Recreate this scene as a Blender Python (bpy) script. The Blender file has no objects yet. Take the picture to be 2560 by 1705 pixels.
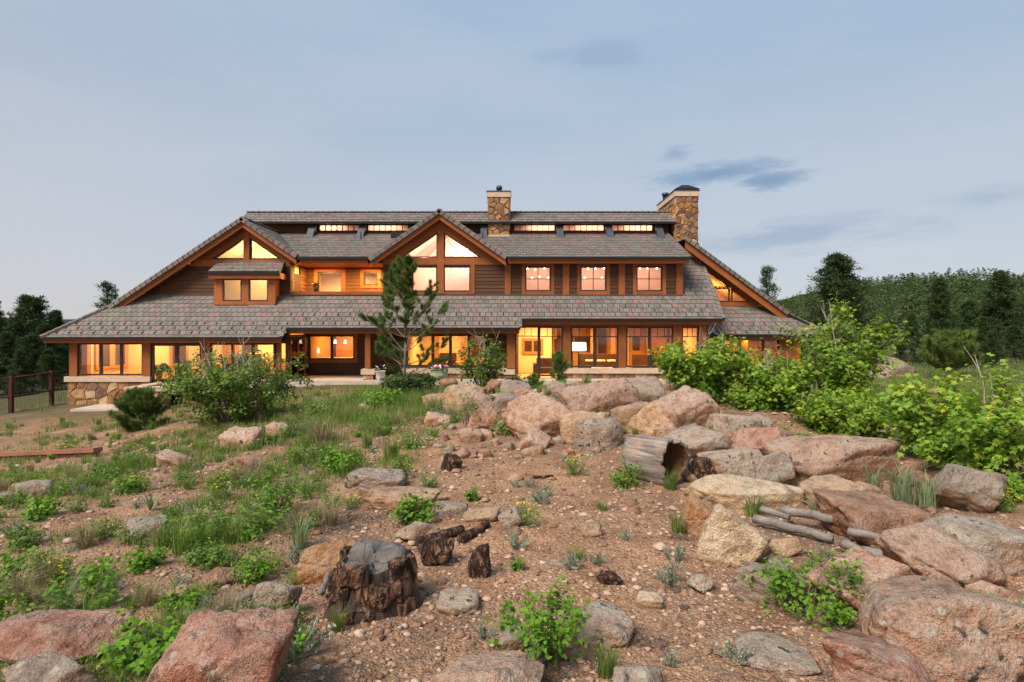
import bpy, bmesh, math, random
import numpy as np
from mathutils import Vector, Matrix, noise
R = math.radians
random.seed(7); rng = np.random.default_rng(7)
scn = bpy.context.scene

# ------------------------------------------------------------------ camera
F = 1422.2          # focal length in photograph pixels (20 mm on 36 mm, 2560 px wide)
HZ = 818.0          # photograph row of the horizon
H = 2.72            # eye height above the terrace (z = 0)
cd = bpy.data.cameras.new('camera'); cam = bpy.data.objects.new('camera', cd)
scn.collection.objects.link(cam); scn.camera = cam
cam.location = (0, 0, H); cam.rotation_euler = (R(90), 0, 0)
cd.lens = 20; cd.sensor_width = 36; cd.sensor_fit = 'HORIZONTAL'
cd.shift_y = -(852.5 - HZ) / 2560; cd.clip_start = 0.05; cd.clip_end = 8000

# ------------------------------------------------------------------ world: dusk sky, sun just gone behind the camera
w = bpy.data.worlds.new('World'); scn.world = w; w.use_nodes = True
nt = w.node_tree; nt.nodes.clear(); N = nt.nodes.new; L = nt.links.new
out = N('ShaderNodeOutputWorld'); bg = N('ShaderNodeBackground'); L(bg.outputs[0], out.inputs[0])
sky = N('ShaderNodeTexSky'); sky.sky_type = 'NISHITA'; sky.sun_disc = False
sky.sun_elevation = R(5.0); sky.sun_rotation = R(205); sky.altitude = 2200
sky.air_density = 1.0; sky.dust_density = 1.6; sky.ozone_density = 1.6
tc = N('ShaderNodeTexCoord'); sep = N('ShaderNodeSeparateXYZ'); L(tc.outputs['Generated'], sep.inputs[0])
def mth(op, a, b=None, clamp=False):
    n = N('ShaderNodeMath'); n.operation = op; n.use_clamp = clamp
    for i, s in enumerate((a, b)):
        if s is None: continue
        if isinstance(s, (int, float)): n.inputs[i].default_value = s
        else: L(s, n.inputs[i])
    return n.outputs[0]
def mixc(fac, a, b, mode='MIX'):
    n = N('ShaderNodeMix'); n.data_type = 'RGBA'; n.blend_type = mode
    if isinstance(fac, (int, float)): n.inputs[0].default_value = fac
    else: L(fac, n.inputs[0])
    for i, s in ((6, a), (7, b)):
        if isinstance(s, tuple): n.inputs[i].default_value = (*s, 1)
        else: L(s, n.inputs[i])
    return n.outputs[2]
# high thin veil evens the clear-sky colours out (pink haze low, pale blue above)
el = mth('MAXIMUM', sep.outputs[2], 0.0)
ramp = N('ShaderNodeValToRGB'); L(el, ramp.inputs[0])
cr = ramp.color_ramp
VEIL = [(0.0, (0.57, 0.585, 0.65)), (0.10, (0.545, 0.58, 0.655)), (0.28, (0.465, 0.55, 0.665)), (0.52, (0.34, 0.49, 0.67)), (1.0, (0.27, 0.41, 0.62))]
while len(cr.elements) < len(VEIL): cr.elements.new(0.5)
for e_, (p_, c_) in zip(cr.elements, VEIL): e_.position = p_; e_.color = (*c_, 1)
# the afterglow side (west, behind and to the left of the viewer) is a little warmer
west = mth('MULTIPLY', mth('ADD', mth('MULTIPLY', sep.outputs[0], -0.62), mth('MULTIPLY', sep.outputs[1], -0.55)), 1.0)
westf = mth('MULTIPLY', mth('MULTIPLY', mth('ADD', west, 0.35, True), mth('SUBTRACT', 1.0, el)), 0.38, True)
veil = mixc(westf, ramp.outputs[0], (0.92, 0.66, 0.58))
skc = mixc(1.0, sky.outputs[0], (0.10, 0.10, 0.10), 'MULTIPLY')
base = mixc(0.8, skc, veil)
# soft wisps of darker cloud, low in the north-east
mp = N('ShaderNodeMapping'); L(tc.outputs['Generated'], mp.inputs[0]); mp.inputs['Scale'].default_value = (1.0, 1.0, 4.2)
nz = N('ShaderNodeTexNoise'); L(mp.outputs[0], nz.inputs[0]); nz.inputs['Scale'].default_value = 8.0; nz.inputs['Detail'].default_value = 9; nz.inputs['Roughness'].default_value = 0.66
def wisp(d, rx, rz, lo, hi):
    d = Vector(d).normalized()
    sb = N('ShaderNodeVectorMath'); sb.operation = 'SUBTRACT'; L(tc.outputs['Generated'], sb.inputs[0]); sb.inputs[1].default_value = d
    m2 = N('ShaderNodeMapping'); L(sb.outputs[0], m2.inputs[0]); m2.inputs['Scale'].default_value = (1 / rx, 1 / rx, 1 / rz)
    ln = N('ShaderNodeVectorMath'); ln.operation = 'LENGTH'; L(m2.outputs[0], ln.inputs[0])
    fall = mth('SUBTRACT', 1.0, ln.outputs['Value'], True)
    mr = N('ShaderNodeMapRange'); mr.interpolation_type = 'SMOOTHSTEP'; L(mth('ADD', nz.outputs[0], mth('MULTIPLY', fall, 0.5)), mr.inputs[0])
    mr.inputs[1].default_value = lo; mr.inputs[2].default_value = hi
    return mth('MULTIPLY', mr.outputs[0], mth('POWER', fall, 0.5), True)
def dirpx(u, v): return ((u - 1280) / F, 1.0, (HZ - v) / F)
cl = mth('MAXIMUM', wisp(dirpx(1790, 436), 0.17, 0.034, 0.62, 0.88), wisp(dirpx(1925, 450), 0.11, 0.024, 0.62, 0.84))
cl = mth('MAXIMUM', cl, mth('MULTIPLY', wisp(dirpx(1690, 385), 0.06, 0.03, 0.72, 0.95), 0.6))
cl = mth('MAXIMUM', cl, mth('MULTIPLY', wisp(dirpx(1500, 140), 0.16, 0.035, 0.66, 0.95), 0.4))
cl = mth('MAXIMUM', cl, mth('MULTIPLY', wisp(dirpx(1960, 590), 0.34, 0.045, 0.62, 0.98), 0.55))
cl = mth('MAXIMUM', cl, mth('MULTIPLY', wisp(dirpx(2480, 490), 0.18, 0.04, 0.68, 1.05), 0.35))
big = N('ShaderNodeTexNoise'); L(mp.outputs[0], big.inputs[0]); big.inputs['Scale'].default_value = 1.7; big.inputs['Detail'].default_value = 4
base = mixc(mth('MULTIPLY', mth('SUBTRACT', big.outputs[0], 0.40, True), 0.9), base, (0.60, 0.62, 0.68))
base = mixc(mth('MULTIPLY', cl, 1.0), base, (0.21, 0.32, 0.47))
L(base, bg.inputs[0]); bg.inputs[1].default_value = 0.45

sun_d = bpy.data.lights.new('afterglow_sun', 'SUN'); sun = bpy.data.objects.new('afterglow_sun', sun_d); scn.collection.objects.link(sun)
sun_d.energy = 2.2; sun_d.angle = R(28); sun_d.color = (1.0, 0.88, 0.77)
sun.rotation_euler = Vector((0.45, 0.50, -0.78)).to_track_quat('-Z', 'Y').to_euler()
sun.location = (-20, -20, 40)

vs_ = scn.view_settings; vs_.view_transform = 'Standard'; vs_.look = 'None'; vs_.exposure = 1.34; vs_.gamma = 1.0; vs_.use_curve_mapping = False
scn.render.engine = 'CYCLES'; scn.cycles.use_denoising = True
try: scn.cycles.denoiser = 'OPENIMAGEDENOISE'
except Exception: pass
scn.cycles.max_bounces = 8; scn.cycles.diffuse_bounces = 4; scn.cycles.glossy_bounces = 3; scn.cycles.transparent_max_bounces = 16
scn.cycles.sample_clamp_indirect = 6; scn.cycles.caustics_reflective = False; scn.cycles.caustics_refractive = False

# ------------------------------------------------------------------ helpers
COL = scn.collection
def X_(u, Y): return (u - 1280) / F * Y
def Z_(v, Y): return H + (HZ - v) / F * Y
def P_(u, v, Y): return Vector((X_(u, Y), Y, Z_(v, Y)))

def link(name, me, parent=None, loc=None):
    o = bpy.data.objects.new(name, me); COL.objects.link(o)
    if parent is not None: o.parent = parent
    if loc is not None: o.location = loc
    return o
def tag(o, label=None, cat=None, group=None, kind=None):
    if label: o['label'] = label
    if cat: o['category'] = cat
    if group: o['group'] = group
    if kind: o['kind'] = kind
    return o
def thing(name, label, cat, loc=(0, 0, 0), group=None):
    return tag(link(name, None, None, loc), label, cat, group)

class MB:
    def __init__(s): s.v = []; s.f = []; s.m = []; s.r = []
    def add(s, vs, fs, m=0, r=0.0):
        b = len(s.v); s.v += [tuple(p) for p in vs]
        for f in fs: s.f.append(tuple(i + b for i in f)); s.m.append(m); s.r.append(r)
        return s
    def box(s, x0, x1, y0, y1, z0, z1, m=0, r=0.0):
        return s.add([(x0,y0,z0),(x1,y0,z0),(x1,y1,z0),(x0,y1,z0),(x0,y0,z1),(x1,y0,z1),(x1,y1,z1),(x0,y1,z1)],
                     [(3,2,1,0),(4,5,6,7),(0,1,5,4),(1,2,6,5),(2,3,7,6),(3,0,4,7)], m, r)
    def prism(s, pts, y0, y1, m=0, r=0.0):           # pts (x,z), extruded along y
        n = len(pts)
        ar = sum(pts[i][0]*pts[(i+1)%n][1]-pts[(i+1)%n][0]*pts[i][1] for i in range(n))
        if ar < 0: pts = pts[::-1]
        vs = [(x, y0, z) for x, z in pts] + [(x, y1, z) for x, z in pts]
        fs = [tuple(range(n)), tuple(range(2*n-1, n-1, -1))] + [(i, i+n, (i+1)%n+n, (i+1)%n) for i in range(n)]
        return s.add(vs, fs, m, r)
    def tube(s, pts, r0, r1=None, k=6, m=0, rr=0.0, caps=True):
        r1 = r0 if r1 is None else r1; pts = [Vector(p) for p in pts]; n = len(pts); base = len(s.v)
        for i, p in enumerate(pts):
            d = (pts[min(i+1, n-1)] - pts[max(i-1, 0)]).normalized()
            a = d.cross(Vector((0, 0, 1)));  a = a if a.length > 1e-3 else d.cross(Vector((1, 0, 0))); a.normalize(); b = d.cross(a)
            rad = r0 + (r1 - r0) * i / max(1, n - 1)
            for j in range(k):
                t = 2 * math.pi * j / k; q = p + (a * math.cos(t) + b * math.sin(t)) * rad; s.v.append(tuple(q))
        for i in range(n - 1):
            for j in range(k):
                s.f.append((base+i*k+j, base+i*k+(j+1)%k, base+(i+1)*k+(j+1)%k, base+(i+1)*k+j)); s.m.append(m); s.r.append(rr)
        if caps:
            s.f.append(tuple(base+j for j in range(k-1, -1, -1))); s.f.append(tuple(base+(n-1)*k+j for j in range(k))); s.m += [m, m]; s.r += [rr, rr]
        return s
    def lathe(s, prof, c=(0, 0, 0), k=20, m=0, rr=0.0):
        base = len(s.v); n = len(prof)
        for rad, z in prof:
            for j in range(k):
                t = 2*math.pi*j/k; s.v.append((c[0]+rad*math.cos(t), c[1]+rad*math.sin(t), c[2]+z))
        for i in range(n-1):
            for j in range(k):
                s.f.append((base+i*k+j, base+i*k+(j+1)%k, base+(i+1)*k+(j+1)%k, base+(i+1)*k+j)); s.m.append(m); s.r.append(rr)
        return s
    def mesh(s, name, mats):
        me = bpy.data.meshes.new(name); me.from_pydata(s.v, [], s.f)
        for m in (mats if isinstance(mats, (list, tuple)) else [mats]): me.materials.append(m)
        if any(s.m): me.polygons.foreach_set('material_index', s.m)
        if any(s.r): a = me.attributes.new('rnd', 'FLOAT', 'FACE'); a.data.foreach_set('value', s.r)
        return me
    def build(s, name, mats, parent=None, smooth=False, loc=None):
        me = s.mesh(name, mats)
        if smooth: me.polygons.foreach_set('use_smooth', [True]*len(me.polygons))
        me.update(); return link(name, me, parent, loc)

def ngons(name, Q, mat, rnd=None, parent=None, loc=None, kind=None, smooth=False):
    """Q (N,k,3): N separate k-gons in one mesh (leaves, needles, blades)."""
    Q = np.asarray(Q, dtype=np.float32); n, k, _ = Q.shape
    me = bpy.data.meshes.new(name); me.vertices.add(n*k); me.vertices.foreach_set('co', Q.ravel())
    me.loops.add(n*k); me.loops.foreach_set('vertex_index', np.arange(n*k, dtype=np.int32))
    me.polygons.add(n); me.polygons.foreach_set('loop_start', np.arange(0, n*k, k, dtype=np.int32))
    try: me.polygons.foreach_set('loop_total', np.full(n, k, dtype=np.int32))
    except Exception: pass
    me.materials.append(mat)
    if rnd is not None: a = me.attributes.new('rnd', 'FLOAT', 'FACE'); a.data.foreach_set('value', np.asarray(rnd, dtype=np.float32))
    me.update(calc_edges=True)
    o = link(name, me, parent, loc)
    if kind: o['kind'] = kind
    return o

# ------------------------------------------------------------------ materials
def newmat(name):
    m = bpy.data.materials.new(name); m.use_nodes = True; t = m.node_tree; t.nodes.clear(); return m, t
class G:
    """small node-graph writer"""
    def __init__(s, name): s.m, s.t = newmat(name); s.co = None
    def n(s, typ, ins=None, **kw):
        nd = s.t.nodes.new(typ)
        for k, v in kw.items(): setattr(nd, k, v)
        for k, v in (ins or {}).items(): s.set(nd.inputs[k], v)
        return nd
    def set(s, sock, v):
        if hasattr(v, 'is_output') or isinstance(v, bpy.types.NodeSocket): s.t.links.new(v, sock)
        elif isinstance(v, tuple) and len(v) == 3 and sock.type == 'RGBA': sock.default_value = (*v, 1)
        else: sock.default_value = v
    def coord(s, kind='Object', scale=(1, 1, 1)):
        c = s.n('ShaderNodeTexCoord').outputs[kind]
        return s.n('ShaderNodeMapping', {'Vector': c, 'Scale': scale}).outputs[0]
    def noise(s, co, scale, detail=4, rough=0.55, dist=0): return s.n('ShaderNodeTexNoise', {'Vector': co, 'Scale': scale, 'Detail': detail, 'Roughness': rough, 'Distortion': dist}).outputs[0]
    def vor(s, co, scale, feature='F1', out=0, rnd=1.0):
        return s.n('ShaderNodeTexVoronoi', {'Vector': co, 'Scale': scale, 'Randomness': rnd}, feature=feature).outputs[out]
    def ramp(s, fac, stops, interp='LINEAR'):
        nd = s.n('ShaderNodeValToRGB', {'Fac': fac}); c = nd.color_ramp; c.interpolation = interp
        while len(c.elements) < len(stops): c.elements.new(0.5)
        for e, (p, col) in zip(c.elements, stops): e.position = p; e.color = (*col, 1) if isinstance(col, tuple) else (col, col, col, 1)
        return nd.outputs[0]
    def mix(s, fac, a, b, mode='MIX'):
        nd = s.n('ShaderNodeMix', {0: fac, 6: a, 7: b}, data_type='RGBA', blend_type=mode); return nd.outputs[2]
    def math(s, op, a, b=0.0, clamp=False): return s.n('ShaderNodeMath', {0: a, 1: b}, operation=op, use_clamp=clamp).outputs[0]
    def bump(s, h, strength=0.5, dist=0.01, normal=None):
        ins = {'Height': h, 'Strength': strength, 'Distance': dist}
        if normal is not None: ins['Normal'] = normal
        return s.n('ShaderNodeBump', ins).outputs[0]
    def bsdf(s, col, rough=0.7, normal=None, metal=0.0, spec=0.3, extra=None):
        ins = {'Base Color': col, 'Roughness': rough, 'Metallic': metal, 'Specular IOR Level': spec}
        if normal is not None: ins['Normal'] = normal
        ins.update(extra or {})
        b = s.n('ShaderNodeBsdfPrincipled', ins); return b.outputs[0]
    def out(s, sh): s.n('ShaderNodeOutputMaterial', {'Surface': sh}); return s.m

def m_plain(name, c, rough=0.6, var=0.18, scale=8, bump=0.15, metal=0.0, spec=0.3):
    g = G(name); co = g.coord(); nz = g.noise(co, scale)
    d = tuple(x*(1-var) for x in c); l = tuple(min(1, x*(1+var)) for x in c)
    return g.out(g.bsdf(g.ramp(nz, [(0.3, d), (0.7, l)]), rough, g.bump(g.noise(co, scale*6), bump, 0.004), metal, spec))
def m_wood(name, c, axis='x', rough=0.6, var=0.3, sat=0.02):
    g = G(name); sc = {'x': (0.8, 14, 14), 'z': (14, 14, 0.8), 'y': (14, 0.8, 14)}[axis]
    co = g.coord(scale=sc); co2 = g.coord(scale=(0.7, 0.7, 0.7))
    n1 = g.noise(co, 2.2, 5, 0.6, 0.6); n2 = g.noise(co2, 1.6, 3)
    d = tuple(x*(1-var) for x in c); l = tuple(min(1, x*(1+var)) for x in c)
    col = g.ramp(n1, [(0.25, d), (0.75, l)])
    rnd = g.n('ShaderNodeObjectInfo').outputs['Random']
    col = g.mix(1.0, col, g.ramp(rnd, [(0.0, 0.78), (1.0, 1.12)]), 'MULTIPLY')
    col = g.mix(1.0, col, g.ramp(n2, [(0.3, 0.84), (0.7, 1.1)]), 'MULTIPLY')
    return g.out(g.bsdf(col, rough, g.bump(n1, 0.35, 0.006), 0, 0.3))
def m_emit(name, c, s):
    g = G(name); return g.out(g.n('ShaderNodeEmission', {'Color': c, 'Strength': s}).outputs[0])

TRIM = m_wood('cedar_trim', (0.30, 0.092, 0.024), 'x'); TRIMZ = m_wood('cedar_trim_upright', (0.30, 0.092, 0.024), 'z')
SIDING = m_wood('stained_siding', (0.090, 0.038, 0.014), 'x', 0.65, 0.25)
BACK = m_plain('sheathing', (0.05, 0.028, 0.014))
CLAD = m_plain('bronze_clad_frame', (0.040, 0.030, 0.024), 0.45, 0.1, 5, 0.05)
GUTTER = m_plain('dark_gutter', (0.022, 0.018, 0.016), 0.4, 0.1, 3, 0.05, 0.3)
STEEL = m_plain('lead_flashing', (0.075, 0.085, 0.10), 0.5, 0.2, 4, 0.1, 0.4)
DECK = m_plain('roof_underlay', (0.018, 0.016, 0.015), 0.9)
CAPST = m_plain('sandstone_cap', (0.52, 0.40, 0.29), 0.85, 0.14, 5, 0.35)
CONC = m_plain('concrete_slab', (0.50, 0.41, 0.33), 0.9, 0.12, 3, 0.3)
MORTAR = m_plain('mortar', (0.085, 0.062, 0.044), 0.95)
BLACK = m_plain('black_metal', (0.012, 0.012, 0.013), 0.5, 0.1)
STONES = [m_plain('fieldstone_%d' % i, c, 0.9, 0.32, 6, 0.6) for i, c in enumerate(
    [(0.30, 0.155, 0.072), (0.22, 0.108, 0.055), (0.37, 0.215, 0.105), (0.24, 0.15, 0.09), (0.44, 0.30, 0.17), (0.16, 0.09, 0.06), (0.34, 0.165, 0.06)])]
def m_tile(i, c):
    g = G('concrete_tile_%d' % i); co = g.coord('Object', (1, 1, 1)); n1 = g.noise(co, 3.5, 5); n2 = g.noise(co, 60, 2)
    col = g.mix(1.0, c, g.ramp(n1, [(0.25, 0.72), (0.75, 1.22)]), 'MULTIPLY')
    return g.out(g.bsdf(col, 0.72, g.bump(n2, 0.3, 0.004), 0, 0.35))
TILES = [m_tile(i, c) for i, c in enumerate([(0.145, 0.132, 0.108), (0.175, 0.160, 0.135), (0.140, 0.131, 0.106), (0.195, 0.145, 0.130), (0.21, 0.135, 0.122),
                                             (0.16, 0.15, 0.13), (0.18, 0.165, 0.14), (0.135, 0.125, 0.115), (0.195, 0.15, 0.135)])]
def m_glass():
    g = G('window_glass'); fr = g.n('ShaderNodeFresnel', {'IOR': 1.5}).outputs[0]
    fr = g.math('MULTIPLY', fr, 1.0, True)
    t = g.n('ShaderNodeBsdfTransparent', {'Color': (0.94, 0.95, 0.95)}).outputs[0]
    s = g.n('ShaderNodeBsdfGlossy', {'Color': (1, 1, 1), 'Roughness': 0.0}).outputs[0]
    return g.out(g.n('ShaderNodeMixShader', {0: fr, 1: t, 2: s}).outputs[0])
GLASS = m_glass()
CREAM = m_plain('cream_wall', (0.76, 0.62, 0.38), 0.9, 0.05); PALE = m_plain('pale_plaster', (0.80, 0.70, 0.60), 0.9, 0.05)
FLOORW = m_wood('oak_floor', (0.32, 0.16, 0.06), 'x', 0.4); PINE = m_wood('pine_lining', (0.50, 0.24, 0.075), 'z', 0.5)
DARKW = m_wood('walnut', (0.06, 0.025, 0.012), 'x', 0.4); LEATHER = m_plain('leather', (0.10, 0.045, 0.02), 0.45)
LINEN = m_plain('linen', (0.7, 0.66, 0.58), 0.9)

# ------------------------------------------------------------------ polygon tools
def clip(poly, nx, ny, c):                              # keep nx*x+ny*y <= c
    o = []
    for i in range(len(poly)):
        p, q = poly[i], poly[(i+1) % len(poly)]; a = nx*p[0]+ny*p[1]-c; b = nx*q[0]+ny*q[1]-c
        if a <= 0: o.append(p)
        if (a < 0 < b) or (b < 0 < a): t = a/(a-b); o.append((p[0]+(q[0]-p[0])*t, p[1]+(q[1]-p[1])*t))
    return o
def area(p): return 0.5*sum(p[i][0]*p[(i+1)%len(p)][1]-p[(i+1)%len(p)][0]*p[i][1] for i in range(len(p)))
def clip_convex(poly, conv):
    if area(conv) < 0: conv = conv[::-1]
    for i in range(len(conv)):
        p, q = conv[i], conv[(i+1)%len(conv)]; nx, ny = q[1]-p[1], -(q[0]-p[0]); poly = clip(poly, nx, ny, nx*p[0]+ny*p[1])
        if len(poly) < 3: return []
    return poly

# ------------------------------------------------------------------ terrain (heights relative to the eye, from paced-out control points)
CP = []
def col_(u, rows):
    for v, Y in rows: CP.append((X_(u, Y), Y, (HZ - v) / F * Y))
col_(0,    [(1705, 2.75), (1600, 3.2), (1450, 4.3), (1300, 6.2), (1230, 8.3), (1185, 11.5), (1150, 15.5), (1115, 18.5), (1060, 24), (1028, 28.5)])
col_(320,  [(1705, 2.75), (1500, 3.8), (1330, 5.4), (1230, 7.4), (1160, 10.5), (1110, 14), (1070, 18), (1045, 24)])
col_(640,  [(1705, 2.75), (1450, 4.2), (1250, 6.5), (1130, 9.8), (1080, 12.5), (1040, 16.5), (1005, 21.5)])
col_(960,  [(1705, 2.75), (1450, 4.1), (1270, 6.0), (1130, 9.3), (1060, 12.5), (1015, 16.5), (982, 21.5)])
col_(1280, [(1705, 2.75), (1500, 3.7), (1300, 5.4), (1150, 8.2), (1085, 10.0), (1040, 11.5), (1006, 13.2), (988, 16.5)])
col_(1440, [(1080, 9.8), (1018, 11.4), (972, 12.8), (960, 14.0), (985, 17.5)])
col_(1600, [(1705, 2.75), (1500, 3.7), (1300, 5.4), (1160, 7.9), (1080, 9.5), (1012, 11.2), (962, 12.8), (955, 14.0), (985, 17.5)])
col_(1760, [(1080, 9.3), (1022, 11.0), (980, 12.8)])
col_(1920, [(1705, 2.75), (1450, 4.2), (1260, 6.3), (1110, 9.0), (1040, 10.6), (992, 12.8), (968, 18)])
col_(2560, [(1705, 2.6), (1450, 4.0), (1210, 6.8), (1070, 10.5), (985, 16), (940, 26)])
CP += [(x, 29.2, z) for x, z in ((-30, -4.3), (-23, -4.0), (-18, -3.95), (-13.5, -3.5), (-11, -3.05), (-6, -2.95), (0, -2.95), (6, -2.9), (11, -2.9), (18, -2.9))]
CP += [(-32, 20, -4.4), (-30, 10, -3.6), (-14, 5, -2.5), (-14, 0, -2.4), (0, -3, -1.72), (0, 0.5, -1.68), (-5, -3, -1.9), (6, -3, -1.7), (14, 4, -1.9), (25, 12, -2.1), (34, 24, -2.6)]
CP += [(x, 38, -3.2) for x in (-24, 0, 20)] + [(-34, 34, -4.6), (36, 38, -3.0)]
CPa = np.array(CP); _n = len(CPa)
def _tps(d2): return 0.5 * d2 * np.log(d2 + 1e-9)
_D = ((CPa[:, None, :2] - CPa[None, :, :2])**2).sum(-1)
_A = np.zeros((_n+3, _n+3)); _A[:_n, :_n] = _tps(_D) + np.eye(_n)*0.25
_A[:_n, _n] = 1; _A[:_n, _n+1:] = CPa[:, :2]; _A[_n, :_n] = 1; _A[_n+1:, :_n] = CPa[:, :2].T
_W = np.linalg.solve(_A, np.concatenate([CPa[:, 2], [0, 0, 0]]))
def _far(x, y):
    base = -4.4 - 0.010*np.maximum(y-45, 0) + 1.9*(1/(1+np.exp(-(x-8)/10.0)))
    return base
def gz(x, y):
    """ground height (world z) at arrays x, y"""
    x = np.atleast_1d(np.asarray(x, float)); y = np.atleast_1d(np.asarray(y, float)); sh = x.shape; x = x.ravel(); y = y.ravel(); z = np.empty_like(x)
    for i in range(0, len(x), 20000):
        xx, yy = x[i:i+20000], y[i:i+20000]
        d2 = (xx[:, None]-CPa[None, :, 0])**2 + (yy[:, None]-CPa[None, :, 1])**2
        z[i:i+20000] = _tps(d2) @ _W[:_n] + _W[_n] + _W[_n+1]*xx + _W[_n+2]*yy
    d = np.maximum(np.maximum((np.abs(x)-26)/10, (y-33)/8), (-2-y)/5); k = np.clip(d, 0, 1); k = k*k*(3-2*k)
    z = z*(1-k) + _far(x, y)*k
    return (z + H).reshape(sh)
def g1(x, y): return float(gz([x], [y])[0])
_TS = np.exp(np.linspace(np.log(1.6), np.log(90), 700))
def hit(u, v):
    """where the sight line through photograph pixel (u, v) meets the ground"""
    xs = (u-1280)/F*_TS; zs = H + (HZ-v)/F*_TS; g = gz(xs, _TS); k = np.nonzero(zs <= g)[0]
    i = int(k[0]) if len(k) else len(_TS)-1
    Y = float(_TS[i]); return Vector(((u-1280)/F*Y, Y, g1((u-1280)/F*Y, Y)))
FV = 1.0876
def hitf(x, y): return hit(x*FV, y*FV)

def m_ground():
    g = G('decomposed_granite'); co = g.coord()
    n1 = g.noise(co, 0.55, 6, 0.6); n2 = g.noise(co, 2.3, 6, 0.65); n3 = g.noise(co, 14, 4); vo = g.vor(co, 75, 'F1', 0); vc = g.vor(co, 75, 'F1', 1); vo2 = g.vor(co, 27, 'F1', 0)
    col = g.ramp(n2, [(0.28, (0.17, 0.092, 0.052)), (0.5, (0.34, 0.198, 0.112)), (0.75, (0.45, 0.285, 0.175))])
    sp = g.n('ShaderNodeSeparateColor', {0: vc}).outputs[0]
    col = g.mix(0.65, col, g.mix(1.0, col, g.ramp(sp, [(0.0, 0.5), (0.5, 1.0), (1.0, 1.55)]), 'MULTIPLY'))
    litter = g.ramp(n1, [(0.41, 0.0), (0.55, 1.0)])
    lt = g.mix(n3, (0.075, 0.055, 0.042), (0.17, 0.13, 0.10))
    col = g.mix(g.math('MULTIPLY', g.math('MULTIPLY', litter, g.ramp(n3, [(0.35, 0.2), (0.6, 1.0)])), 0.6), col, lt)
    sx = g.n('ShaderNodeSeparateXYZ', {0: co}); fy = g.n('ShaderNodeMapRange', {0: g.math('ADD', sx.outputs[1], g.math('MULTIPLY', n1, 9.0)), 1: 24.0, 2: 34.0}).outputs[0]
    col = g.mix(fy, col, g.mix(n3, g.mix(n2, (0.055, 0.075, 0.028), (0.12, 0.12, 0.055)), (0.10, 0.085, 0.045)))
    h = g.math('ADD', g.math('MULTIPLY', vo, -1.0), g.math('MULTIPLY', vo2, -1.6)); h = g.math('ADD', h, g.math('MULTIPLY', n3, 1.2))
    return g.out(g.bsdf(col, 0.95, g.bump(h, 0.8, 0.014), 0, 0.15))
GROUND = m_ground()
def spaced(a, n, lim): t = np.linspace(-1, 1, n); return np.sign(t)*lim*(np.sinh(np.abs(t)*a)/np.sinh(a))
gx = spaced(7.2, 320, 2500); gy = np.concatenate([-8*np.linspace(1, 0, 14)[:-1]**1.0 + 0, np.geomspace(1.0, 60, 330) - 1.0, np.geomspace(60, 3500, 50)])
GXm, GYm = np.meshgrid(gx, gy); GZm = gz(GXm.ravel(), GYm.ravel())
near = np.exp(-np.maximum(GYm.ravel()-12, 0)/10)
GZm = GZm + np.array([(noise.fractal(Vector((x*1.3, y*1.3, 3.1)), 1.0, 2.0, 4)*0.045 + noise.noise(Vector((x*9, y*9, 1)))*0.010) * k if k > 0.02 and abs(x) < 40 else 0.0
                      for x, y, k in zip(GXm.ravel(), GYm.ravel(), near)])
ny_, nx_ = GXm.shape
me = bpy.data.meshes.new('ground'); co = np.stack([GXm.ravel(), GYm.ravel(), GZm], 1)
idx = np.arange(nx_*ny_).reshape(ny_, nx_); fq = np.stack([idx[:-1, :-1], idx[:-1, 1:], idx[1:, 1:], idx[1:, :-1]], -1).reshape(-1, 4)
me.vertices.add(len(co)); me.vertices.foreach_set('co', co.astype(np.float32).ravel()); me.loops.add(fq.size); me.loops.foreach_set('vertex_index', fq.ravel().astype(np.int32))
me.polygons.add(len(fq)); me.polygons.foreach_set('loop_start', np.arange(0, fq.size, 4, dtype=np.int32)); me.polygons.foreach_set('use_smooth', np.ones(len(fq), bool))
me.materials.append(GROUND); me.update(calc_edges=True)
ground = tag(link('ground', me), 'reddish gravel hillside sloping down to the house', None, None, 'structure')
from mathutils.bvhtree import BVHTree
_bv = BVHTree.FromPolygons([tuple(c) for c in co.tolist()], fq.tolist())
def drop(x, y):
    r = _bv.ray_cast(Vector((x, y, 60)), Vector((0, 0, -1))); return r[0].z if r[0] is not None else g1(x, y)

# ------------------------------------------------------------------ far hills
def m_forest_floor():
    g = G('forest_floor'); co = g.coord(); n1 = g.noise(co, 0.05, 6, 0.65); n2 = g.noise(co, 0.4, 4)
    return g.out(g.bsdf(g.mix(n2, g.ramp(n1, [(0.3, (0.022, 0.036, 0.012)), (0.7, (0.06, 0.085, 0.03))]), (0.03, 0.045, 0.018)), 1.0, None, 0, 0.0))
HILLM = m_forest_floor()
def hill_h(x, y):
    # wooded ridge: profile read against distance
    r = np.interp(x, [-900, -100, 60, 150, 205, 249, 285, 325, 366, 410, 468, 640, 900, 1500], [-14, -14, -10, -4, 4, 16, 29, 38, 41, 35, 36, 40, 26, 0])
    t = np.clip((y-170)/350, 0, 1.0); t = t*t*(3-2*t); b = np.clip((900-y)/300, 0, 1)
    return -7 + (r+7+H)*t*b
def grid_obj(name, xs, ys, fn, mat):
    X2, Y2 = np.meshgrid(xs, ys); Z2 = fn(X2, Y2); i2 = np.arange(X2.size).reshape(X2.shape)
    f2 = np.stack([i2[:-1, :-1], i2[:-1, 1:], i2[1:, 1:], i2[1:, :-1]], -1).reshape(-1, 4)
    m2 = bpy.data.meshes.new(name); m2.from_pydata(np.stack([X2.ravel(), Y2.ravel(), Z2.ravel()], 1).tolist(), [], f2.tolist()); m2.polygons.foreach_set('use_smooth', [True]*len(f2)); m2.materials.append(mat)
    return tag(link(name, m2), None, None, None, 'structure')
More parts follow.
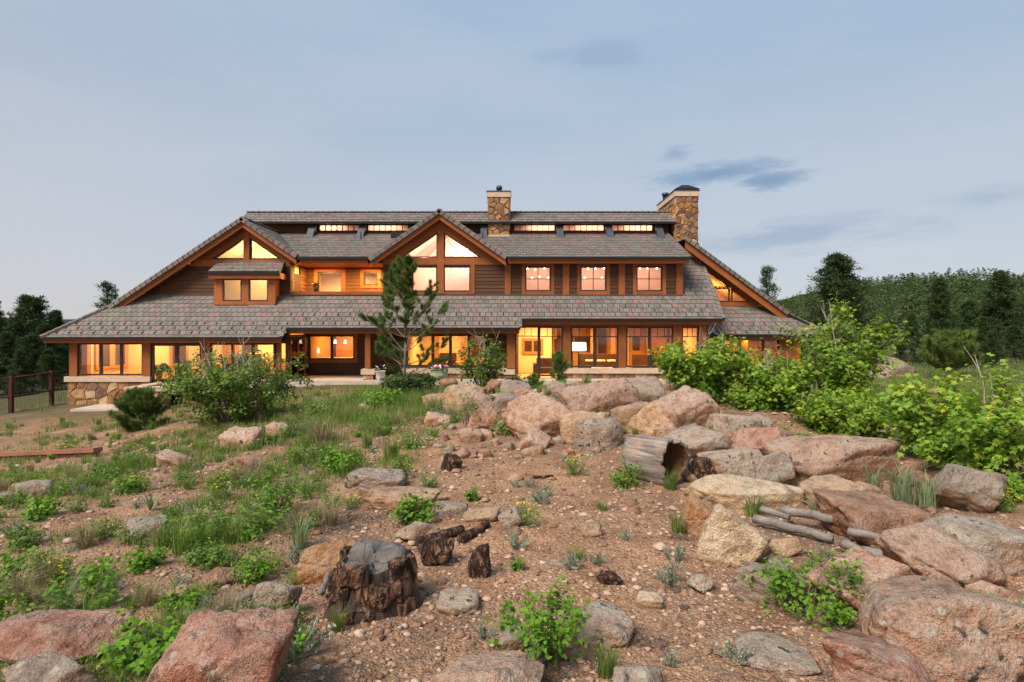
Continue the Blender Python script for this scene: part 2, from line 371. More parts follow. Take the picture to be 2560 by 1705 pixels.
hill = grid_obj('hill', np.linspace(-900, 1500, 121), np.linspace(150, 900, 61),
                lambda x, y: hill_h(x, y) + 2.2*np.sin(x*0.031)*np.sin(y*0.05+1) + 1.2*np.sin(x*0.083+2), HILLM)
hill['label'] = 'wooded ridge rising beyond the house'
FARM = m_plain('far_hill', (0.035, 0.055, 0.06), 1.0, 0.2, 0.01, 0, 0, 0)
fh = grid_obj('far_hills', np.linspace(-3200, 600, 60), np.linspace(1500, 2600, 14),
              lambda x, y: -30 + (58 + 14*np.sin(x*0.004) + 9*np.sin(x*0.011+1))*np.clip((y-1500)/600, 0, 1)*np.clip((2600-y)/300, 0, 1), FARM)
fh['label'] = 'low blue hills on the far horizon'

# ================================================================== HOUSE
house = thing('house', 'long brown timber and stone house with tiled roofs and glowing windows', 'house', (0, 31, 0))
def hb(mb, name, mats, parent=None, smooth=False):
    """house part: geometry is in world metres, the house empty stands at (0,31,0)"""
    mb.v = [(p[0], p[1]-31, p[2]) for p in mb.v]
    return mb.build(name, mats, parent or house, smooth)
def part(name, mats, parent, *boxes):
    m = MB()
    for b in boxes: m.box(*b)
    return hb(m, name, mats, parent)

# ---- walls: cells of a polygon minus openings
def cells(poly, holes, zs):
    z0, z1 = min(p[1] for p in poly), max(p[1] for p in poly); o = []
    for a, b in zip(zs[:-1], zs[1:]):
        if b-a < 0.004: continue
        iv = [(min(p[0] for p in poly)-0.01, max(p[0] for p in poly)+0.01)]
        for hx0, hx1, hz0, hz1 in holes:
            if hz1 > a+0.004 and hz0 < b-0.004:
                nv = []
                for s, e in iv:
                    if hx1 <= s or hx0 >= e: nv.append((s, e)); continue
                    if hx0 > s: nv.append((s, hx0))
                    if hx1 < e: nv.append((hx1, e))
                iv = nv
        for s, e in iv:
            if e-s < 0.01: continue
            q = clip_convex([(s, a), (e, a), (e, b), (s, b)], poly)
            if len(q) >= 3 and abs(area(q)) > 0.002: o.append(q)
    return o
def siding_wall(poly, holes, Y, boards=True, mat=None, step=0.2, name='siding_wall', back=BACK, th=0.12):
    """front wall in the plane y=Y facing the viewer; each lap board is a piece of its own"""
    z0, z1 = min(p[1] for p in poly), max(p[1] for p in poly)
    zb = sorted(set([z0, z1] + [z for h in holes for z in h[2:] if z0 < z < z1])); m = MB()
    for q in cells(poly, holes, zb): m.prism(q, Y, Y+th)
    wobj = hb(m, name, back)
    if boards:
        n = max(1, round((z1-z0)/step)); st = (z1-z0)/n
        for i in range(n):
            a, b = z0+i*st, z0+(i+1)*st-0.012
            zc = sorted(set([a, b] + [z for h in holes for z in h[2:] if a+0.01 < z < b-0.01]))
            for q in cells(poly, holes, zc):
                m = MB(); qa = q if area(q) > 0 else q[::-1]; k = len(qa)
                # lap board: bottom edge proud, top edge tucked back
                fr = [(x, Y-0.008-0.026*(b-z)/(b-a+1e-6), z) for x, z in qa]; bk = [(x, Y-0.002, z) for x, z in qa]
                m.add(fr+bk, [tuple(range(k))] + [(j, j+k, (j+1) % k+k, (j+1) % k) for j in range(k)])
                hb(m, 'board', mat or SIDING, wobj)
    return wobj
def rect(u0, v0, u1, v1, Y): return (X_(u0, Y), X_(u1, Y), Z_(v1, Y), Z_(v0, Y))
def rpoly(r): return [(r[0], r[2]), (r[1], r[2]), (r[1], r[3]), (r[0], r[3])]

# ---- windows
def window(u0, v0, u1, v1, Y, cols=1, rows=1, fw=0.07, mw=0.05, name='window', trim=0.0, transom=None, depth=0.10, tmat=None, inset=0.02, sill=True):
    x0, x1, z0, z1 = rect(u0, v0, u1, v1, Y); ya, yb = Y+inset, Y+inset+depth; m = MB()
    m.box(x0, x0+fw, ya, yb, z0, z1); m.box(x1-fw, x1, ya, yb, z0, z1); m.box(x0+fw, x1-fw, ya, yb, z1-fw, z1); m.box(x0+fw, x1-fw, ya, yb, z0, z0+fw)
    ix0, ix1, iz0, iz1 = x0+fw, x1-fw, z0+fw, z1-fw; panes = []
    zt = iz1
    if transom:                                       # (row fraction from the top, lights)
        zt = iz1-(iz1-iz0)*transom[0]; m.box(ix0, ix1, ya+0.004, yb-0.004, zt-mw/2, zt+mw/2)
        k = transom[1]; wv = (ix1-ix0)/k
        for i in range(k):
            if i: m.box(ix0+i*wv-0.014, ix0+i*wv+0.014, ya+0.01, yb-0.01, zt+mw/2, iz1)
            panes.append((ix0+i*wv, ix0+(i+1)*wv, zt, iz1))
    wv = (ix1-ix0)/cols; hv = (zt-iz0)/rows
    for i in range(cols):
        if i: m.box(ix0+i*wv-mw/2, ix0+i*wv+mw/2, ya+0.006, yb-0.006, iz0, zt)
        for j in range(rows):
            if j and i == 0: m.box(ix0, ix1, ya+0.012, yb-0.012, iz0+j*hv-mw/2, iz0+j*hv+mw/2)
            panes.append((ix0+i*wv, ix0+(i+1)*wv, iz0+j*hv, iz0+(j+1)*hv))
    wn = hb(m, name, CLAD)
    for a, b, c, d in panes: part('pane', GLASS, wn, (a+0.004, b-0.004, ya+depth*0.5-0.004, ya+depth*0.5+0.004, c+0.004, d-0.004))
    if trim:
        t = trim; tm = tmat or TRIM
        part('trim', TRIMZ, wn, (x0-t, x0, Y-0.045, Y+0.03, z0-t, z1+t)); part('trim', TRIMZ, wn, (x1, x1+t, Y-0.045, Y+0.03, z0-t, z1+t))
        part('trim', TRIM, wn, (x0, x1, Y-0.043, Y+0.03, z1, z1+t)); part('sill', TRIM, wn, (x0, x1, Y-0.06, Y+0.03, z0-t, z0))
    return wn
def tri_window(pts, Y, fw=0.07):
    """glazed polygon (x,z) with a clad frame following its edges"""
    if area(pts) < 0: pts = pts[::-1]
    inner = pts
    for i in range(len(pts)):
        p, q = pts[i], pts[(i+1) % len(pts)]; dx, dz = q[0]-p[0], q[1]-p[1]; l = math.hypot(dx, dz); nx, nz = dz/l, -dx/l
        inner = clip(inner, nx, nz, nx*p[0]+nz*p[1]-fw)
    m = MB(); n = len(pts)
    if len(inner) == n:
        # order inner to match
        j0 = min(range(n), key=lambda j: (inner[j][0]-pts[0][0])**2+(inner[j][1]-pts[0][1])**2); inner = inner[j0:]+inner[:j0]
        for i in range(n):
            m.prism([pts[i], pts[(i+1) % n], inner[(i+1) % n], inner[i]], Y+0.02, Y+0.12)
    wn = hb(m, 'window', CLAD); g = MB(); g.prism(inner, Y+0.065, Y+0.073); hb(g, 'pane', GLASS, wn); return wn

# ---- roofs
TW, TE = 0.31, 0.34
tile_meshes = []
def _tile_shape(w, l, m): return m.add([(0.011, 0, 0), (w-0.011, 0, 0), (w-0.011, l, 0), (0.011, l, 0), (0.011, 0, 0.044), (w-0.011, 0, 0.044), (w-0.011, l, 0.012), (0.011, l, 0.012)],
        [(4, 5, 6, 7), (0, 1, 5, 4), (1, 2, 6, 5), (2, 3, 7, 6), (3, 0, 4, 7)])
for tm in TILES: tile_meshes.append(_tile_shape(TW, TE+0.05, MB()).mesh('tile', tm))
def guard_mesh():
    m = MB(); m.tube([(0, 0.10, 0.06), (0, -0.02, 0.065), (0, -0.05, 0.15), (0.0, 0.03, 0.075)], 0.011, 0.011, 4); m.box(-0.012, 0.012, -0.02, 0.17, 0.045, 0.056); return m.mesh('snow_guard', BLACK)
GUARD = guard_mesh(); n_single = [0]
def roof(polyXY, zf, A, B, O, singles=0, e=TE, guards=None, deck=0.10, name='roof', off=0.0, order='near'):
    """polyXY: convex plan polygon; zf(x,y): plane; A along the eave, B up the slope (unit), O origin on the plane"""
    A, B, O = Vector(A).normalized(), Vector(B).normalized(), Vector(O); Nn = A.cross(B).normalized()
    W = [Vector((x, y, zf(x, y))) for x, y in polyXY]; ab = [((p-O).dot(A), (p-O).dot(B)) for p in W]
    m = MB(); n = len(W); pl = W if area(ab) > 0 else W[::-1]
    m.add([tuple(p) for p in pl] + [tuple(p-Nn*deck) for p in pl], [tuple(range(n)), tuple(range(2*n-1, n-1, -1))] + [(i, i+n, (i+1) % n+n, (i+1) % n) for i in range(n)])
    rf = hb(m, name, DECK); M4 = Matrix((A, B, Nn)).transposed().to_4x4(); rest = MB(); pool = []
    a0, a1 = min(p[0] for p in ab), max(p[0] for p in ab); b0, b1 = min(p[1] for p in ab), max(p[1] for p in ab)
    conv = ab if area(ab) > 0 else ab[::-1]; bi = math.floor(b0/e+0.02)
    while bi*e < b1-0.03:
        shift = (TW/2 if bi % 2 else 0) + off; ai = math.floor((a0-shift)/TW)
        while ai*TW+shift < a1:
            x, y = ai*TW+shift, bi*e; q = clip_convex([(x, y), (x+TW, y), (x+TW, y+e), (x, y+e)], conv)
            if len(q) >= 3 and abs(area(q)) > 0.004:
                full = abs(abs(area(q))-TW*e) < 1e-4; mi = random.choices(range(9), [3, 3, 2, 2, 1.6, 3, 3, 2, 2])[0]
                if full: pool.append((y, x, mi))
                else:
                    q = clip_convex([(x+0.005, y), (x+TW-0.005, y), (x+TW-0.005, y+e+0.04), (x+0.005, y+e+0.04)], conv); k = len(q)
                    if k >= 3:
                        hh = lambda b: 0.044-0.032*min(1, max(0, (b-y)/e)); top = [O+A*a+B*b+Nn*hh(b) for a, b in q]; bot = [O+A*a+B*b for a, b in q]
                        if area(q) < 0: top.reverse(); bot.reverse()
                        rest.add(top+bot, [tuple(range(k))]+[(i, i+k, (i+1) % k+k, (i+1) % k) for i in range(k)], mi)
            ai += 1
        bi += 1
    pool.sort()
    for j, (y, x, mi) in enumerate(pool):
        p = O+A*x+B*y
        if j < singles and n_single[0] < 300:
            n_single[0] += 1; t = link('tile', tile_meshes[mi], rf); jit = Matrix.Rotation(random.gauss(0, 0.004), 4, 'Z'); t.matrix_local = Matrix.Translation(p-Vector((0, 31, 0))) @ M4 @ jit
        else:
            t = MB(); _tile_shape(TW, TE+0.05 if e <= TE else e+0.03, t); rest.add([O+A*(x+a)+B*(y+b)+Nn*(c+random.uniform(0, 0.004)) for a, b, c in t.v], t.f, mi)
    if rest.v: r = hb(rest, 'tiles', TILES, rf); r['kind'] = 'stuff'
    if guards:
        for bi, st, o_ in guards:
            a = a0+o_
            while a < a1-0.1:
                if clip_convex([(a-0.05, bi-0.05), (a+0.05, bi-0.05), (a+0.05, bi+0.05), (a-0.05, bi+0.05)], conv):
                    gd = link('snow_guard', GUARD, rf); gd.matrix_local = Matrix.Translation(O+A*a+B*(bi)-Vector((0, 31, 0))) @ M4
                a += st
    return rf
def caps(p, q, parent, w=0.13, h=0.09, step=0.34, lift=0.05, name='ridge_tile', hang=0.0):
    """overlapping cap tiles along an edge from p (low) to q (high)"""
    p, q = Vector(p), Vector(q); d = q-p; n = max(1, round(d.length/step)); d.normalize(); s = d.cross(Vector((0, 0, 1))).normalized(); u = s.cross(d).normalized(); st = (q-p).length/n
    for i in range(n):
        m = MB(); a = p+d*(i*st-0.01); b = p+d*((i+1)*st+0.03); vs = []
        for c, hh in ((a, lift+0.03), (b, lift)):
            vs += [c-s*w-u*hang, c-s*w+u*hh*0.9, c+u*(hh+h*0.5), c+s*w+u*hh*0.9, c+s*w-u*hang]
        m.add(vs, [(0, 1, 2, 3, 4), (9, 8, 7, 6, 5), (0, 5, 6, 1), (1, 6, 7, 2), (2, 7, 8, 3), (3, 8, 9, 4), (4, 9, 5, 0)]); hb(m, name, TILES[random.randrange(9)], parent)

S1 = 0.97; YT = 31.0; ZT = H+1.72                                            # lower front roof plane
zlow = lambda x, y: ZT-S1*(YT-y)
c1 = 1/math.hypot(1, S1); B1 = (0, c1, S1*c1); O1 = (0, YT, ZT)
YL, YM, YR = YT-3.20*c1, YT-2.52*c1, YT-1.84*c1
XvL, XvR, XR = -11.65, 0.41, 11.06
hipx = lambda y: -23.76+(y-YL)*1.36
gu = lambda rows, st=0.62: [(-b, st, (0.31 if i % 2 else 0.05)) for i, b in enumerate(rows)]
BX0, BX1 = X_(535, 30.35), X_(684, 30.35)
rfL = roof([(hipx(YL), YL), (BX0, YL), (BX0, YT), (hipx(YT), YT)], zlow, (1, 0, 0), B1, O1, 130, guards=gu([2.96, 2.62, 2.28]))
roof([(BX0, YL), (BX1, YL), (BX1, 30.40), (BX0, 30.40)], zlow, (1, 0, 0), B1, O1, 60, guards=gu([2.96, 2.62, 2.28]))
roof([(BX1, YL), (XvL, YL), (XvL, YT), (BX1, YT)], zlow, (1, 0, 0), B1, O1, 40, guards=gu([2.96, 2.62, 2.28]))
rfM = roof([(XvL, YM), (XvR, YM), (XvR, YT), (XvL, YT)], zlow, (1, 0, 0), B1, O1, 40, guards=gu([2.28, 1.94, 1.60]))
rfR = roof([(XvR, YR), (XR, YR), (XR, YT), (XvR, YT)], zlow, (1, 0, 0), B1, O1, 20, guards=gu([1.60, 1.26, 0.92]))
YCH = 34.27
rfU = roof([(9.1, YT+0.005), (XR, YT+0.005), (XR, YCH+0.9), (9.1, YCH+0.9)], zlow, (1, 0, 0), B1, O1, 0, guards=[(0.10, 0.62, 0.3), (0.44, 0.62, 0.1)])
caps((XR, YR, zlow(0, YR)), (XR, YCH+0.8, zlow(0, YCH+0.8)), rfU, 0.09, 0.05)
caps((hipx(YL), YL, zlow(0, YL)), (hipx(30.4), 30.4, zlow(0, 30.4)), rfL, 0.16, hang=0.06)
caps((XvL+0.02, YL, zlow(0, YL)), (XvL+0.02, YM, zlow(0, YM)), rfL, 0.09, 0.04); caps((XvR+0.02, YM, zlow(0, YM)), (XvR+0.02, YR, zlow(0, YR)), rfM, 0.09, 0.04)
# back slope so the house is closed behind
SD = 0.44; YD = 30.3; ZD = H+3.73; YC = 34.9
zdor = lambda x, y: ZD+SD*(y-YD); cD = 1/math.hypot(1, SD); BD = (0, cD, SD*cD); XD0, XD1 = -11.6, 9.5
rfD = roof([(-0.3, YD), (XD1, YD), (XD1, YC), (-0.3, YC)], zdor, (1, 0, 0), BD, (0, YD, ZD), 0, e=0.36)
for pg in ([(XD0, YD), (-7.6, YD), (-7.6, YC), (XD0, YC)], [(-7.6, YD+0.05), (-4.5, YC), (-7.6, YC)], [(-0.3, YD+0.05), (-0.3, YC), (-3.25, YC)]): roof(pg, zdor, (1, 0, 0), BD, (0, YD, ZD), 0, e=0.36)
roof([(XD0, YD+0.02), (XD0, YC), (-14.7, YC)], zdor, (1, 0, 0), BD, (0, YD, ZD), 0, e=0.36)
caps((XD1, YD, ZD), (XD1, YC, zdor(0, YC)), rfD, 0.07, 0.03)
# clerestory roof
ST = 0.68; YE = 34.3; ZE = H+6.34; YRG = 35.5; cT = 1/math.hypot(1, ST)
ztop = lambda x, y: ZE+ST*(y-YE); XT0, XT1 = -16.5, 9.9
rfT = roof([(XT0, YE), (XT1, YE), (XT1, YRG), (XT0, YRG)], ztop, (1, 0, 0), (0, cT, ST*cT), (0, YE, ZE), 0)
zback = lambda x, y: ztop(0, YRG)-0.72*(y-YRG); cB = 1/math.hypot(1, 0.72)
rfB = roof([(XT0, YRG), (XT1, YRG), (XT1, 44), (XT0, 44)], zback, (-1, 0, 0), (0, -cB, 0.72*cB), (0, 44, zback(0, 44)), 0)
caps((XT0, YRG, ztop(0, YRG)), (XT1, YRG, ztop(0, YRG)), rfT, 0.16, 0.06, 0.36)
# gables
def gable(xp, zp, xl, xr, Yf, sl, sr, vl, vr, singles=0):
    """ridge along y at (xp, zp); vl, vr: how far back each side runs at ridge and eave"""
    cl, cr_ = 1/math.hypot(1, sl), 1/math.hypot(1, sr); o = []
    if vl: o.append(roof([(xp, Yf), (xl, Yf), (xl, vl[1]), (xp, vl[0])], lambda x, y: zp-sl*(xp-x), (0, -1, 0), (cl, 0, sl*cl), (xl, Yf, zp-sl*(xp-xl)), singles))
    if vr: o.append(roof([(xp, Yf), (xr, Yf), (xr, vr[1]), (xp, vr[0])], lambda x, y: zp-sr*(x-xp), (0, 1, 0), (-cr_, 0, sr*cr_), (xr, Yf, zp-sr*(xr-xp)), singles))
    return o
YG = 30.3
XGL, ZGL = -14.38, H+5.80
gL = gable(XGL, ZGL, -21.45, -11.45, YG, 0.667, 0.678, (44, 44), (35.1, 30.65))
# far-left skirt of the same slope below the front hip
zl = lambda x, y: ZGL-0.667*(XGL-x); cl_ = 1/math.hypot(1, 0.667)
rfS = roof([(-21.45, 30.4), (hipx(YL), YL), (hipx(YL), 44), (-21.45, 44)], zl, (0, -1, 0), (cl_, 0, 0.667*cl_), (hipx(YL), YL, zl(hipx(YL), 0)), 0)
caps((-21.45, YG, ZGL-0.667*7.07), (XGL, YG, ZGL), gL[0], 0.11, 0.06, hang=0.15); caps((-11.45, YG, ZGL-0.678*2.93), (XGL, YG, ZGL), gL[1], 0.11, 0.06, hang=0.15)
caps((XGL, YG, ZGL), (XGL, 35, ZGL), gL[1], 0.14, 0.05)
XGM, ZGM = -3.878, H+6.22
gM = gable(XGM, ZGM, -7.60, -0.30, YG, 0.695, 0.695, (34.9, 30.4), (34.9, 30.45))
caps((-7.60, YG, ZGM-0.695*3.722), (XGM, YG, ZGM), gM[0], 0.11, 0.06, hang=0.15); caps((-0.30, YG, ZGM-0.695*3.578), (XGM, YG, ZGM), gM[1], 0.11, 0.06, hang=0.15)
caps((XGM, YG, ZGM), (XGM, 34.8, ZGM), gM[1], 0.14, 0.05)
# right wing: gable whose ridge hides behind the main roof
YW = 32.4; SW = 0.735; XWP = 9.9; ZWP = Z_(620, YW)+(X_(1750, YW)-XWP)*SW
zwr = lambda x: ZWP-SW*(x-XWP); XWE = 15.72
gR = gable(XWP, ZWP, XWP-2, XWE, YW, SW, SW, None, (44, 44))
YWE, YWT = 31.45, 33.15; ZWE = Z_(837, YWE); sw2 = (Z_(767, YWT)-ZWE)/(YWT-YWE); zw = lambda x, y: ZWE+sw2*(y-YWE); c3 = 1/math.hypot(1, sw2)
XWH = 17.75
rfW = roof([(10.4, YWE), (XWH, YWE), (XWE-0.4, YWT), (10.4, YWT)], zw, (1, 0, 0), (0, c3, sw2*c3), (0, YWE, ZWE), 0, guards=[(0.1, 0.62, 0.1), (0.44, 0.62, 0.4), (0.78, 0.62, 0.1)])
caps((XWH, YWE, ZWE), (XWE+0.1, YW+0.25, zw(0, YW+0.25)), rfW, 0.14, hang=0.06)
rfW2 = roof([(XWE, YW), (XWH, YWE), (XWH, 44), (XWE, 44)], lambda x, y: ZWE+(zwr(XWE)-ZWE)*(XWH-x)/(XWH-XWE), (0, 1, 0), (-(XWH-XWE), 0, zwr(XWE)-ZWE), (XWH, YWE, ZWE), 0)
caps((XWE, YW, zwr(XWE)), (XWP, YW, ZWP), gR[0], 0.11, 0.06, hang=0.15)

# ---- rake boards, fascias, gutters
def sloped_board(p, q, w, Y0, Y1, name='rake_board', mat=TRIM):
    """board under a rake: (x,z) p..q is its top edge, hanging w measured upright"""
    m = MB(); m.prism([p, q, (q[0], q[1]-w), (p[0], p[1]-w)], Y0, Y1); return hb(m, name, mat)
def rakes(xp, zp, xl, sl, xr, sr, w=0.46):
    sloped_board((xl, zp-sl*(xp-xl)-0.01), (xp, zp-0.01), w, YG+0.03, YG+0.16)
    sloped_board((xp, zp-0.01), (xr, zp-sr*(xr-xp)-0.01), w, YG+0.032, YG+0.162)
rakes(XGL, ZGL, -21.6, 0.667, -11.5, 0.678); rakes(XGM, ZGM, -7.55, 0.695, -0.32, 0.695)
sloped_board((XWP, ZWP), (XWE+0.05, zwr(XWE+0.05)), 0.62, YW+0.03, YW+0.17)
def eave(x0, x1, Y, z, ends=True, fh=0.17):
    part('gutter', GUTTER, None, (x0, x1, Y-0.10, Y+0.05, z-0.115, z+0.01)); part('fascia', TRIM, None, (x0+0.06, x1-0.06, Y+0.06, Y+0.12, z-0.12-fh, z-0.115))
eave(hipx(YL)+0.05, XvL+0.03, YL, zlow(0, YL)); eave(XvL+0.04, XvR+0.03, YM, zlow(0, YM)); eave(XvR+0.04, XR, YR, zlow(0, YR))
eave(-11.4, -7.65, YD, ZD, fh=0.2); eave(-0.25, XD1, YD, ZD, fh=0.2); eave(10.6, XWH, YWE, ZWE)
part('gutter', GUTTER, None, (XT0, XT1, YE-0.05, YE+0.06, ZE-0.10, ZE+0.02))
# soffits under the overhangs
part('soffit', TRIM, None, (hipx(YL)+0.1, XvL, YL+0.13, 29.35, zlow(0, YL)-0.25, zlow(0, YL)-0.22), (XvL+0.05, XvR, YM+0.13, 32.4, zlow(0, YM)-0.27, zlow(0, YM)-0.24), (XvR+0.05, XR-0.02, YR+0.13, 30.3, zlow(0, YR)-0.26, zlow(0, YR)-0.23))
part('soffit', TRIM, None, (-11.4, -7.65, YD+0.13, YT+0.02, ZD-0.30, ZD-0.27), (-0.25, 9.4, YD+0.13, YT-0.02, ZD-0.30, ZD-0.27)); part('balcony_ceiling', TRIM, None, (-12.2, X_(958, YT)+0.5, YT+0.02, 33.5, ZD-0.24, ZD-0.2)); part('soffit', TRIM, None, (10.5, XWH-0.1, YWE+0.13, 32.2, ZWE-0.28, ZWE-0.25))

# ---- upper storey walls (plane y = 31)
Z0U = ZT+0.02
def rk(xp, zp, s, x): return zp-s*abs(x-xp)-0.30
# left gable
xa = -21.2; xb = X_(727, YT)
wl_holes = [rect(557, 698, 669, 752, YT), (X_(500, YT), X_(730, YT), Z_(648, YT), Z_(560, YT))]
siding_wall([(-20.0, Z0U), (xb, Z0U), (xb, rk(XGL, ZGL, 0.678, xb)), (XGL, ZGL-0.3)], [(X_(540, YT), X_(690, YT), Z_(757, YT)-1, Z_(697, YT)), wl_holes[1]], YT)
# timber infill round the two triangle lights
def tri(ul, ur, vtop_l, vtop_r, vb, Y): return [(X_(ul, Y), Z_(vb, Y)), (X_(ur, Y), Z_(vb, Y)), (X_(ur, Y), Z_(vtop_r, Y))] + ([(X_(ul, Y), Z_(vtop_l, Y))] if vtop_l != vb else [])
t1 = tri(529, 611, 648, 594, 648, YT); t2 = [(X_(625, YT), Z_(648, YT)), (X_(704, YT), Z_(648, YT)), (X_(625, YT), Z_(594, YT))]
tri_window(t1, YT); tri_window(t2, YT)
m = MB()
m.prism([(X_(600, YT), Z_(574, YT)), (X_(611, YT), Z_(566, YT)), (X_(611, YT), Z_(594, YT)), (X_(529, YT), Z_(648, YT)), (X_(492, YT), Z_(648, YT))], YT-0.05, YT+0.05); hb(m, 'timber_infill', TRIM)
m = MB(); m.prism([(X_(625, YT), Z_(562, YT)), (X_(640, YT), Z_(573, YT)), (X_(740, YT), Z_(648, YT)), (X_(704, YT), Z_(648, YT)), (X_(625, YT), Z_(594, YT))], YT-0.05, YT+0.05); hb(m, 'timber_infill', TRIM)
x0, x1, z0, z1 = rect(611, 562, 625, 655, YT); part('king_post', TRIMZ, None, (x0, x1, YT-0.09, YT+0.06, z0, z1))
x0, x1, z0, z1 = rect(478, 649, 727, 666, YT); part('tie_beam', TRIM, None, (x0, x1, YT-0.07, YT+0.02, z0, z1))
# small bay under its own shed roof
YB = 30.35
bx0, bx1, bz0, bz1 = rect(535, 684, 688, 762, YB); bay = MB(); bh = rect(556, 697, 670, 753, YB)
for q in cells(rpoly((bx0, bx1, bz0, bz1)), [rect(556, 697, 604, 753, YB), rect(621, 697, 670, 753, YB)], sorted([bz0, bh[2], bh[3], bz1])): bay.prism(q, YB, YB+0.1)
bay.box(bx0, bx0+0.08, YB+0.1, YT-0.04, bz0, bz1); bay.box(bx1-0.08, bx1, YB+0.1, YT-0.04, bz0, bz1); hb(bay, 'bay', TRIMZ)
window(556, 697, 604, 753, YB); window(621, 697, 670, 753, YB)
brz = Z_(679, 30.05); sb = (Z_(655, 30.95)-brz)/0.9; cb = 1/math.hypot(1, sb); zbay = lambda x, y: brz+sb*(y-30.05); bxl, bxr = X_(520, 30.05), X_(701, 30.05)
rfBay = roof([(bxl, 30.05), (bxr, 30.05), (bxr-0.12, 30.95), (bxl+0.12, 30.95)], zbay, (1, 0, 0), (0, cb, sb*cb), (bxl, 30.05, brz), 0)
part('fascia', TRIM, rfBay, (bxl+0.03, bxr-0.03, 30.08, 30.14, brz-0.36, brz-0.12)); part('gutter', GUTTER, rfBay, (bxl, bxr, 29.98, 30.06, brz-0.12, brz))
m = MB()
for xx in (bxl+0.06, bxr-0.12): m.prism([(0, 0), (0, 0), (0, 0)], 0, 0) if False else m.box(xx, xx+0.06, 30.14, 30.97, brz-0.36, brz-0.06)
hb(m, 'bay_soffit', TRIM, rfBay)
# balcony recess
YK = 33.4; xk0, xk1 = xb, X_(958, YT); zk1 = ZD-0.26
bwin = rect(794, 679, 856, 732, YK); swin = rect(909, 679, 945, 713, YK)
siding_wall([(xk0, Z0U-0.9), (xk1+0.6, Z0U-0.9), (xk1+0.6, zk1), (xk0, zk1)], [bwin, swin], YK, mat=SIDING)
window(794, 679, 856, 732, YK, trim=0.2); window(909, 679, 945, 713, YK, trim=0.18)
def side_wall(X, y0, y1, z0, z1, face, step=0.2, mat=SIDING, holes=()):
    """lap-board wall in the plane x=X; face +1 looks right, -1 looks left"""
    m = MB(); n = max(1, round((z1-z0)/step)); st = (z1-z0)/n; segs = [(y0, y1)]
    for hy0, hy1 in holes: segs = [s for a, b in segs for s in ((a, min(b, hy0)), (max(a, hy1), b)) if s[1]-s[0] > 0.02]
    for a, b in segs: m.box(min(X, X-0.1*face), max(X, X-0.1*face), a, b, z0, z1)
    wl = hb(m, 'siding_wall', BACK)
    for i in range(n):
        for a, b in segs:
            zb, zt = z0+i*st, z0+(i+1)*st-0.012; m = MB(); f = face
            m.add([(X+0.034*f, a, zb), (X+0.034*f, b, zb), (X+0.008*f, b, zt), (X+0.008*f, a, zt), (X+0.002*f, a, zb), (X+0.002*f, b, zb), (X+0.002*f, b, zt), (X+0.002*f, a, zt)],
                  [(0, 1, 2, 3), (0, 4, 5, 1), (3, 2, 6, 7), (0, 3, 7, 4), (1, 5, 6, 2)] if f > 0 else [(3, 2, 1, 0), (1, 5, 4, 0), (7, 6, 2, 3), (4, 7, 3, 0), (2, 6, 5, 1)]); hb(m, 'board', mat, wl)
    return wl
side_wall(xk0, YT+0.13, YK, Z0U-0.9, zk1, 1, holes=[(31.5, 32.4)]); side_wall(xk1, YT+0.13, YK, Z0U-0.9, zk1, -1)
part('balcony_door', CLAD, None, (xk0-0.08, xk0+0.02, 31.5, 32.4, Z0U-0.9, Z0U+1.25))
part('balcony_floor', FLOORW, None, (xk0, xk1, YT+0.1, YK, Z0U-1.0, Z0U-0.9)); x0, x1, z0, z1 = rect(727, 729, 958, 737, YT); part('balcony_rail', TRIM, None, (x0, x1, YT-0.12, YT+0.14, z0, z1)); part('parapet', BACK, None, (x0, x1, YT, YT+0.1, Z0U-0.9, z0))
# middle gable and upper right wall
xg0 = X_(958, YT); xg1 = X_(1705, YT); zte = ZD-0.25
gm_holes = [rect(1030, 666, 1093, 729, YT), rect(1109, 666, 1176, 729, YT)]; up_holes = [rect(a, 666, b, 728, YT) for a, b in ((1313, 1377), (1451, 1516), (1591, 1656))]
siding_wall([(xg0, Z0U), (xg1, Z0U), (xg1, zte), (xg0, zte)], gm_holes+up_holes, YT)
for u0, u1 in ((1030, 1093), (1109, 1176)): window(u0, 666, u1, 729, YT)
for u0, u1 in ((1313, 1377), (1451, 1516), (1591, 1656)): window(u0, 666, u1, 728, YT, 2, 2, mw=0.035, trim=0.19)
siding_wall([(X_(924, YT), zte+0.02), (X_(1270, YT), zte+0.02), (XGM, ZGM-0.35)], [(X_(985, YT), X_(1225, YT), Z_(650, YT), Z_(540, YT))], YT)
t1 = tri(1001, 1094, 644, 580, 644, YT); t2 = [(X_(1110, YT), Z_(644, YT)), (X_(1206, YT), Z_(644, YT)), (X_(1110, YT), Z_(580, YT))]
tri_window(t1, YT); tri_window(t2, YT)
m = MB(); m.prism([(X_(1096, YT), Z_(543, YT)), (X_(1096, YT), Z_(580, YT)), (X_(1001, YT), Z_(644.5, YT)), (X_(945, YT), Z_(645, YT))], YT-0.05, YT+0.05); hb(m, 'timber_infill', TRIM)
m = MB(); m.prism([(X_(1108, YT), Z_(543, YT)), (X_(1108, YT), Z_(580, YT)), (X_(1206, YT), Z_(644.5, YT)), (X_(1258, YT), Z_(645, YT))], YT-0.05, YT+0.05); hb(m, 'timber_infill', TRIM)
x0, x1, z0, z1 = rect(1094, 545, 1110, 734, YT); part('king_post', TRIMZ, None, (x0, x1, YT-0.09, YT+0.06, z0, z1))
x0, x1, z0, z1 = rect(957, 645, 1262, 662, YT); part('tie_beam', TRIM, None, (x0, x1, YT-0.07, YT+0.02, z0, z1))
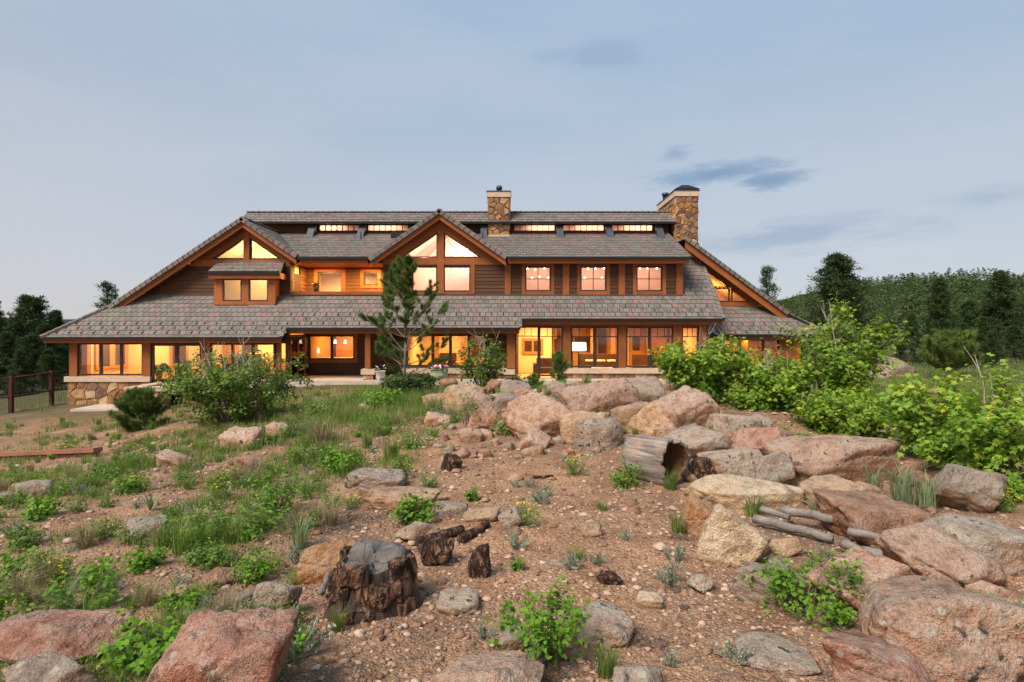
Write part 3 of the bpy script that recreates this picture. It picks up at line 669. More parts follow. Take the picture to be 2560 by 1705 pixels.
for a, b, c, d in ((1018, 662, 1030, 735), (1176, 662, 1187, 735)): x0, x1, z0, z1 = rect(a, b, c, d, YT); part('trim', TRIMZ, None, (x0, x1, YT-0.06, YT+0.02, z0, z1))
x0, x1, z0, z1 = rect(1030, 729, 1176, 736, YT); part('window_sill', TRIM, None, (x0, x1, YT-0.055, YT+0.02, z0, z1))
for a, b in ((1262, 1277), (1407, 1423), (1546, 1562), (1690, 1706)): x0, x1, z0, z1 = rect(a, 657, b, 737, YT); part('corner_board', TRIMZ, None, (x0, x1, YT-0.075, YT+0.02, z0, z1))
part('flashing', STEEL, None, (-20.4, BX0-0.05, YT-0.06, YT-0.036, Z0U-0.06, Z0U+0.035), (BX1+0.05, xg1, YT-0.06, YT-0.036, Z0U-0.06, Z0U+0.035)); part('bay_floor', CREAM, None, (BX0+0.1, BX1-0.1, YB+0.12, YT+0.1, Z_(757, YB)-0.1, Z_(757, YB)))
# dormer side wall, clerestory
m = MB(); m.add([(xg1, YT, Z0U), (xg1, YC+0.3, zlow(0, YC+0.3)), (xg1, YC+0.3, zdor(0, YC+0.3)), (xg1, YT, zte), (xg1-0.1, YT, Z0U), (xg1-0.1, YC+0.3, zlow(0, YC+0.3)), (xg1-0.1, YC+0.3, zdor(0, YC+0.3)), (xg1-0.1, YT, zte)],
                 [(0, 1, 2, 3), (7, 6, 5, 4), (0, 3, 7, 4), (1, 5, 6, 2), (0, 4, 5, 1), (3, 2, 6, 7)]); hb(m, 'siding_wall', SIDING)
zc0, zc1 = zdor(0, YC)+0.02, ztop(0, YC)-0.12
cl_us = [(797, 900), (918, 1022), (1284, 1388), (1407, 1511), (1529, 1633)]
siding_wall([(-15.6, zc0), (9.6, zc0), (9.6, zc1), (-15.6, zc1)], [rect(a, 561, b, 578, YC) for a, b in cl_us], YC, step=0.15)
for a, b in cl_us: window(a, 561, b, 578, YC, 7, 1, fw=0.05, mw=0.035)
for u in (786, 909, 1031, 1210, 1282 if False else 1211, 1398, 1520, 1644):
    if u in (1210,): continue
    xc = X_(u, YC)
    m = MB(); m.add([(xc-0.2, YC-0.04, zc1-0.06), (xc+0.2, YC-0.04, zc1-0.06), (xc+0.2, YC-0.04, zc0-0.05), (xc-0.2, YC-0.04, zc0-0.05), (xc-0.2, YC-0.95, zdor(0, YC-0.95)+0.05), (xc+0.2, YC-0.95, zdor(0, YC-0.95)+0.05)],
                 [(0, 1, 5, 4), (1, 2, 5), (0, 4, 3), (0, 3, 2, 1), (3, 4, 5, 2)]); hb(m, 'metal_brace', STEEL)
part('roof_vent', BLACK, rfD, (X_(980, 34.0), X_(1010, 34.0), 33.7, 34.2, zdor(0, 33.9), zdor(0, 33.9)+0.33))
for u, v in ((902, 592), (1206, 575)):
    mm = MB(); mm.tube([(X_(u, 33.6), 33.6, zdor(0, 33.6)-0.1), (X_(u, 33.6), 33.6, zdor(0, 33.6)+0.45)], 0.05, 0.05, 8); hb(mm, 'vent_pipe', STEEL, rfD)

# ---- stonework
def stones(x0, x1, z0, z1, size, fn, parent, seed=1, depth=0.05):
    """rubble facing: fn(a, b, d) maps face coordinates (and depth out of the face) to the world"""
    rs = random.Random(seed); pts = []
    ny = max(1, round((z1-z0)/(size*0.85))); 
    for j in range(ny):
        nx = max(1, round((x1-x0)/size*rs.uniform(0.85, 1.15)))
        for i in range(nx): pts.append((x0+(i+0.5+rs.uniform(-0.34, 0.34)+(0.25 if j % 2 else -0.25))*(x1-x0)/nx, z0+(j+0.5+rs.uniform(-0.3, 0.3))*(z1-z0)/ny, rs.uniform(-0.05, 0.05)*size))
    for i, (px, pz, w1) in enumerate(pts):
        q = [(x0, z0), (x1, z0), (x1, z1), (x0, z1)]
        for j, (qx, qz, w2) in enumerate(pts):
            if i == j: continue
            nx, nz = qx-px, qz-pz; l = math.hypot(nx, nz)
            if l > size*3.2 or l < 1e-6: continue
            q = clip(q, nx/l, nz/l, (nx*(px+qx)/2+nz*(pz+qz)/2)/l+(w1-w2)*0.5-0.006)
            if len(q) < 3: break
        if len(q) < 3 or abs(area(q)) < 0.004: continue
        if area(q) < 0: q = q[::-1]
        k = len(q); cx = sum(p[0] for p in q)/k; cz = sum(p[1] for p in q)/k; d0 = depth*rs.uniform(0.5, 1.0); tl = (rs.uniform(-0.12, 0.12), rs.uniform(-0.12, 0.12))
        rim = [fn(a, b, -0.01) for a, b in q]
        mid = [fn(cx+(a-cx)*0.93, cz+(b-cz)*0.93, d0*0.55+rs.uniform(-0.008, 0.008)) for a, b in q]
        inn = [fn(cx+(a-cx)*0.62, cz+(b-cz)*0.62, d0+(a-cx)*tl[0]+(b-cz)*tl[1]+rs.uniform(-0.01, 0.01)) for a, b in q]
        m = MB(); fs = [tuple(2*k+t for t in range(k))]
        for t in range(k): u = (t+1) % k; fs += [(t, u, u+k, t+k), (t+k, u+k, u+2*k, t+2*k)]
        m.add(rim+mid+inn, fs); hb(m, 'stone', STONES[rs.choices(range(7), [4, 3, 3, 3, 2, 2, 2])[0]], parent)
def front(Y): return lambda a, b, d: (a, Y-d, b)
def leftf(X): return lambda a, b, d: (X-d, a, b)            # face looking left, a = y (reversed winding handled by two-sided shading)
def rightf(X): return lambda a, b, d: (X+d, a, b)
YWL = 29.3
# left wing ground floor
LX0, LX1 = X_(169, YWL), -11.75; zcap1, zcap0 = Z_(941, YWL), Z_(954, YWL); zg = Z_(1020, YWL)-0.6
base = part('stone_base', MORTAR, None, (LX0, X_(377, YWL), YWL, YWL+0.3, zg, zcap0), (X_(505, YWL), LX1, YWL, YWL+0.3, zg, zcap0), (X_(377, YWL), X_(505, YWL), YWL+0.02, YWL+0.3, zg, -0.02), (LX0, LX0+0.3, YWL+0.3, 44, zg, zcap0))
stones(LX0, X_(377, YWL), Z_(1018, YWL), zcap0, 0.52, front(YWL), base, 3, 0.07); stones(X_(505, YWL), LX1, Z_(1000, YWL), zcap0, 0.5, front(YWL), base, 4, 0.06)
part('cap_stone', CAPST, base, (LX0-0.1, X_(280, YWL)-0.004, YWL-0.12, YWL+0.2, zcap0, zcap1)); part('cap_stone', CAPST, base, (X_(280, YWL), X_(378, YWL), YWL-0.12, YWL+0.2, zcap0, zcap1)); part('cap_stone', CAPST, base, (X_(505, YWL), LX1, YWL-0.12, YWL+0.2, zcap0, zcap1))
zle = zlow(0, YL)-0.25
def post(u0, u1, Y, z0, z1, d=0.12, name='post'): return part(name, TRIMZ, None, (X_(u0, Y), X_(u1, Y), Y-0.06, Y+d, z0, z1))
post(175, 194.5, YWL, zcap1, zle); post(358, 377, YWL, zcap1, zle); post(505, 525, YWL, zcap1, zle); post(687, 702, YWL, zcap1-0.3, zle)
window(195, 857, 357.5, 939, YWL, 3, 1, fw=0.09, mw=0.13); window(525, 858, 687, 939, YWL, 3, 1, fw=0.09, mw=0.13)
window(377, 858, 505, 954, YWL, 2, 1, fw=0.14, mw=0.2, name='sliding_door')
part('header', BACK, None, (LX0, LX1, YWL+0.12, YWL+0.2, Z_(859, YWL), zle+0.5))
# house flank walls and back
part('flank_wall', SIDING, None, (LX0+0.02, LX0+0.2, YWL+0.3, 44, zcap0, zle+0.3)); part('back_wall', SIDING, None, (LX0, 17, 43.8, 44, -1.6, 3.2))
part('gable_wall', SIDING, None, (10.28, 10.4, 30.35, 43.9, -0.5, 3.4))
# left block's porch side, with its tall glazed door
YKW = 32.3; XS = X_(718, YWL); zpc = zlow(0, YM)-0.27
side_wall(XS, YWL+0.02, YKW, -0.05, zpc, 1, holes=[(29.7, 31.9)])
m = MB()
for a, b in ((29.7, 29.82), (30.74, 30.86), (31.78, 31.9)): m.box(XS-0.08, XS+0.03, a, b, 0.0, zpc-0.1)
for a, b in ((29.82, 30.74), (30.86, 31.78)): m.box(XS-0.078, XS+0.028, a, b, zpc-0.22, zpc-0.1); m.box(XS-0.078, XS+0.028, a, b, 0.0, 0.14)
pd = hb(m, 'porch_door', TRIMZ)
for a, b in ((29.82, 30.74), (30.86, 31.78)): part('pane', GLASS, pd, (XS-0.03, XS-0.022, a, b, 0.14, zpc-0.22))
# kitchen wall
kw = rect(772, 838, 886, 899, YKW)
siding_wall([(XS, -0.05), (X_(1010, 30.2), -0.05), (X_(1010, 30.2), zpc), (XS, zpc)], [kw], YKW)
window(772, 838, 886, 899, YKW, 2, 1, fw=0.08, mw=0.14, trim=0.17)
# porch column on its stone pier
PY = 29.5
part('porch_post', TRIMZ, None, (X_(913, PY), X_(926, PY), PY-0.05, PY+0.22, Z_(921, PY), zpc-0.02))
def pier(u0, u1, vt, vb, Y, name='stone_pier', dep=0.5):
    x0, x1, z0, z1 = rect(u0, vt+13, u1, vb, Y); pr = part(name, MORTAR, None, (x0+0.05, x1-0.05, Y, Y+dep, min(z0, -0.2), z1)); stones(x0+0.03, x1-0.03, max(0.0, z0), z1, 0.3, front(Y), pr, int(u0), 0.05)
    part('cap_stone', CAPST, pr, (x0-0.06, x1+0.06, Y-0.1, Y+dep+0.1, z1, z1+0.27)); return pr
pier(906, 935, 923, 951, PY-0.1)
# dining bay
YN = 30.2; DX0, DX1 = X_(1010, YN), X_(1291, YN); zc_t, zc_b = Z_(920, YN), Z_(933, YN)
siding_wall([(DX0, zc_b), (DX1, zc_b), (DX1, zpc+0.05), (DX0, zpc+0.05)], [rect(1016, 837, 1213, 916, YN)], YN)
for a, b in ((1016, 1082), (1082, 1126), (1126, 1172), (1172, 1213)): window(a, 837, b, 916, YN, 1, 1, fw=0.075, name='window')
side_wall(DX0, YN+0.12, YKW, -0.05, zpc, -1)
b2 = part('stone_base', MORTAR, None, (DX0, DX1-0.3, YN-0.02, YN+0.3, -0.6, zc_b)); stones(DX0, DX1-0.3, 0.0, zc_b, 0.36, front(YN-0.02), b2, 8, 0.05)
part('cap_stone', CAPST, b2, (DX0-0.05, X_(1215, YN), YN-0.16, YN+0.01, zc_b, zc_t)); part('cap_stone', CAPST, b2, (X_(1215, YN)+0.005, DX1-0.5, YN-0.16, YN+0.01, zc_b, zc_t))
pier(1262, 1288, 923, 951, 29.75); part('porch_post', TRIMZ, None, (X_(1267, 29.85), X_(1289, 29.85), 29.8, 30.15, Z_(921, 29.8), zpc-0.02))
# living room front
zre = zlow(0, YR)-0.26; RT = 816
window(1293, RT, 1347, 950, YN, 1, 1, fw=0.07, transom=(0.165, 3), name='sliding_door'); window(1347, RT, 1407, 950, YN, 1, 1, fw=0.09, transom=(0.165, 3), name='sliding_door')
rw = [(1427, 1487), (1487, 1546), (1565, 1624), (1624, 1683), (1704, 1747)]
for a, b in rw: window(a, RT, b, 918, YN, 1, 1, fw=0.085, transom=(0.23, 3), name='window')
for a, b in ((1407, 1427), (1546, 1565), (1683, 1704), (1747, 1765)): post(a, b, YN, zc_t-0.02, zre)
part('header', TRIM, None, (X_(1291, YN), X_(1765, YN), YN-0.03, YN+0.1, Z_(RT, YN), zre+0.02))
b3 = part('stone_base', MORTAR, None, (X_(1407, YN), X_(1765, YN), YN-0.02, YN+0.3, -0.6, zc_b)); stones(X_(1407, YN), X_(1765, YN), 0.0, zc_b, 0.36, front(YN-0.02), b3, 9, 0.05)
for a, b in ((1407, 1500), (1500, 1590), (1590, 1690), (1690, 1768)): part('cap_stone', CAPST, b3, (X_(a, YN)+0.004, X_(b, YN), YN-0.16, YN+0.01, zc_b, zc_t))
# right wing
YRW = 32.0; zwe = ZWE-0.28
b4 = part('stone_base', MORTAR, None, (10.4, 16.6, YRW, YRW+0.3, -0.8, 0.55)); stones(10.45, 16.6, 0.0, 0.36, 0.36, front(YRW), b4, 10, 0.05); part('cap_stone', CAPST, b4, (10.42, 16.7, YRW-0.16, YRW+0.02, 0.36, 0.56))
for a, b in ((1765, 1806), (1806, 1852), (1868, 1908), (1908, 1948)): window(a, 848, b, 917, YRW, 1, 1, fw=0.08, trim=0.0)
post(1852, 1868, YRW, 0.56, zwe); post(1948, 1990, YRW, 0.56, zwe); part('header', TRIM, None, (10.4, 16.6, YRW-0.02, YRW+0.1, Z_(848, YRW), zwe+0.02)); part('flank_wall', SIDING, None, (16.4, 16.58, YRW+0.1, 43.8, -0.8, zwe+0.3))
xw = lambda u: X_(u, YWT); zwv = lambda v: Z_(v, YWT); under = lambda u: (zwr(xw(u))-0.62)
zb_, zm_ = zwv(755), zwv(719); zlo = zwv(757)
uL, uM = 1735, 1827
xend = XWP+(ZWP-0.62-zb_)/SW; xmid = XWP+(ZWP-0.62-zm_)/SW
tri_window([(xw(uL), zm_), (min(xmid, xw(1828)), zm_), (xw(uL), under(uL))], YWT); tri_window([(xw(uL), zb_), (xw(1825), zb_), (xw(1825), zm_-0.02), (xw(uL), zm_-0.02)], YWT)
tri_window([(xw(1829), zb_), (xend-0.05, zb_), (xw(1829), min(zm_-0.02, under(1829)))], YWT)
part('tie_beam', TRIM, None, (10.4, xend+0.3, YWT-0.05, YWT+0.1, zwv(765), zb_)); m = MB(); m.prism([(xend-0.1, zb_), (XWE+0.1, zwr(XWE+0.1)-0.5), (XWE+0.1, zwr(XWE)-0.05), (9.4, ZWP+0.1), (9.4, ZWP-0.62)], YWT-0.02, YWT+0.1) if False else m.prism([(xend-0.15, zb_), (xend+0.8, zb_-0.2), (XWE, zwr(XWE)), (10.2, zwr(10.2)), (10.2, zwr(10.2)-0.62)], YWT-0.04, YWT+0.08); hb(m, 'timber_infill', TRIM)

# ---- chimneys
def chimney(x0, x1, y0, y1, z0, z1, seed, size=0.38):
    ch = part('chimney', MORTAR, None, (x0, x1, y0, y1, z0, z1)); stones(x0, x1, z0+0.3, z1-0.02, size, front(y0), ch, seed, 0.06)
    vis = x0 if x0 > 0 else None
    stones(y0, y1, z0+0.8, z1-0.02, size, leftf(x0), ch, seed+1, 0.06); stones(y0, y1, z0+0.8, z1-0.02, size, rightf(x1), ch, seed+2, 0.06)
    part('cap_stone', CAPST, ch, (x0-0.09, x1+0.09, y0-0.09, y1+0.09, z1, z1+0.32)); part('cap_flashing', STEEL, ch, (x0-0.12, x1+0.12, y0-0.12, y1+0.12, z1+0.322, z1+0.38)); return ch
cA = chimney(X_(1221, 34.4), X_(1273, 34.4), 34.4, 35.8, zdor(0, 34.2)-0.3, Z_(493, 34.4), 21)
m = MB(); xc = X_(1248, 34.9); zz = Z_(479, 34.4); m.lathe([(0.16, 0), (0.16, 0.22), (0.19, 0.22), (0.19, 0.36), (0.15, 0.36), (0.15, 0.42), (0.0, 0.42)], (xc, 34.9, zz+0.05), 14); hb(m, 'flue', STEEL, cA, True)
part('cap_stone', CAPST, cA, (X_(1221, 34.4)-0.06, X_(1273, 34.4)+0.06, 34.22, 34.36, zdor(0, 34.2)+0.0, zdor(0, 34.2)+0.12))
cB_ = chimney(X_(1690, YCH), X_(1744, YCH), YCH, 38.3, zlow(0, YCH)-1.5, Z_(491, YCH), 31)
m = MB(); xa_, xb_ = X_(1680, 36), X_(1722, 36); zz = Z_(478, YCH)+0.02
m.add([(xa_-0.2, 34.6, zz+0.22), (xb_+0.25, 34.6, zz+0.22), (xb_+0.25, 36.9, zz+0.22), (xa_-0.2, 36.9, zz+0.22), (xa_+0.35, 35.1, zz+0.56), (xb_-0.3, 35.1, zz+0.56), (xb_-0.3, 36.4, zz+0.56), (xa_+0.35, 36.4, zz+0.56)],
      [(0, 1, 5, 4), (1, 2, 6, 5), (2, 3, 7, 6), (3, 0, 4, 7), (4, 5, 6, 7), (3, 2, 1, 0)]); hb(m, 'flue_hood', BLACK, cB_)
m = MB()
for x in (xa_+0.05, xb_-0.1):
    for y in (34.85, 36.6): m.box(x, x+0.05, y, y+0.05, zz-0.05, zz+0.25)
hb(m, 'hood_stand', BLACK, cB_); m = MB(); m.lathe([(0.17, 0), (0.17, 0.45), (0.22, 0.45), (0.22, 0.6), (0, 0.6)], (xa_-0.05, 37.4, zz), 12); hb(m, 'flue', STEEL, cB_, True)
part('flashing', STEEL, None, (X_(1690, YCH)-0.25, X_(1744, YCH)+0.05, YCH-0.12, YCH-0.03, zlow(0, YCH)-0.08, zlow(0, YCH)+0.14))
# downpipes
for u, Y, za, zb2 in ((687, YWL, zle+0.05, -0.6), (1290, 29.75, zpc+0.1, 0.0)):
    m = MB(); m.tube([(X_(u, Y-0.12), Y-0.12, za), (X_(u, Y-0.12), Y-0.12, zb2)], 0.045, 0.045, 8); hb(m, 'downpipe', GUTTER)

# ================================================================== ROOMS (behind the glass) and their lamps
def room(x0, x1, y0, y1, z0, z1, wall, ceil=None, floor=None, name='interior_wall'):
    m = MB(); v = [(x0,y0,z0),(x1,y0,z0),(x1,y1,z0),(x0,y1,z0),(x0,y0,z1),(x1,y0,z1),(x1,y1,z1),(x0,y1,z1)]
    m.add(v, [(1, 2, 6, 5), (2, 3, 7, 6), (3, 0, 4, 7)], 0); m.add(v, [(0, 1, 2, 3)], 1); m.add(v, [(7, 6, 5, 4)], 2)
    return hb(m, name, [wall, floor or FLOORW, ceil or wall])
def room_poly(pts, y0, y1, wall, name='interior_wall', floor=None):
    """room with a (x,z) cross-section, open towards the window wall; pts[0], pts[1] are the floor"""
    m = MB(); n = len(pts); vs = [(x, y0, z) for x, z in pts]+[(x, y1, z) for x, z in pts]
    m.add(vs, [tuple(range(n, 2*n))]+[(i, (i+1) % n, (i+1) % n+n, i+n) for i in range(1, n)], 0); m.add(vs, [(0, 1, 1+n, n)], 1)
    return hb(m, name, [wall, floor or FLOORW])
def room_shed(x0, x1, prof, wall, name='interior_wall', floor=None):
    """room with a (y,z) cross-section listed floor-front, floor-back, back-top, front-top"""
    m = MB(); vs = [(x0, y, z) for y, z in prof]+[(x1, y, z) for y, z in prof]
    m.add(vs, [(0, 1, 2, 3), (7, 6, 5, 4), (1, 5, 6, 2), (3, 2, 6, 7)], 0); m.add(vs, [(0, 4, 5, 1)], 1)
    return hb(m, name, [wall, floor or FLOORW])
LAMPK = 0.76
def lamp(x, y, z, size, power, col=(1, 0.66, 0.30), sy=None):
    d = bpy.data.lights.new('ceiling_light', 'AREA'); d.shape = 'RECTANGLE'; d.size = size; d.size_y = sy or size; d.energy = power*LAMPK; d.color = col
    o = bpy.data.objects.new('ceiling_light', d); COL.objects.link(o); o.location = (x, y, z); return o
WARM = (1, 0.46, 0.12); YEL = (1, 0.54, 0.165); PEACH = (1, 0.60, 0.38)
def bulb(x, y, z, power, col):
    d = bpy.data.lights.new('hanging_light', 'POINT'); d.shadow_soft_size = 0.06; d.energy = power; d.color = col; o = bpy.data.objects.new('hanging_light', d); COL.objects.link(o); o.location = (x, y, z)
DAMB = m_plain('amber_wall', (0.55, 0.31, 0.11), 0.9, 0.06)
# left wing
m = MB(); v = [(x, y, z) for z in (-0.03, 2.75) for x, y in ((LX0+0.25, YWL+0.21), (XS-0.1, YWL+0.21), (XS-0.1, 33.6), (LX0+0.25, 33.6))]; m.add(v, [(2, 3, 7, 6), (3, 0, 4, 7)], 0); m.add(v, [(0, 1, 2, 3)], 1); m.add(v, [(7, 6, 5, 4)], 2); hb(m, 'interior_wall', [CREAM, FLOORW, PALE])
part('interior_partition', CREAM, None, (XS-0.16, XS-0.11, 31.95, 33.6, -0.02, 2.74), (XS-0.16, XS-0.11, YWL+0.25, 29.68, -0.02, 2.74))
for x, p in ((-21.3, 150), (-18.2, 90), (-14.6, 190)): lamp(x, 31.6, 2.70, 1.6, p, YEL)
part('interior_window', DARKW, None, (-19.95, -18.3, 33.48, 33.58, 0.55, 2.2)); part('interior_trim', PINE, None, (-20.15, -19.95, 33.44, 33.57, 0.4, 2.35), (-18.3, -18.1, 33.44, 33.57, 0.4, 2.35), (-19.95, -18.3, 33.43, 33.56, 0.4, 0.55)); part('interior_partition', CREAM, None, (-18.05, -17.9, 31.5, 33.6, -0.03, 2.74))
part('interior_door', PINE, None, (-17.0, -16.1, 33.45, 33.56, 0, 2.1)); part('bookcase', DARKW, None, (-16.0, -14.8, 33.1, 33.55, 0, 1.15))
part('interior_window', DARKW, None, (LX0+0.26, LX0+0.30, 31.0, 31.9, 0.55, 2.1), (LX0+0.26, LX0+0.30, 32.3, 33.2, 0.55, 2.1))
part('interior_trim', PINE, None, *[(LX0+0.26, LX0+0.36, a, b, 0.4, 2.3) for a, b in ((30.82, 31.0), (31.9, 32.3), (33.2, 33.4))], (LX0+0.26, LX0+0.35, 30.9, 33.3, 0.38, 0.55), (LX0+0.26, LX0+0.35, 30.9, 33.3, 2.1, 2.26))
part('interior_picture', DARKW, None, (-15.9, -15.0, 33.5, 33.58, 1.3, 2.0)); part('sideboard', PINE, None, (-14.2, -12.6, 33.0, 33.55, 0, 0.9))
part('interior_pilaster', PINE, None, (LX0+0.3, LX0+0.55, 29.9, 30.2, -0.03, 2.7))
# kitchen
room(XS+0.1, -5.8, YKW+0.13, 36.8, -0.03, 2.6, DAMB, PINE); lamp(-10, 34.4, 2.55, 1.4, 100, WARM); lamp(-8, 34.8, 2.55, 1.0, 60, WARM)
part('wall_cabinet', DARKW, None, (-11.3, -10.4, 36.35, 36.78, 1.45, 2.35), (-9.7, -8.75, 36.35, 36.78, 1.45, 2.35), (-7.8, -7.0, 36.3, 36.78, 0.0, 2.35)); part('kitchen_cabinet', PINE, None, (-11.2, -9.9, 36.2, 36.75, 0, 2.4), (-8.6, -7.9, 36.2, 36.75, 0, 2.4)); part('kitchen_counter', CAPST, None, (-11.3, -8.2, 33.4, 34.1, 0.86, 0.92)); part('kitchen_island', PINE, None, (-11.2, -8.3, 33.45, 34.05, -0.02, 0.86))
# the porch side hall

# dining
room(DX0+0.12, 0.15, YN+0.14, 36, -0.03, 2.9, CREAM, PINE); lamp(-3.6, 32.6, 2.85, 1.5, 230, YEL); lamp(-1.4, 33.2, 2.85, 1.2, 130, WARM)
part('wall_cabinet', DARKW, None, (-4.5, -3.5, 35.5, 35.95, 0.0, 1.1), (-1.1, -0.3, 35.5, 35.95, 0.0, 2.0)); part('ceiling_beam', PINE, None, *[(x, x+0.2, 30.6, 35.9, 2.66, 2.86) for x in (-4.6, -2.6, -0.8)]); part('interior_trim', PINE, None, (-3.2, -2.95, 35.7, 35.95, 0, 2.8), (-1.6, -1.35, 35.7, 35.95, 0, 2.8), (-4.9, -4.6, 35.6, 35.95, 0, 2.8)); part('interior_window', DARKW, None, (-2.7, -1.8, 35.85, 35.95, 0.9, 2.2))
# living room
room(0.25, 10.2, YN+0.14, 38, -0.03, 3.0, DAMB, PINE); lamp(1.6, 32.4, 2.95, 1.4, 200, YEL); lamp(4.6, 34, 2.70, 1.6, 270, WARM); lamp(8.2, 33.2, 2.70, 1.4, 330, WARM)
part('interior_partition', CREAM, None, (0.3, 2.4, 34.4, 34.5, -0.03, 2.98)); part('interior_window', DARKW, None, (0.75, 1.75, 34.33, 34.39, 1.25, 1.9)); part('interior_trim', PINE, None, (0.62, 0.75, 34.3, 34.38, 1.1, 2.05), (1.75, 1.88, 34.3, 34.38, 1.1, 2.05), (1.19, 1.31, 34.3, 34.38, 1.25, 1.9), (0.75, 1.75, 34.29, 34.37, 1.1, 1.25), (0.75, 1.75, 34.29, 34.37, 1.9, 2.05))
for x in (2.6, 5.0, 6.3, 8.6): part('interior_post', PINE, None, (x, x+0.25, 36.2, 36.45, -0.02, 2.98))
part('interior_window', DARKW, None, (4.2, 5.6, 37.85, 37.95, 1.1, 2.1)); part('interior_door', PALE, None, (7.05, 7.75, 37.8, 37.95, 0, 2.3)); part('fireplace', STONES[0], None, (8.9, 10.0, 36.6, 37.9, 0, 2.9))
part('bookshelf', DARKW, None, (3.0, 4.0, 37.4, 37.9, 0, 2.2), (5.75, 6.2, 37.3, 37.9, 0.0, 2.6)); part('ceiling_beam', DARKW, None, *[(x, x+0.22, 30.7, 37.9, 2.72, 2.95) for x in (2.9, 5.2, 7.4, 9.2)]); part('wall_picture', DARKW, None, (2.75, 3.5, 36.1, 36.18, 1.2, 2.0), (8.05, 8.5, 37.85, 37.95, 1.2, 2.1)); part('bar_counter', DARKW, None, (4.1, 6.5, 34.2, 34.8, 0, 1.1), (7.2, 8.4, 33.6, 34.2, 0, 1.1))
# upper rooms
room_poly([(-20.2, Z0U-0.4), (xb-0.1, Z0U-0.4), (xb-0.1, rk(XGL, ZGL, 0.678, xb-0.1)-0.1), (XGL, ZGL-0.45), (-20.2, max(Z0U+0.3, rk(XGL, ZGL, 0.667, -20.2)-0.1))], YT+0.14, 34.2, CREAM); bulb(-14.9, 33.2, Z0U+2.2, 85, (1, 0.68, 0.36)); lamp(-14.6, 32.0, Z0U+1.9, 1.2, 50, (1, 0.70, 0.38))
room(xk0, xk1+0.5, YK+0.13, 36.2, Z0U-0.88, zk1-0.1, PALE, PALE); lamp((xk0+xk1)/2-0.3, 34.6, zk1-0.2, 1.2, 95, YEL)
for x in (xk0+1.1, xk1-1.2): lamp(x, 32.3, zk1-0.06, 0.25, 210, (1, 0.50, 0.15))
ROSE = m_plain('rose_plaster', (0.74, 0.56, 0.50), 0.9, 0.05)
XGR = X_(1266, YT)
room_poly([(xg0+0.12, Z0U-0.5), (XGR, Z0U-0.5), (XGR, rk(XGM, ZGM, 0.695, XGR)-0.12), (XGM, ZGM-0.5), (xg0+0.12, rk(XGM, ZGM, 0.695, xg0)-0.12)], YT+0.14, 34.6, ROSE); bulb(XGM+1.0, 33.6, Z0U+2.6, 95, (1, 0.70, 0.60)); bulb(XGM-1.2, 33.2, Z0U+1.6, 70, PEACH)
room_shed(XGR+0.1, xg1-0.15, [(YT+0.14, Z0U-0.4), (34.7, Z0U-0.4), (34.7, zdor(0, 34.7)-0.16), (YT+0.14, zdor(0, YT+0.14)-0.16)], ROSE)
for x in (1.6, 4.6, 7.6): lamp(x, 33.0, Z0U+2.5, 1.3, 52, PEACH)
m = MB()
for x in (-6.3, -1.5): m.tube([(x, 34.2, Z0U+1.2), (XGM, 34.2, Z0U+3.6)], 0.06, 0.06, 4)
hb(m, 'roof_truss', ROSE)
room_shed(XT0+1.2, XT1-0.4, [(YC+0.13, zdor(0, YC)-0.2), (YRG+0.3, zdor(0, YC)-0.2), (YRG+0.3, ztop(0, YRG)-0.42), (YC+0.13, ztop(0, YC)-0.14)], ROSE)
for x in (-11.5, -8, 2, 5, 8): lamp(x, YC+0.55, ztop(0, YC)-0.25, 1.8, 26, PEACH, 0.2)
# right wing
room_poly([(10.45, zwv(767)), (15.2, zwv(767)), (15.2, zwr(15.2)-0.3), (10.45, zwr(10.45)-0.3)], YWT+0.14, 37, DAMB); bulb(12.6, 35.6, zwv(767)+0.9, 48, (1, 0.58, 0.17))
room(10.45, 16.3, YRW+0.14, 35.5, -0.03, zwe-0.02, PINE, PINE); lamp(13.0, 33.5, zwe-0.08, 1.2, 170, (1, 0.48, 0.10)); part('interior_door', CREAM, None, (13.0, 13.5, 35.3, 35.45, 0, 2.1))
lamp(13.2, YRW-0.25, zwe-0.03, 0.3, 14, (1, 0.45, 0.1))

# ---- furniture seen through the windows
SHADE = m_emit('lit_lamp_shade', (1.0, 0.72, 0.38), 2.2); BULB = m_emit('lit_bulb', (1.0, 0.80, 0.5), 7)
def furn(name, label, cat, loc, *pieces, group=None):
    t = thing(name, label, cat, loc, group)
    for nm, mb, mat in pieces: mb.build(nm, mat, t)
    return t
furn('sofa', 'brown leather sofa inside the open glass door', 'sofa', (2.15, 32.2, 0), ('seat', MB().box(-0.75, 0.75, -0.45, 0.5, 0.12, 0.45), LEATHER), ('backrest', MB().box(-0.75, 0.75, 0.3, 0.55, 0.45, 0.95), LEATHER), ('arm', MB().box(-0.95, -0.75, -0.45, 0.55, 0.05, 0.68), LEATHER), ('arm', MB().box(0.75, 0.95, -0.45, 0.55, 0.05, 0.68), LEATHER))
def shade(r0, r1, h, z): return MB().lathe([(r0, z), (r1, z+h)], k=16)
furn('floor_lamp', 'lit floor lamp with a wide pale drum shade in the living room', 'lamp', (X_(1446, 31.6), 31.6, 0), ('stand', MB().tube([(0, 0, 0.02), (0, 0, 1.5)], 0.05, 0.03, 8).lathe([(0.2, 0.0), (0.18, 0.04), (0.03, 0.06)]), DARKW), ('shade', shade(0.44, 0.42, 0.45, 1.42), SHADE))
furn('coffee_table', 'low round white ottoman behind the living room glass', 'ottoman', (X_(1505, 31.8), 31.8, 0), ('cushion', MB().lathe([(0.0, 0.52), (0.45, 0.52), (0.6, 0.45), (0.6, 0.2), (0.55, 0.1)]), LINEN), ('leg', MB().lathe([(0.4, 0.1), (0.38, 0.0)]), DARKW))
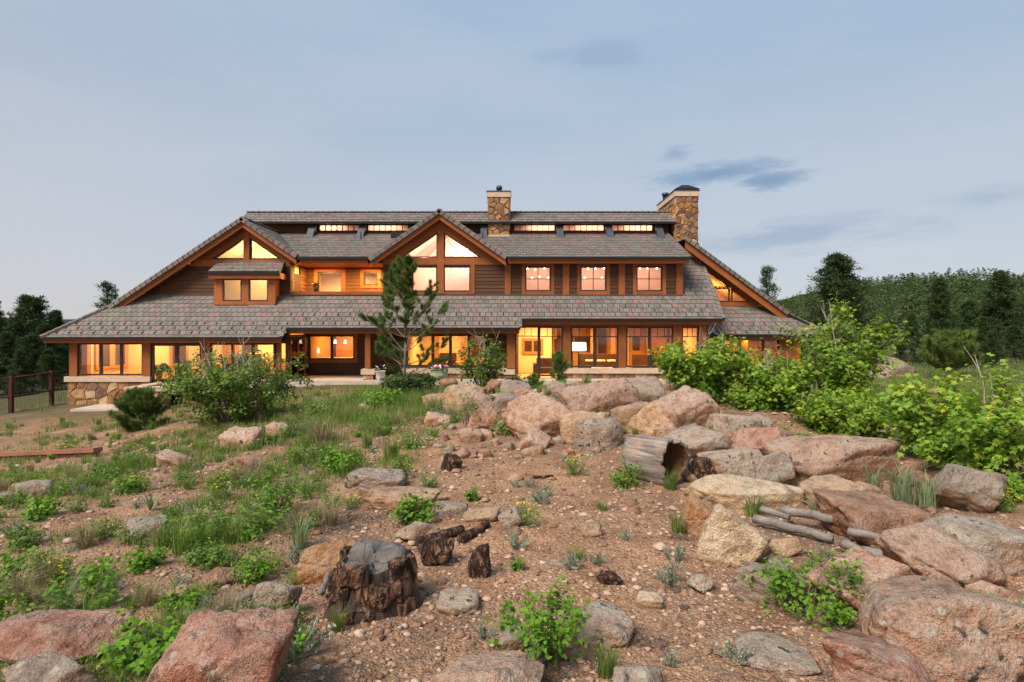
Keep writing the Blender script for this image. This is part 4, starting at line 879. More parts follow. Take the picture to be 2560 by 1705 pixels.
def stool(x, y, lab):
    t = thing('bar_stool', lab, 'stool', (x, y, 0), 'stools at the bar counter')
    MB().box(-0.22, 0.22, -0.2, 0.2, 0.70, 0.78).build('seat', LINEN, t)
    for a in (-0.19, 0.16):
        for b in (-0.17, 0.14): MB().box(a, a+0.03, b, b+0.03, 0, 0.70).build('leg', DARKW, t)
for x in (4.6, 5.3, 5.9): stool(x, 33.8, 'bar stool with pale seat at the dark counter')
furn('dining_table', 'wooden dining table behind the porch glass', 'table', (-2.6, 32.2, 0), ('tabletop', MB().box(-1.1, 1.1, -0.5, 0.5, 0.70, 0.76), PINE), *[('leg', MB().box(a, a+0.09, b, b+0.09, 0, 0.70), PINE) for a in (-1.0, 0.9) for b in (-0.42, 0.33)])
for i, (x, y) in enumerate(((-3.3, 31.4), (-2.3, 31.4), (-4.1, 32.3))):
    furn('dining_chair', 'wooden dining chair at the table', 'chair', (x, y, 0), ('seat', MB().box(-0.22, 0.22, -0.22, 0.22, 0.42, 0.47), PINE), ('backrest', MB().box(-0.22, 0.22, -0.24, -0.2, 0.47, 0.95), PINE), *[('leg', MB().box(a, a+0.04, b, b+0.04, 0, 0.42), PINE) for a in (-0.22, 0.18) for b in (-0.22, 0.18)], group='chairs round the dining table')
ORCH = m_plain('orchid_petals', (0.8, 0.75, 0.65), 0.8); m = MB(); rs = random.Random(3)
for i in range(40):
    t = rs.random(); c = Vector((0.25*math.sin(t*3)*1.0-0.1+rs.gauss(0, 0.06), rs.gauss(0, 0.06), 0.25+0.75*t)); a = Vector((rs.gauss(0, 1), rs.gauss(0, 1), rs.gauss(0, 1))).normalized()*0.06; b = a.cross(Vector((rs.random(), rs.random(), 1))).normalized()*0.05
    m.add([c+a, c+b, c-a, c-b], [(0, 1, 2, 3)])
furn('orchid', 'tall white orchid on the dining table', 'flower', (-2.45, 32.1, 0.76), ('pot', MB().lathe([(0.08, 0), (0.12, 0.16), (0.1, 0.16)]), PALE), ('blossoms', m, ORCH))
for i, x in enumerate((X_(838, 34), X_(863, 34))):
    furn('pendant_lamp', 'small lit pendant lamp over the kitchen counter', 'lamp', (x, 34, 1.75), ('shade', MB().lathe([(0.09, 0.0), (0.05, 0.22)], k=12), SHADE), ('cord', MB().tube([(0, 0, 0.2), (0, 0, 0.82)], 0.008, 0.008, 4), BLACK), group='pendant lamps in the kitchen')
furn('table_lamp', 'lit table lamp on the kitchen counter', 'lamp', (X_(790, 33.7), 33.7, 0.92), ('stand', MB().lathe([(0.08, 0), (0.05, 0.1), (0.02, 0.3)], k=10), CAPST), ('shade', shade(0.22, 0.16, 0.3, 0.28), SHADE))
furn('armchair', 'dark leather armchair inside the glass door beside the stone wall', 'armchair', (X_(468, 31), 31.0, 0), ('seat', MB().box(-0.4, 0.4, -0.4, 0.4, 0.1, 0.45), DARKW), ('backrest', MB().box(-0.4, 0.4, -0.45, -0.3, 0.1, 0.92), LEATHER))
FERN = m_plain('fern_leaf', (0.10, 0.13, 0.03), 0.8); m = MB(); rs = random.Random(5)
for i in range(50):
    a = rs.random()*6.28; l = rs.uniform(0.3, 0.6); d = Vector((math.cos(a), math.sin(a), 0)); s = Vector((-d.y, d.x, 0))*0.03; z = rs.uniform(0.3, 0.55)
    m.add([Vector((0, 0, z))-s, Vector((0, 0, z))+s, d*l*0.6+Vector((0, 0, z+0.3))+s, d*l+Vector((0, 0, z+0.05))], [(0, 1, 2, 3)])
furn('house_plant', 'leafy potted plant behind the glass door beside the stone wall', 'plant', (X_(398, 30.2), 30.2, 0), ('pot', MB().lathe([(0.12, 0), (0.2, 0.35), (0.17, 0.35)], k=14), STONES[3]), ('leaves', m, FERN))
m = MB()
for i in range(70):
    a = rs.random()*6.28; l = rs.uniform(0.2, 0.7); d = Vector((math.cos(a), math.sin(a), 0)); s = Vector((-d.y, d.x, 0))*0.05; z = rs.uniform(0.4, 1.3)
    m.add([d*l*0.4+Vector((0, 0, z))-s, d*l*0.4+Vector((0, 0, z))+s, d*l*0.8+Vector((0, 0, z+0.12))+s, d*l+Vector((0, 0, z-0.05))], [(0, 1, 2, 3)])
furn('house_plant', 'bushy potted plant in the living room window', 'plant', (X_(1645, 31), 31.0, 0), ('pot', MB().lathe([(0.16, 0), (0.24, 0.42), (0.2, 0.42)], k=14), STONES[5]), ('leaves', m, FERN))
# bare lit bulbs of the bedroom spots
m = MB()
SPOT = []
for k, (u, v) in enumerate(((1319, 672), (1338, 674), (1361, 672), (1470, 672), (1489, 672), (1510, 671), (1600, 672), (1618, 672), (1642, 671), (1330, 694), (1349, 692), (1370, 694), (1462, 694), (1505, 693))):
    p = P_(u, v, 33.5)
    furn('spot_lamp', 'small bright spot lamp hanging in the upper bedroom', 'lamp', p, ('bulb', MB().lathe([(0.0, -0.05), (0.035, -0.03), (0.05, 0.0), (0.035, 0.035), (0.0, 0.05)], k=8), BULB), ('cord', MB().tube([(0, 0, 0.05), (0, 0, max(0.1, zdor(0, YC)+0.7-p.z))], 0.005, 0.005, 3), BLACK), group='spot lamps in the upper bedrooms')

# ================================================================== TERRACE, PATIO, FENCE, POTS
terrace = MB().box(-12.0, 10.4, 28.95, 33, -0.32, 0).build('terrace', CONC); tag(terrace, 'pale concrete terrace along the house front', None, None, 'structure')
zp = H-3.95
slab = MB().box(-21.25, -14.5, 27.35, 29.25, zp-0.25, zp).build('path_slab', CONC); tag(slab, 'pale concrete path slab below the stone base', None, None, 'structure')
pw = thing('patio_wall', 'low stone patio wall with pale sandstone capping in front of the glass doors', 'wall', (-18, 26.5, -0.08))
def pwb(nm, mat, *bx):
    m = MB()
    for x0, x1, y0, y1, z0, z1 in bx: m.box(x0+18, x1+18, y0-26.5, y1-26.5, z0+0.08, z1+0.08)
    return m.build(nm, mat, pw)
core = pwb('wall_core', MORTAR, (-17.95, -16.15, 26.58, 26.95, -1.6, -0.26), (-17.95, -17.55, 26.95, 29.22, -1.6, -0.26), (-16.15, -12.2, 27.9, 28.2, -1.6, -0.26))
_hb = hb
def hb(mb, name, mats, parent=None, smooth=False):
    if parent is core: mb.v = [(p[0]+18, p[1]-26.5, p[2]+0.08) for p in mb.v]; return mb.build(name, mats, parent, smooth)
    return _hb(mb, name, mats, parent, smooth)
stones(-17.95, -16.15, -1.2, -0.26, 0.34, front(26.58), core, 51, 0.05); stones(26.6, 29.2, -1.2, -0.26, 0.36, leftf(-17.95), core, 52, 0.05); stones(-16.15, -12.2, -1.2, -0.26, 0.36, front(27.9), core, 53, 0.05)
pwb('cap_stone', CAPST, (-18.05, -16.05, 26.45, 27.0, -0.26, -0.08)); pwb('cap_stone', CAPST, (-18.05, -17.45, 27.005, 29.2, -0.26, -0.08)); pwb('cap_stone', CAPST, (-16.04, -12.1, 27.8, 28.3, -0.26, -0.08))
patio = MB().box(-17.5, -11.7, 28.3, 29.3, -0.6, -0.1).build('patio', CONC); tag(patio, 'pale concrete patio outside the glass doors', None, None, 'structure')

RUST = m_wood('weathered_red_wood', (0.075, 0.028, 0.017), 'x', 0.8); RUSTZ = m_wood('weathered_red_post', (0.075, 0.028, 0.017), 'z', 0.8); WIRE = m_plain('wire', (0.05, 0.04, 0.035), 0.6, 0.1, 5, 0, 0.5)
fence = thing('fence', 'dark red timber post fence with wire mesh beside the house', 'fence', (-24, 29.5, drop(-24, 29.5)))
fp = [P_(-120, 952, 26.3), P_(28, 942, 27.6), P_(129, 928, 29.3), P_(182, 925, 30.3)]; o0 = fence.location
for i, p in enumerate(fp[:3]): zb_g = drop(p.x, p.y); MB().box(p.x-0.08-o0.x, p.x+0.08-o0.x, p.y-0.08-o0.y, p.y+0.08-o0.y, zb_g-0.3-o0.z, p.z+0.03-o0.z).build('post', RUSTZ, fence)
wm = MB()
for a, b in zip(fp[:-1], fp[1:]):
    d = b-a; s = Vector((d.y, -d.x, 0)).normalized()*0.05; up = Vector((0, 0, 0.06))
    for nm, dz in (('top_rail', -0.03), ('mid_rail', -0.95)):
        A0 = a+Vector((0, 0, dz))-o0; B0 = b+Vector((0, 0, dz))-o0; m = MB(); m.add([A0-s, A0+s, B0+s, B0-s, A0-s-up, A0+s-up, B0+s-up, B0-s-up], [(0, 1, 2, 3), (7, 6, 5, 4), (0, 4, 5, 1), (3, 2, 6, 7), (1, 5, 6, 2), (0, 3, 7, 4)]); m.build(nm, RUST, fence)
    n = int(d.length/0.11)
    for i in range(n):
        p = a+d*(i/n)-o0; wm.tube([p+Vector((0, 0, -0.05)), p+Vector((0, 0, -1.6))], 0.0045, 0.0045, 3, caps=False)
    for k in range(15): wm.tube([a-o0+Vector((0, 0, -0.1-0.105*k)), b-o0+Vector((0, 0, -0.1-0.105*k))], 0.0045, 0.0045, 3, caps=False)
tag(wm.build('wire_mesh', WIRE, fence), None, None, None, 'stuff')
# rusty timber edging with the dark mulch bed in front of it
ea, eb = hit(-60, 1152), hit(245, 1141); d = (eb-ea); nrm = Vector((d.y, -d.x, 0)).normalized()
edg = thing('garden_edging', 'low red timber edging board holding back the bank', 'edging', ea); MULCH = m_plain('bark_mulch', (0.035, 0.02, 0.016), 1.0, 0.4, 12, 0.9)
m = MB(); l = Vector((d.x, d.y, 0)); c = Vector((0, 0, d.z)); w_ = nrm*0.09
def obox(o, L_, W_, z0, z1, dz): return [(o-W_)+Vector((0, 0, z0)), (o+L_-W_)+Vector((0, 0, z0+dz)), (o+L_+W_)+Vector((0, 0, z0+dz)), (o+W_)+Vector((0, 0, z0)), (o-W_)+Vector((0, 0, z1)), (o+L_-W_)+Vector((0, 0, z1+dz)), (o+L_+W_)+Vector((0, 0, z1+dz)), (o+W_)+Vector((0, 0, z1))]
BF = [(3, 2, 1, 0), (4, 5, 6, 7), (0, 1, 5, 4), (1, 2, 6, 5), (2, 3, 7, 6), (3, 0, 4, 7)]
REDB = m_wood('red_edging_board', (0.30, 0.125, 0.075), 'x', 0.8)
MB().add(obox(Vector((0, 0, 0)), l, w_, 0.10, 0.19, d.z), BF).build('top_board', REDB, edg); MB().add(obox(Vector((0, 0, 0)), l, w_*0.6, -0.6, 0.10, d.z), BF).build('face_board', RUST, edg)

# pots
WHITEG = m_plain('cream_glaze', (0.62, 0.58, 0.50), 0.35, 0.08, 4, 0.1); GREENG = m_plain('celadon_glaze', (0.30, 0.36, 0.22), 0.3, 0.25, 3, 0.1); TERRA = m_plain('dark_pot', (0.03, 0.025, 0.025), 0.5)
SOIL = m_plain('potting_soil', (0.03, 0.02, 0.012), 1.0); FLR = m_plain('red_petals', (0.55, 0.02, 0.015), 0.7); FLP = m_plain('purple_petals', (0.35, 0.05, 0.22), 0.7); FLW = m_plain('white_petals', (0.7, 0.6, 0.6), 0.7); LEAFP = m_plain('pot_leaf', (0.05, 0.10, 0.02), 0.7)
def cluster(n, R0, z0, z1, size, seed):
    rs = random.Random(seed); m = MB()
    for i in range(n):
        a = rs.random()*6.28; r = R0*math.sqrt(rs.random()); c = Vector((r*math.cos(a), r*math.sin(a), rs.uniform(z0, z1))); nn = Vector((rs.gauss(0, 0.6), rs.gauss(0, 0.6)-0.4, 1)).normalized(); a1 = nn.orthogonal().normalized(); a1.rotate(Matrix.Rotation(rs.random()*6.28, 3, nn)); a2 = nn.cross(a1)
        k = 6; m.add([c]+[c+(a1*math.cos(t*6.283/k)+a2*math.sin(t*6.283/k))*size*(1 if t % 2 else 0.75)+nn*size*0.2 for t in range(k)], [(0, t+1, (t+1) % k+1) for t in range(k)])
    return m
def potted(name, label, loc, prof, mat, r, h, fl, n, size):
    t = thing(name, label, 'plant pot', loc); MB().lathe(prof, k=24).build('pot', mat, t, True); MB().lathe([(0, h-0.05), (r*0.92, h-0.05)], k=20).build('soil', SOIL, t)
    if fl:
        cluster(n, r*1.15, h, h+0.22, size*1.3, 2).build('leaves', LEAFP, t)
        for i, (nm, fm) in enumerate(fl): cluster(n//2, r*1.1, h+0.08, h+0.30, size, 5+i).build(nm, fm, t)
    return t
Yp = 29.35
potted('plant_pot', 'tall cream glazed pot standing beside the porch pier', (X_(951, Yp), Yp, 0), [(0.0, 0.0), (0.17, 0.0), (0.20, 0.1), (0.26, 0.44), (0.29, 0.46), (0.26, 0.47), (0.24, 0.40)], WHITEG, 0.26, 0.46, [('blossoms', FLW)], 16, 0.05)
potted('plant_pot', 'wide green glazed planter with purple and white flowers', (X_(1098, Yp-0.1), Yp-0.1, 0), [(0.0, 0.0), (0.30, 0.0), (0.43, 0.16), (0.46, 0.34), (0.43, 0.44), (0.46, 0.47), (0.42, 0.47), (0.38, 0.4)], GREENG, 0.42, 0.47, [('purple_blossoms', FLP), ('white_blossoms', FLW)], 60, 0.06)
potted('plant_pot', 'small dark pot of red flowers on the balcony rail', (X_(790, YT), YT, Z_(729, YT)+0.002), [(0.0, 0.0), (0.11, 0.0), (0.16, 0.22), (0.14, 0.22)], TERRA, 0.15, 0.22, [('red_blossoms', FLR)], 70, 0.05)
# wall light, antenna, satellite dish
t = thing('wall_light', 'small black cylinder wall light beside the glass doors', 'wall light', (X_(511, YWL), YWL-0.06, Z_(874, YWL))); MB().box(-0.05, 0.05, -0.03, 0.0, -0.1, 0.1).build('backplate', BLACK, t); MB().lathe([(0, -0.14), (0.09, -0.14), (0.09, 0.14), (0, 0.14)], (0, -0.11, 0), 14).build('shade', BLACK, t)
pa = Vector((XR-0.15, 33.0, zlow(0, 33.0))); t = thing('antenna', 'thin white whip antenna mounted on the roof edge by the big chimney', 'antenna', pa); MB().tube([(0, 0, 0), (0.08, 0, 1.1)], 0.02, 0.02, 6).build('mast', LINEN, t); MB().tube([(0.08, 0, 1.1), (0.14, 0, 1.9)], 0.008, 0.005, 4).build('whip', LINEN, t); MB().tube([(-0.02, 0, 0.2), (0.02, 0, 0.8)], 0.012, 0.012, 4).build('dipole', LINEN, t)
gp = Vector((X_(2492, 40), 40, drop(X_(2492, 40), 40))); t = thing('satellite_dish', 'dark round satellite dish under the pines by the meadow', 'satellite dish', gp)
m = MB(); prof = [(0.02+0.62*i/8, 0.16*(i/8)**2) for i in range(9)]; m.lathe(prof, (0, 0, 0), 20); rot = Matrix.Rotation(R(62), 3, 'X') @ Matrix.Rotation(0.0, 3, 'Y'); zc = Z_(918, 40)-gp.z
m.v = [tuple(rot @ Vector(p)+Vector((0, 0, zc))) for p in m.v]; m.build('dish', BLACK, t, True); MB().tube([(0, 0.05, -0.2), (0, 0.05, zc)], 0.04, 0.04, 8).build('mast', BLACK, t); MB().tube([(0, 0, zc-0.5), (0, -0.6, zc-0.2)], 0.015, 0.015, 5).build('arm', BLACK, t)

# ================================================================== ROCKS
def m_rock(name, c1, c2, lichen=0.5, grey=(0.25, 0.23, 0.18), spots=0.5):
    g = G(name); co = g.coord(); rnd = g.n('ShaderNodeObjectInfo').outputs['Random']
    off = g.n('ShaderNodeVectorMath', {0: co, 1: g.n('ShaderNodeCombineXYZ', {0: g.math('MULTIPLY', rnd, 37.0), 1: g.math('MULTIPLY', rnd, 91.0), 2: 0.0}).outputs[0]}, operation='ADD').outputs[0]
    n1 = g.noise(off, 2.2, 6, 0.62); n2 = g.noise(off, 7, 6, 0.7); n3 = g.noise(off, 45, 4, 0.7); n4 = g.noise(off, 16, 4, 0.6); v = g.vor(off, 130, 'F1', 1); vs = g.n('ShaderNodeSeparateColor', {0: v}).outputs[0]
    col = g.mix(g.ramp(n1, [(0.36, 0.0), (0.64, 1.0)]), c1, c2)
    nzv = g.n('ShaderNodeSeparateXYZ', {0: g.n('ShaderNodeNewGeometry').outputs['Normal']}).outputs[2]; fresh = g.ramp(g.math('ADD', g.math('MULTIPLY', nzv, -0.6), n1), [(0.25, 0.0), (0.6, 0.75)]); col = g.mix(fresh, col, tuple(min(1, a*b) for a, b in zip(c1, (0.98, 0.80, 0.60))))
    col = g.mix(1.0, col, g.ramp(n2, [(0.27, 0.36), (0.48, 0.98), (0.75, 1.38)]), 'MULTIPLY')
    col = g.mix(1.0, col, g.ramp(vs, [(0.0, 0.70), (0.35, 0.97), (0.8, 1.04), (1.0, 1.35)]), 'MULTIPLY')
    li = g.math('MULTIPLY', g.ramp(g.math('ADD', g.math('MULTIPLY', n1, -0.5), g.math('ADD', n2, 0.25)), [(0.53-0.13*lichen, 0.0), (0.61-0.12*lichen, 1.0)]), g.ramp(n3, [(0.35, 0.15), (0.6, 0.85)]))
    col = g.mix(g.math('MULTIPLY', li, min(1.0, lichen*1.3)), col, g.mix(n4, grey, (0.33, 0.33, 0.25)))
    r2 = g.math('FRACT', g.math('MULTIPLY', rnd, 17.3)); col = g.mix(g.math('MULTIPLY', r2, 0.45), col, g.mix(1.0, col, (0.80, 0.95, 1.05), 'MULTIPLY')); col = g.mix(1.0, col, g.ramp(g.math('FRACT', g.math('MULTIPLY', rnd, 7.7)), [(0.0, 0.92), (1.0, 1.28)]), 'MULTIPLY')
    dots = g.math('MULTIPLY', g.ramp(g.math('ADD', g.vor(off, 12, 'F1', 0), g.math('MULTIPLY', n3, 0.25)), [(0.30, 1.0), (0.36, 0.0)]), g.ramp(n1, [(0.46, 0.0), (0.58, 0.8)])); col = g.mix(g.math('MULTIPLY', dots, min(1.0, 0.35+lichen*0.8)), col, (0.44, 0.43, 0.34))
    stain = g.math('MULTIPLY', g.ramp(g.noise(g.n('ShaderNodeMapping', {'Vector': off, 'Scale': (3.5, 3.5, 0.6)}).outputs[0], 1.3, 4, 0.6), [(0.54, 0.0), (0.68, 1.0)]), 0.38); col = g.mix(stain, col, (0.12, 0.085, 0.068))
    sp = g.math('MULTIPLY', g.ramp(n4, [(0.57, 0.0), (0.62, 1.0)]), g.ramp(n2, [(0.45, 0.0), (0.6, 1.0)]))
    col = g.mix(g.math('MULTIPLY', sp, spots), col, (0.045, 0.04, 0.038))
    h = g.math('ADD', g.math('MULTIPLY', n3, 0.35), g.math('ADD', n2, g.math('MULTIPLY', n4, 0.5)))
    return g.out(g.bsdf(col, 0.92, g.bump(h, 1.0, 0.07), 0, 0.2))
RK = {'P': m_rock('pink_granite', (0.48, 0.265, 0.175), (0.44, 0.305, 0.22), 0.45, spots=1.0), 'R': m_rock('red_granite', (0.35, 0.145, 0.092), (0.42, 0.235, 0.165), 0.5, spots=0.7),
      'T': m_rock('tan_stone', (0.46, 0.32, 0.20), (0.40, 0.255, 0.17), 0.15, spots=0.3), 'G': m_rock('grey_lichened_stone', (0.42, 0.275, 0.20), (0.32, 0.245, 0.19), 0.72, spots=1.0),
      'W': m_rock('cream_sandstone', (0.60, 0.46, 0.31), (0.52, 0.36, 0.23), 0.08, spots=0.2), 'O': m_rock('orange_stone', (0.40, 0.19, 0.075), (0.36, 0.22, 0.13), 0.4, spots=0.3),
      'B': m_rock('brown_stone', (0.25, 0.125, 0.075), (0.33, 0.19, 0.12), 0.25, spots=0.3)}
def unit_(a): return a/np.linalg.norm(a)
def rock_mesh(name, sx, sy, sz, seed, mat, sub=4, ang=0.5, tilt=(0, 0), rz=0.0):
    crack = seed % 3 == 0
    bm = bmesh.new(); bmesh.ops.create_icosphere(bm, subdivisions=sub, radius=1.0); rs = np.random.default_rng(seed)
    V = np.array([v.co[:] for v in bm.verts]); q_, _ = np.linalg.qr(np.eye(3)+rs.normal(size=(3, 3))*0.38)   # three joint sets break granite into skewed blocks
    n = np.concatenate([q_, -q_, q_+rs.normal(size=(3, 3))*0.35, -q_+rs.normal(size=(3, 3))*0.35, rs.normal(size=(4, 3))]); n /= np.linalg.norm(n, axis=1)[:, None]
    d = np.concatenate([rs.uniform(0.62, 0.85, 6), rs.uniform(0.66, 0.95, 6), rs.uniform(0.72, 0.98, 4)])
    dots = np.maximum(V @ n.T, 1e-3); q = d[None, :]/dots; p = 10+34*ang
    r = (q**(-p)).sum(1)**(-1/p)
    for _ in range(2 if crack else 1):                      # fracture planes cut into the faces
        cn_ = unit_(rs.normal(size=3)); dd = np.abs((V*r[:, None]) @ cn_-rs.uniform(-0.35, 0.35)+0.05*np.sin(V[:, 0]*5+V[:, 1]*4+seed)); r = r*(1-0.11*np.clip(1-dd/0.04, 0, 1))
    V2 = V*r[:, None]; off = Vector((seed*3.7 % 50, seed*1.3 % 50, 0))
    for i in range(len(V2)):
        c = Vector(V2[i]); f = noise.fractal(c*1.7+off, 1.0, 2.1, 5)*0.085 + noise.noise(c*6+off)*0.022 + noise.noise(c*15+off)*0.012 - 0.05*max(0.0, noise.noise(c*3.3+off*1.7)-0.1) + (abs(noise.noise(c*2.6+off*2))-0.2)*0.05 - max(0.0, 0.10-abs(noise.noise(c*1.5+off*3)))*0.55*(1 if crack else 0.25)
        V2[i] *= 1+f
    V2 /= np.abs(V2).max(0)[None, :]; V2 *= np.array([sx, sy, sz])/2
    Rm = (Matrix.Rotation(rz, 3, 'Z') @ Matrix.Rotation(tilt[1], 3, 'Y') @ Matrix.Rotation(tilt[0], 3, 'X')); V2 = V2 @ np.array(Rm).T
    for v, c in zip(bm.verts, V2): v.co = c
    me = bpy.data.meshes.new(name); bm.to_mesh(me); bm.free(); me.polygons.foreach_set('use_smooth', [True]*len(me.polygons)); me.materials.append(mat); return me
ROCKS = []
def rock(box, kind, label, ang=0.5, tilt=0.0, dfac=0.8, sink=0.3, seed=None, Y=None, roll=0.0, sub=None, hscale=1.0, base=None, cat='rock', name='rock'):
    """box: outline (x0,y0,x1,y1) on the 2354-px view; stands where its foot meets the ground"""
    x0, y0, x1, y1 = [t*FV for t in box]
    if x1-x0 > 40 and 860*FV < y1 < 1250*FV and x0 > 960*FV: gx_ = 0.05*(x1-x0); x0 -= gx_; x1 += gx_; y0 -= 0.06*(y1-y0)
    uc = (x0+x1)/2; g0 = hit(uc, y1) if Y is None else Vector((X_(uc, Y), Y, g1(X_(uc, Y), Y)))
    Yd = g0.y; wd = (x1-x0)/F*Yd; dp = wd*dfac; th = math.atan2(((y0+y1)/2-HZ), F); hh = (y1-y0)/F*Yd
    h = max(0.18*wd, (hh-dp*math.sin(th)*0.75)/math.cos(th))*hscale; seed = seed or (len(ROCKS)*7+11)
    sink += 0.12+(0.22 if 860*FV < y1 < 1060*FV else 0); full = h*(1+sink); yc = Yd+dp*0.42; me = rock_mesh('rock', wd*1.14, dp*1.15, full*1.08, seed, RK[kind], sub or (5 if wd*F/Yd > 150 else 4 if wd*F/Yd > 60 else 3), ang, (0, tilt), roll)
    zb = (g0.z if base is None else base); xx = X_(uc, Yd)*(yc/Yd)**0.35
    o = link(name, me, None, (xx, yc, zb-h*sink+full/2)); tag(o, label, cat, 'granite boulders on the knoll'); ROCKS.append(o); return o
ring = 'in the ring of stones'
rock((2030, 1325, 2430, 1590), 'P', 'huge pink speckled granite slab of the fire ring', 0.45, 0.12, 0.7, 0.15, 5)
rock((1915, 1452, 2200, 1640), 'R', 'red granite slab with grey lichen below the huge pink slab', 0.5, 0.25, 0.7, 0.1, 8)
rock((1890, 1270, 2150, 1420), 'P', 'long low pink granite stone behind the small green bush', 0.5, 0.15, 0.55, 0.2, 15)
rock((2080, 1195, 2350, 1370), 'P', 'big sloping pink granite stone at the end of the grey logs', 0.5, 0.25, 0.8, 0.2, 22)
rock((2190, 1195, 2400, 1335), 'G', 'lichened grey stone leaning behind the big sloping pink stone', 0.5, 0.2, 0.7, 0.2, 29)
rock((1935, 1140, 2145, 1248), 'B', 'brown wedge stone overhanging the grey logs', 0.7, 0.2, 0.7, 0.2, 36)
rock((1838, 1093, 1998, 1185), 'T', 'tan flat-topped stone with a grey rim behind the iris leaves', 0.7, 0.0, 0.6, 0.2, 43)
rock((1608, 1096, 1842, 1180), 'W', 'long cream sandstone block behind the log pile', 0.8, 0.08, 0.4, 0.2, 50)
rock((1612, 1163, 1768, 1305), 'W', 'rounded cream boulder at the bend of the fire ring', 0.6, 0.25, 0.7, 0.15, 57)
rock((1572, 1143, 1645, 1235), 'O', 'small pitted orange stone against the rounded cream boulder', 0.6, 0.0, 0.8, 0.2, 64)
rock((1765, 1230, 1838, 1285), 'T', 'small golden tan stone among the grey logs', 0.7, 0.0, 0.8, 0.2, 71)
rock((1703, 1290, 1880, 1405), 'G', 'whitish slab on edge beside the small green bush', 0.6, 0.1, 0.5, 0.2, 78)
rock((1818, 1002, 2055, 1118), 'P', 'broad double-humped reddish boulder below the maple bush', 0.4, -0.06, 0.6, 0.2, 85)
rock((1702, 972, 1838, 1075), 'R', 'maroon boulder with a cream broken face', 0.8, 0.1, 0.8, 0.1, 92)
rock((1745, 1035, 1840, 1125), 'G', 'grey black-spotted stone wedged under the maroon boulder', 0.7, -0.2, 0.6, 0.1, 99)
rock((1635, 1030, 1765, 1115), 'G', 'grey pink stone lying between the hollow log and maroon boulder', 0.5, 0.1, 0.7, 0.15, 106)
rock((1540, 985, 1695, 1062), 'G', 'grey and pink rounded boulder right behind the hollow log', 0.35, 0.1, 0.7, 0.1, 113)
rock((1515, 900, 1648, 1005), 'P', 'tall leaning pink boulder with a rounded head', 0.25, -0.45, 0.8, 0.1, 120)
rock((1443, 918, 1598, 1005), 'T', 'smooth tan pink boulder leaning beside the tall pink one', 0.4, -0.25, 0.7, 0.1, 127)
rock((1422, 928, 1505, 992), 'T', 'cracked layered tan boulder', 0.7, -0.2, 0.7, 0.1, 134)
rock((1305, 866, 1465, 968), 'P', 'large weathered pink boulder crowning the outcrop', 0.4, -0.1, 0.7, 0.1, 141)
rock((1392, 888, 1462, 950), 'O', 'angular orange block resting in front of the crowning boulder', 0.9, 0.1, 0.5, 0.05, 148)
rock((1435, 868, 1540, 940), 'G', 'grey rough boulder between the outcrop crown and the maple bush', 0.4, 0.1, 0.7, 0.1, 155)
rock((1175, 902, 1330, 1015), 'P', 'broad dark-speckled pink slab sloping to the gravel', 0.4, -0.15, 0.6, 0.12, 162)
rock((1300, 942, 1405, 1022), 'T', 'pale tan boulder below the broad speckled slab', 0.4, -0.1, 0.7, 0.1, 169)
rock((1325, 955, 1445, 1035), 'G', 'tilted grey slab beside the hollow log', 0.6, -0.3, 0.6, 0.1, 176)
rock((1195, 980, 1268, 1035), 'P', 'pointed pink stone standing in the gravel', 0.7, 0.0, 0.7, 0.1, 183)
rock((1025, 883, 1115, 945), 'T', 'cream grey boulder beside the small dead stump', 0.6, 0.1, 0.7, 0.1, 190)
rock((1112, 872, 1168, 910), 'B', 'dark red angular block on top of the stones', 0.9, 0.2, 0.7, 0.1, 197)
rock((1076, 932, 1140, 992), 'P', 'pinkish grey dome stone below the twiggy sapling', 0.4, 0.2, 0.7, 0.1, 204)
rock((1122, 940, 1168, 992), 'R', 'small red angular slab propped on the dome stone', 0.9, -0.4, 0.6, 0.1, 211)
rock((975, 903, 1042, 940), 'T', 'low cream stone at the edge of the green shrub', 0.6, 0, 0.7, 0.15, 218)
rock((1008, 868, 1048, 892), 'B', 'brown pointed stone by the green planter', 0.8, 0, 0.7, 0.1, 225)
rock((1130, 905, 1215, 950), 'G', 'grey half-buried stone beside the dark red block', 0.5, 0, 0.7, 0.1, 229)
rock((1640, 943, 1755, 1015), 'G', 'rough grey boulder at the foot of the maple bush', 0.35, 0.1, 0.7, 0.1, 232)
rock((2180, 1060, 2325, 1180), 'G', 'rough brown grey boulder shaded by maple leaves', 0.35, 0.1, 0.7, 0.12, 239)
rock((-70, 1405, 250, 1545), 'R', 'big red granite boulder with a flat top beside the leafy weed', 0.6, 0.12, 0.6, 0.1, 246)
rock((-20, 1515, 195, 1640), 'G', 'grey lichened stone in front of the flat-topped red boulder', 0.5, 0, 0.6, 0.1, 253)
rock((310, 1395, 660, 1680), 'R', 'huge red wedge boulder spotted with pale lichen', 0.55, -0.30, 0.6, 0.1, 264)
rock((588, 1328, 675, 1430), 'G', 'upright lichened stone beside the bark stump', 0.6, 0, 0.7, 0.12, 267)
rock((645, 1238, 825, 1350), 'O', 'flat orange stone with grey lichen behind the stump', 0.7, -0.25, 0.6, 0.15, 274)
rock((1000, 1505, 1265, 1640), 'P', 'rounded pink boulder dotted with lichen half out of the gravel', 0.3, 0, 0.7, 0.15, 281)
rock((1005, 1340, 1095, 1412), 'G', 'flat grey lichened stone flush with the gravel', 0.5, 0, 1.0, 0.6, 288, hscale=0.5)
rock((1318, 1375, 1455, 1485), 'G', 'pale lichened stone under the bright currant bush', 0.4, 0, 0.9, 0.4, 295, hscale=0.7)
rock((1150, 1430, 1215, 1505), 'G', 'small rough lichened stone among currant stems', 0.4, 0, 0.8, 0.2, 302)
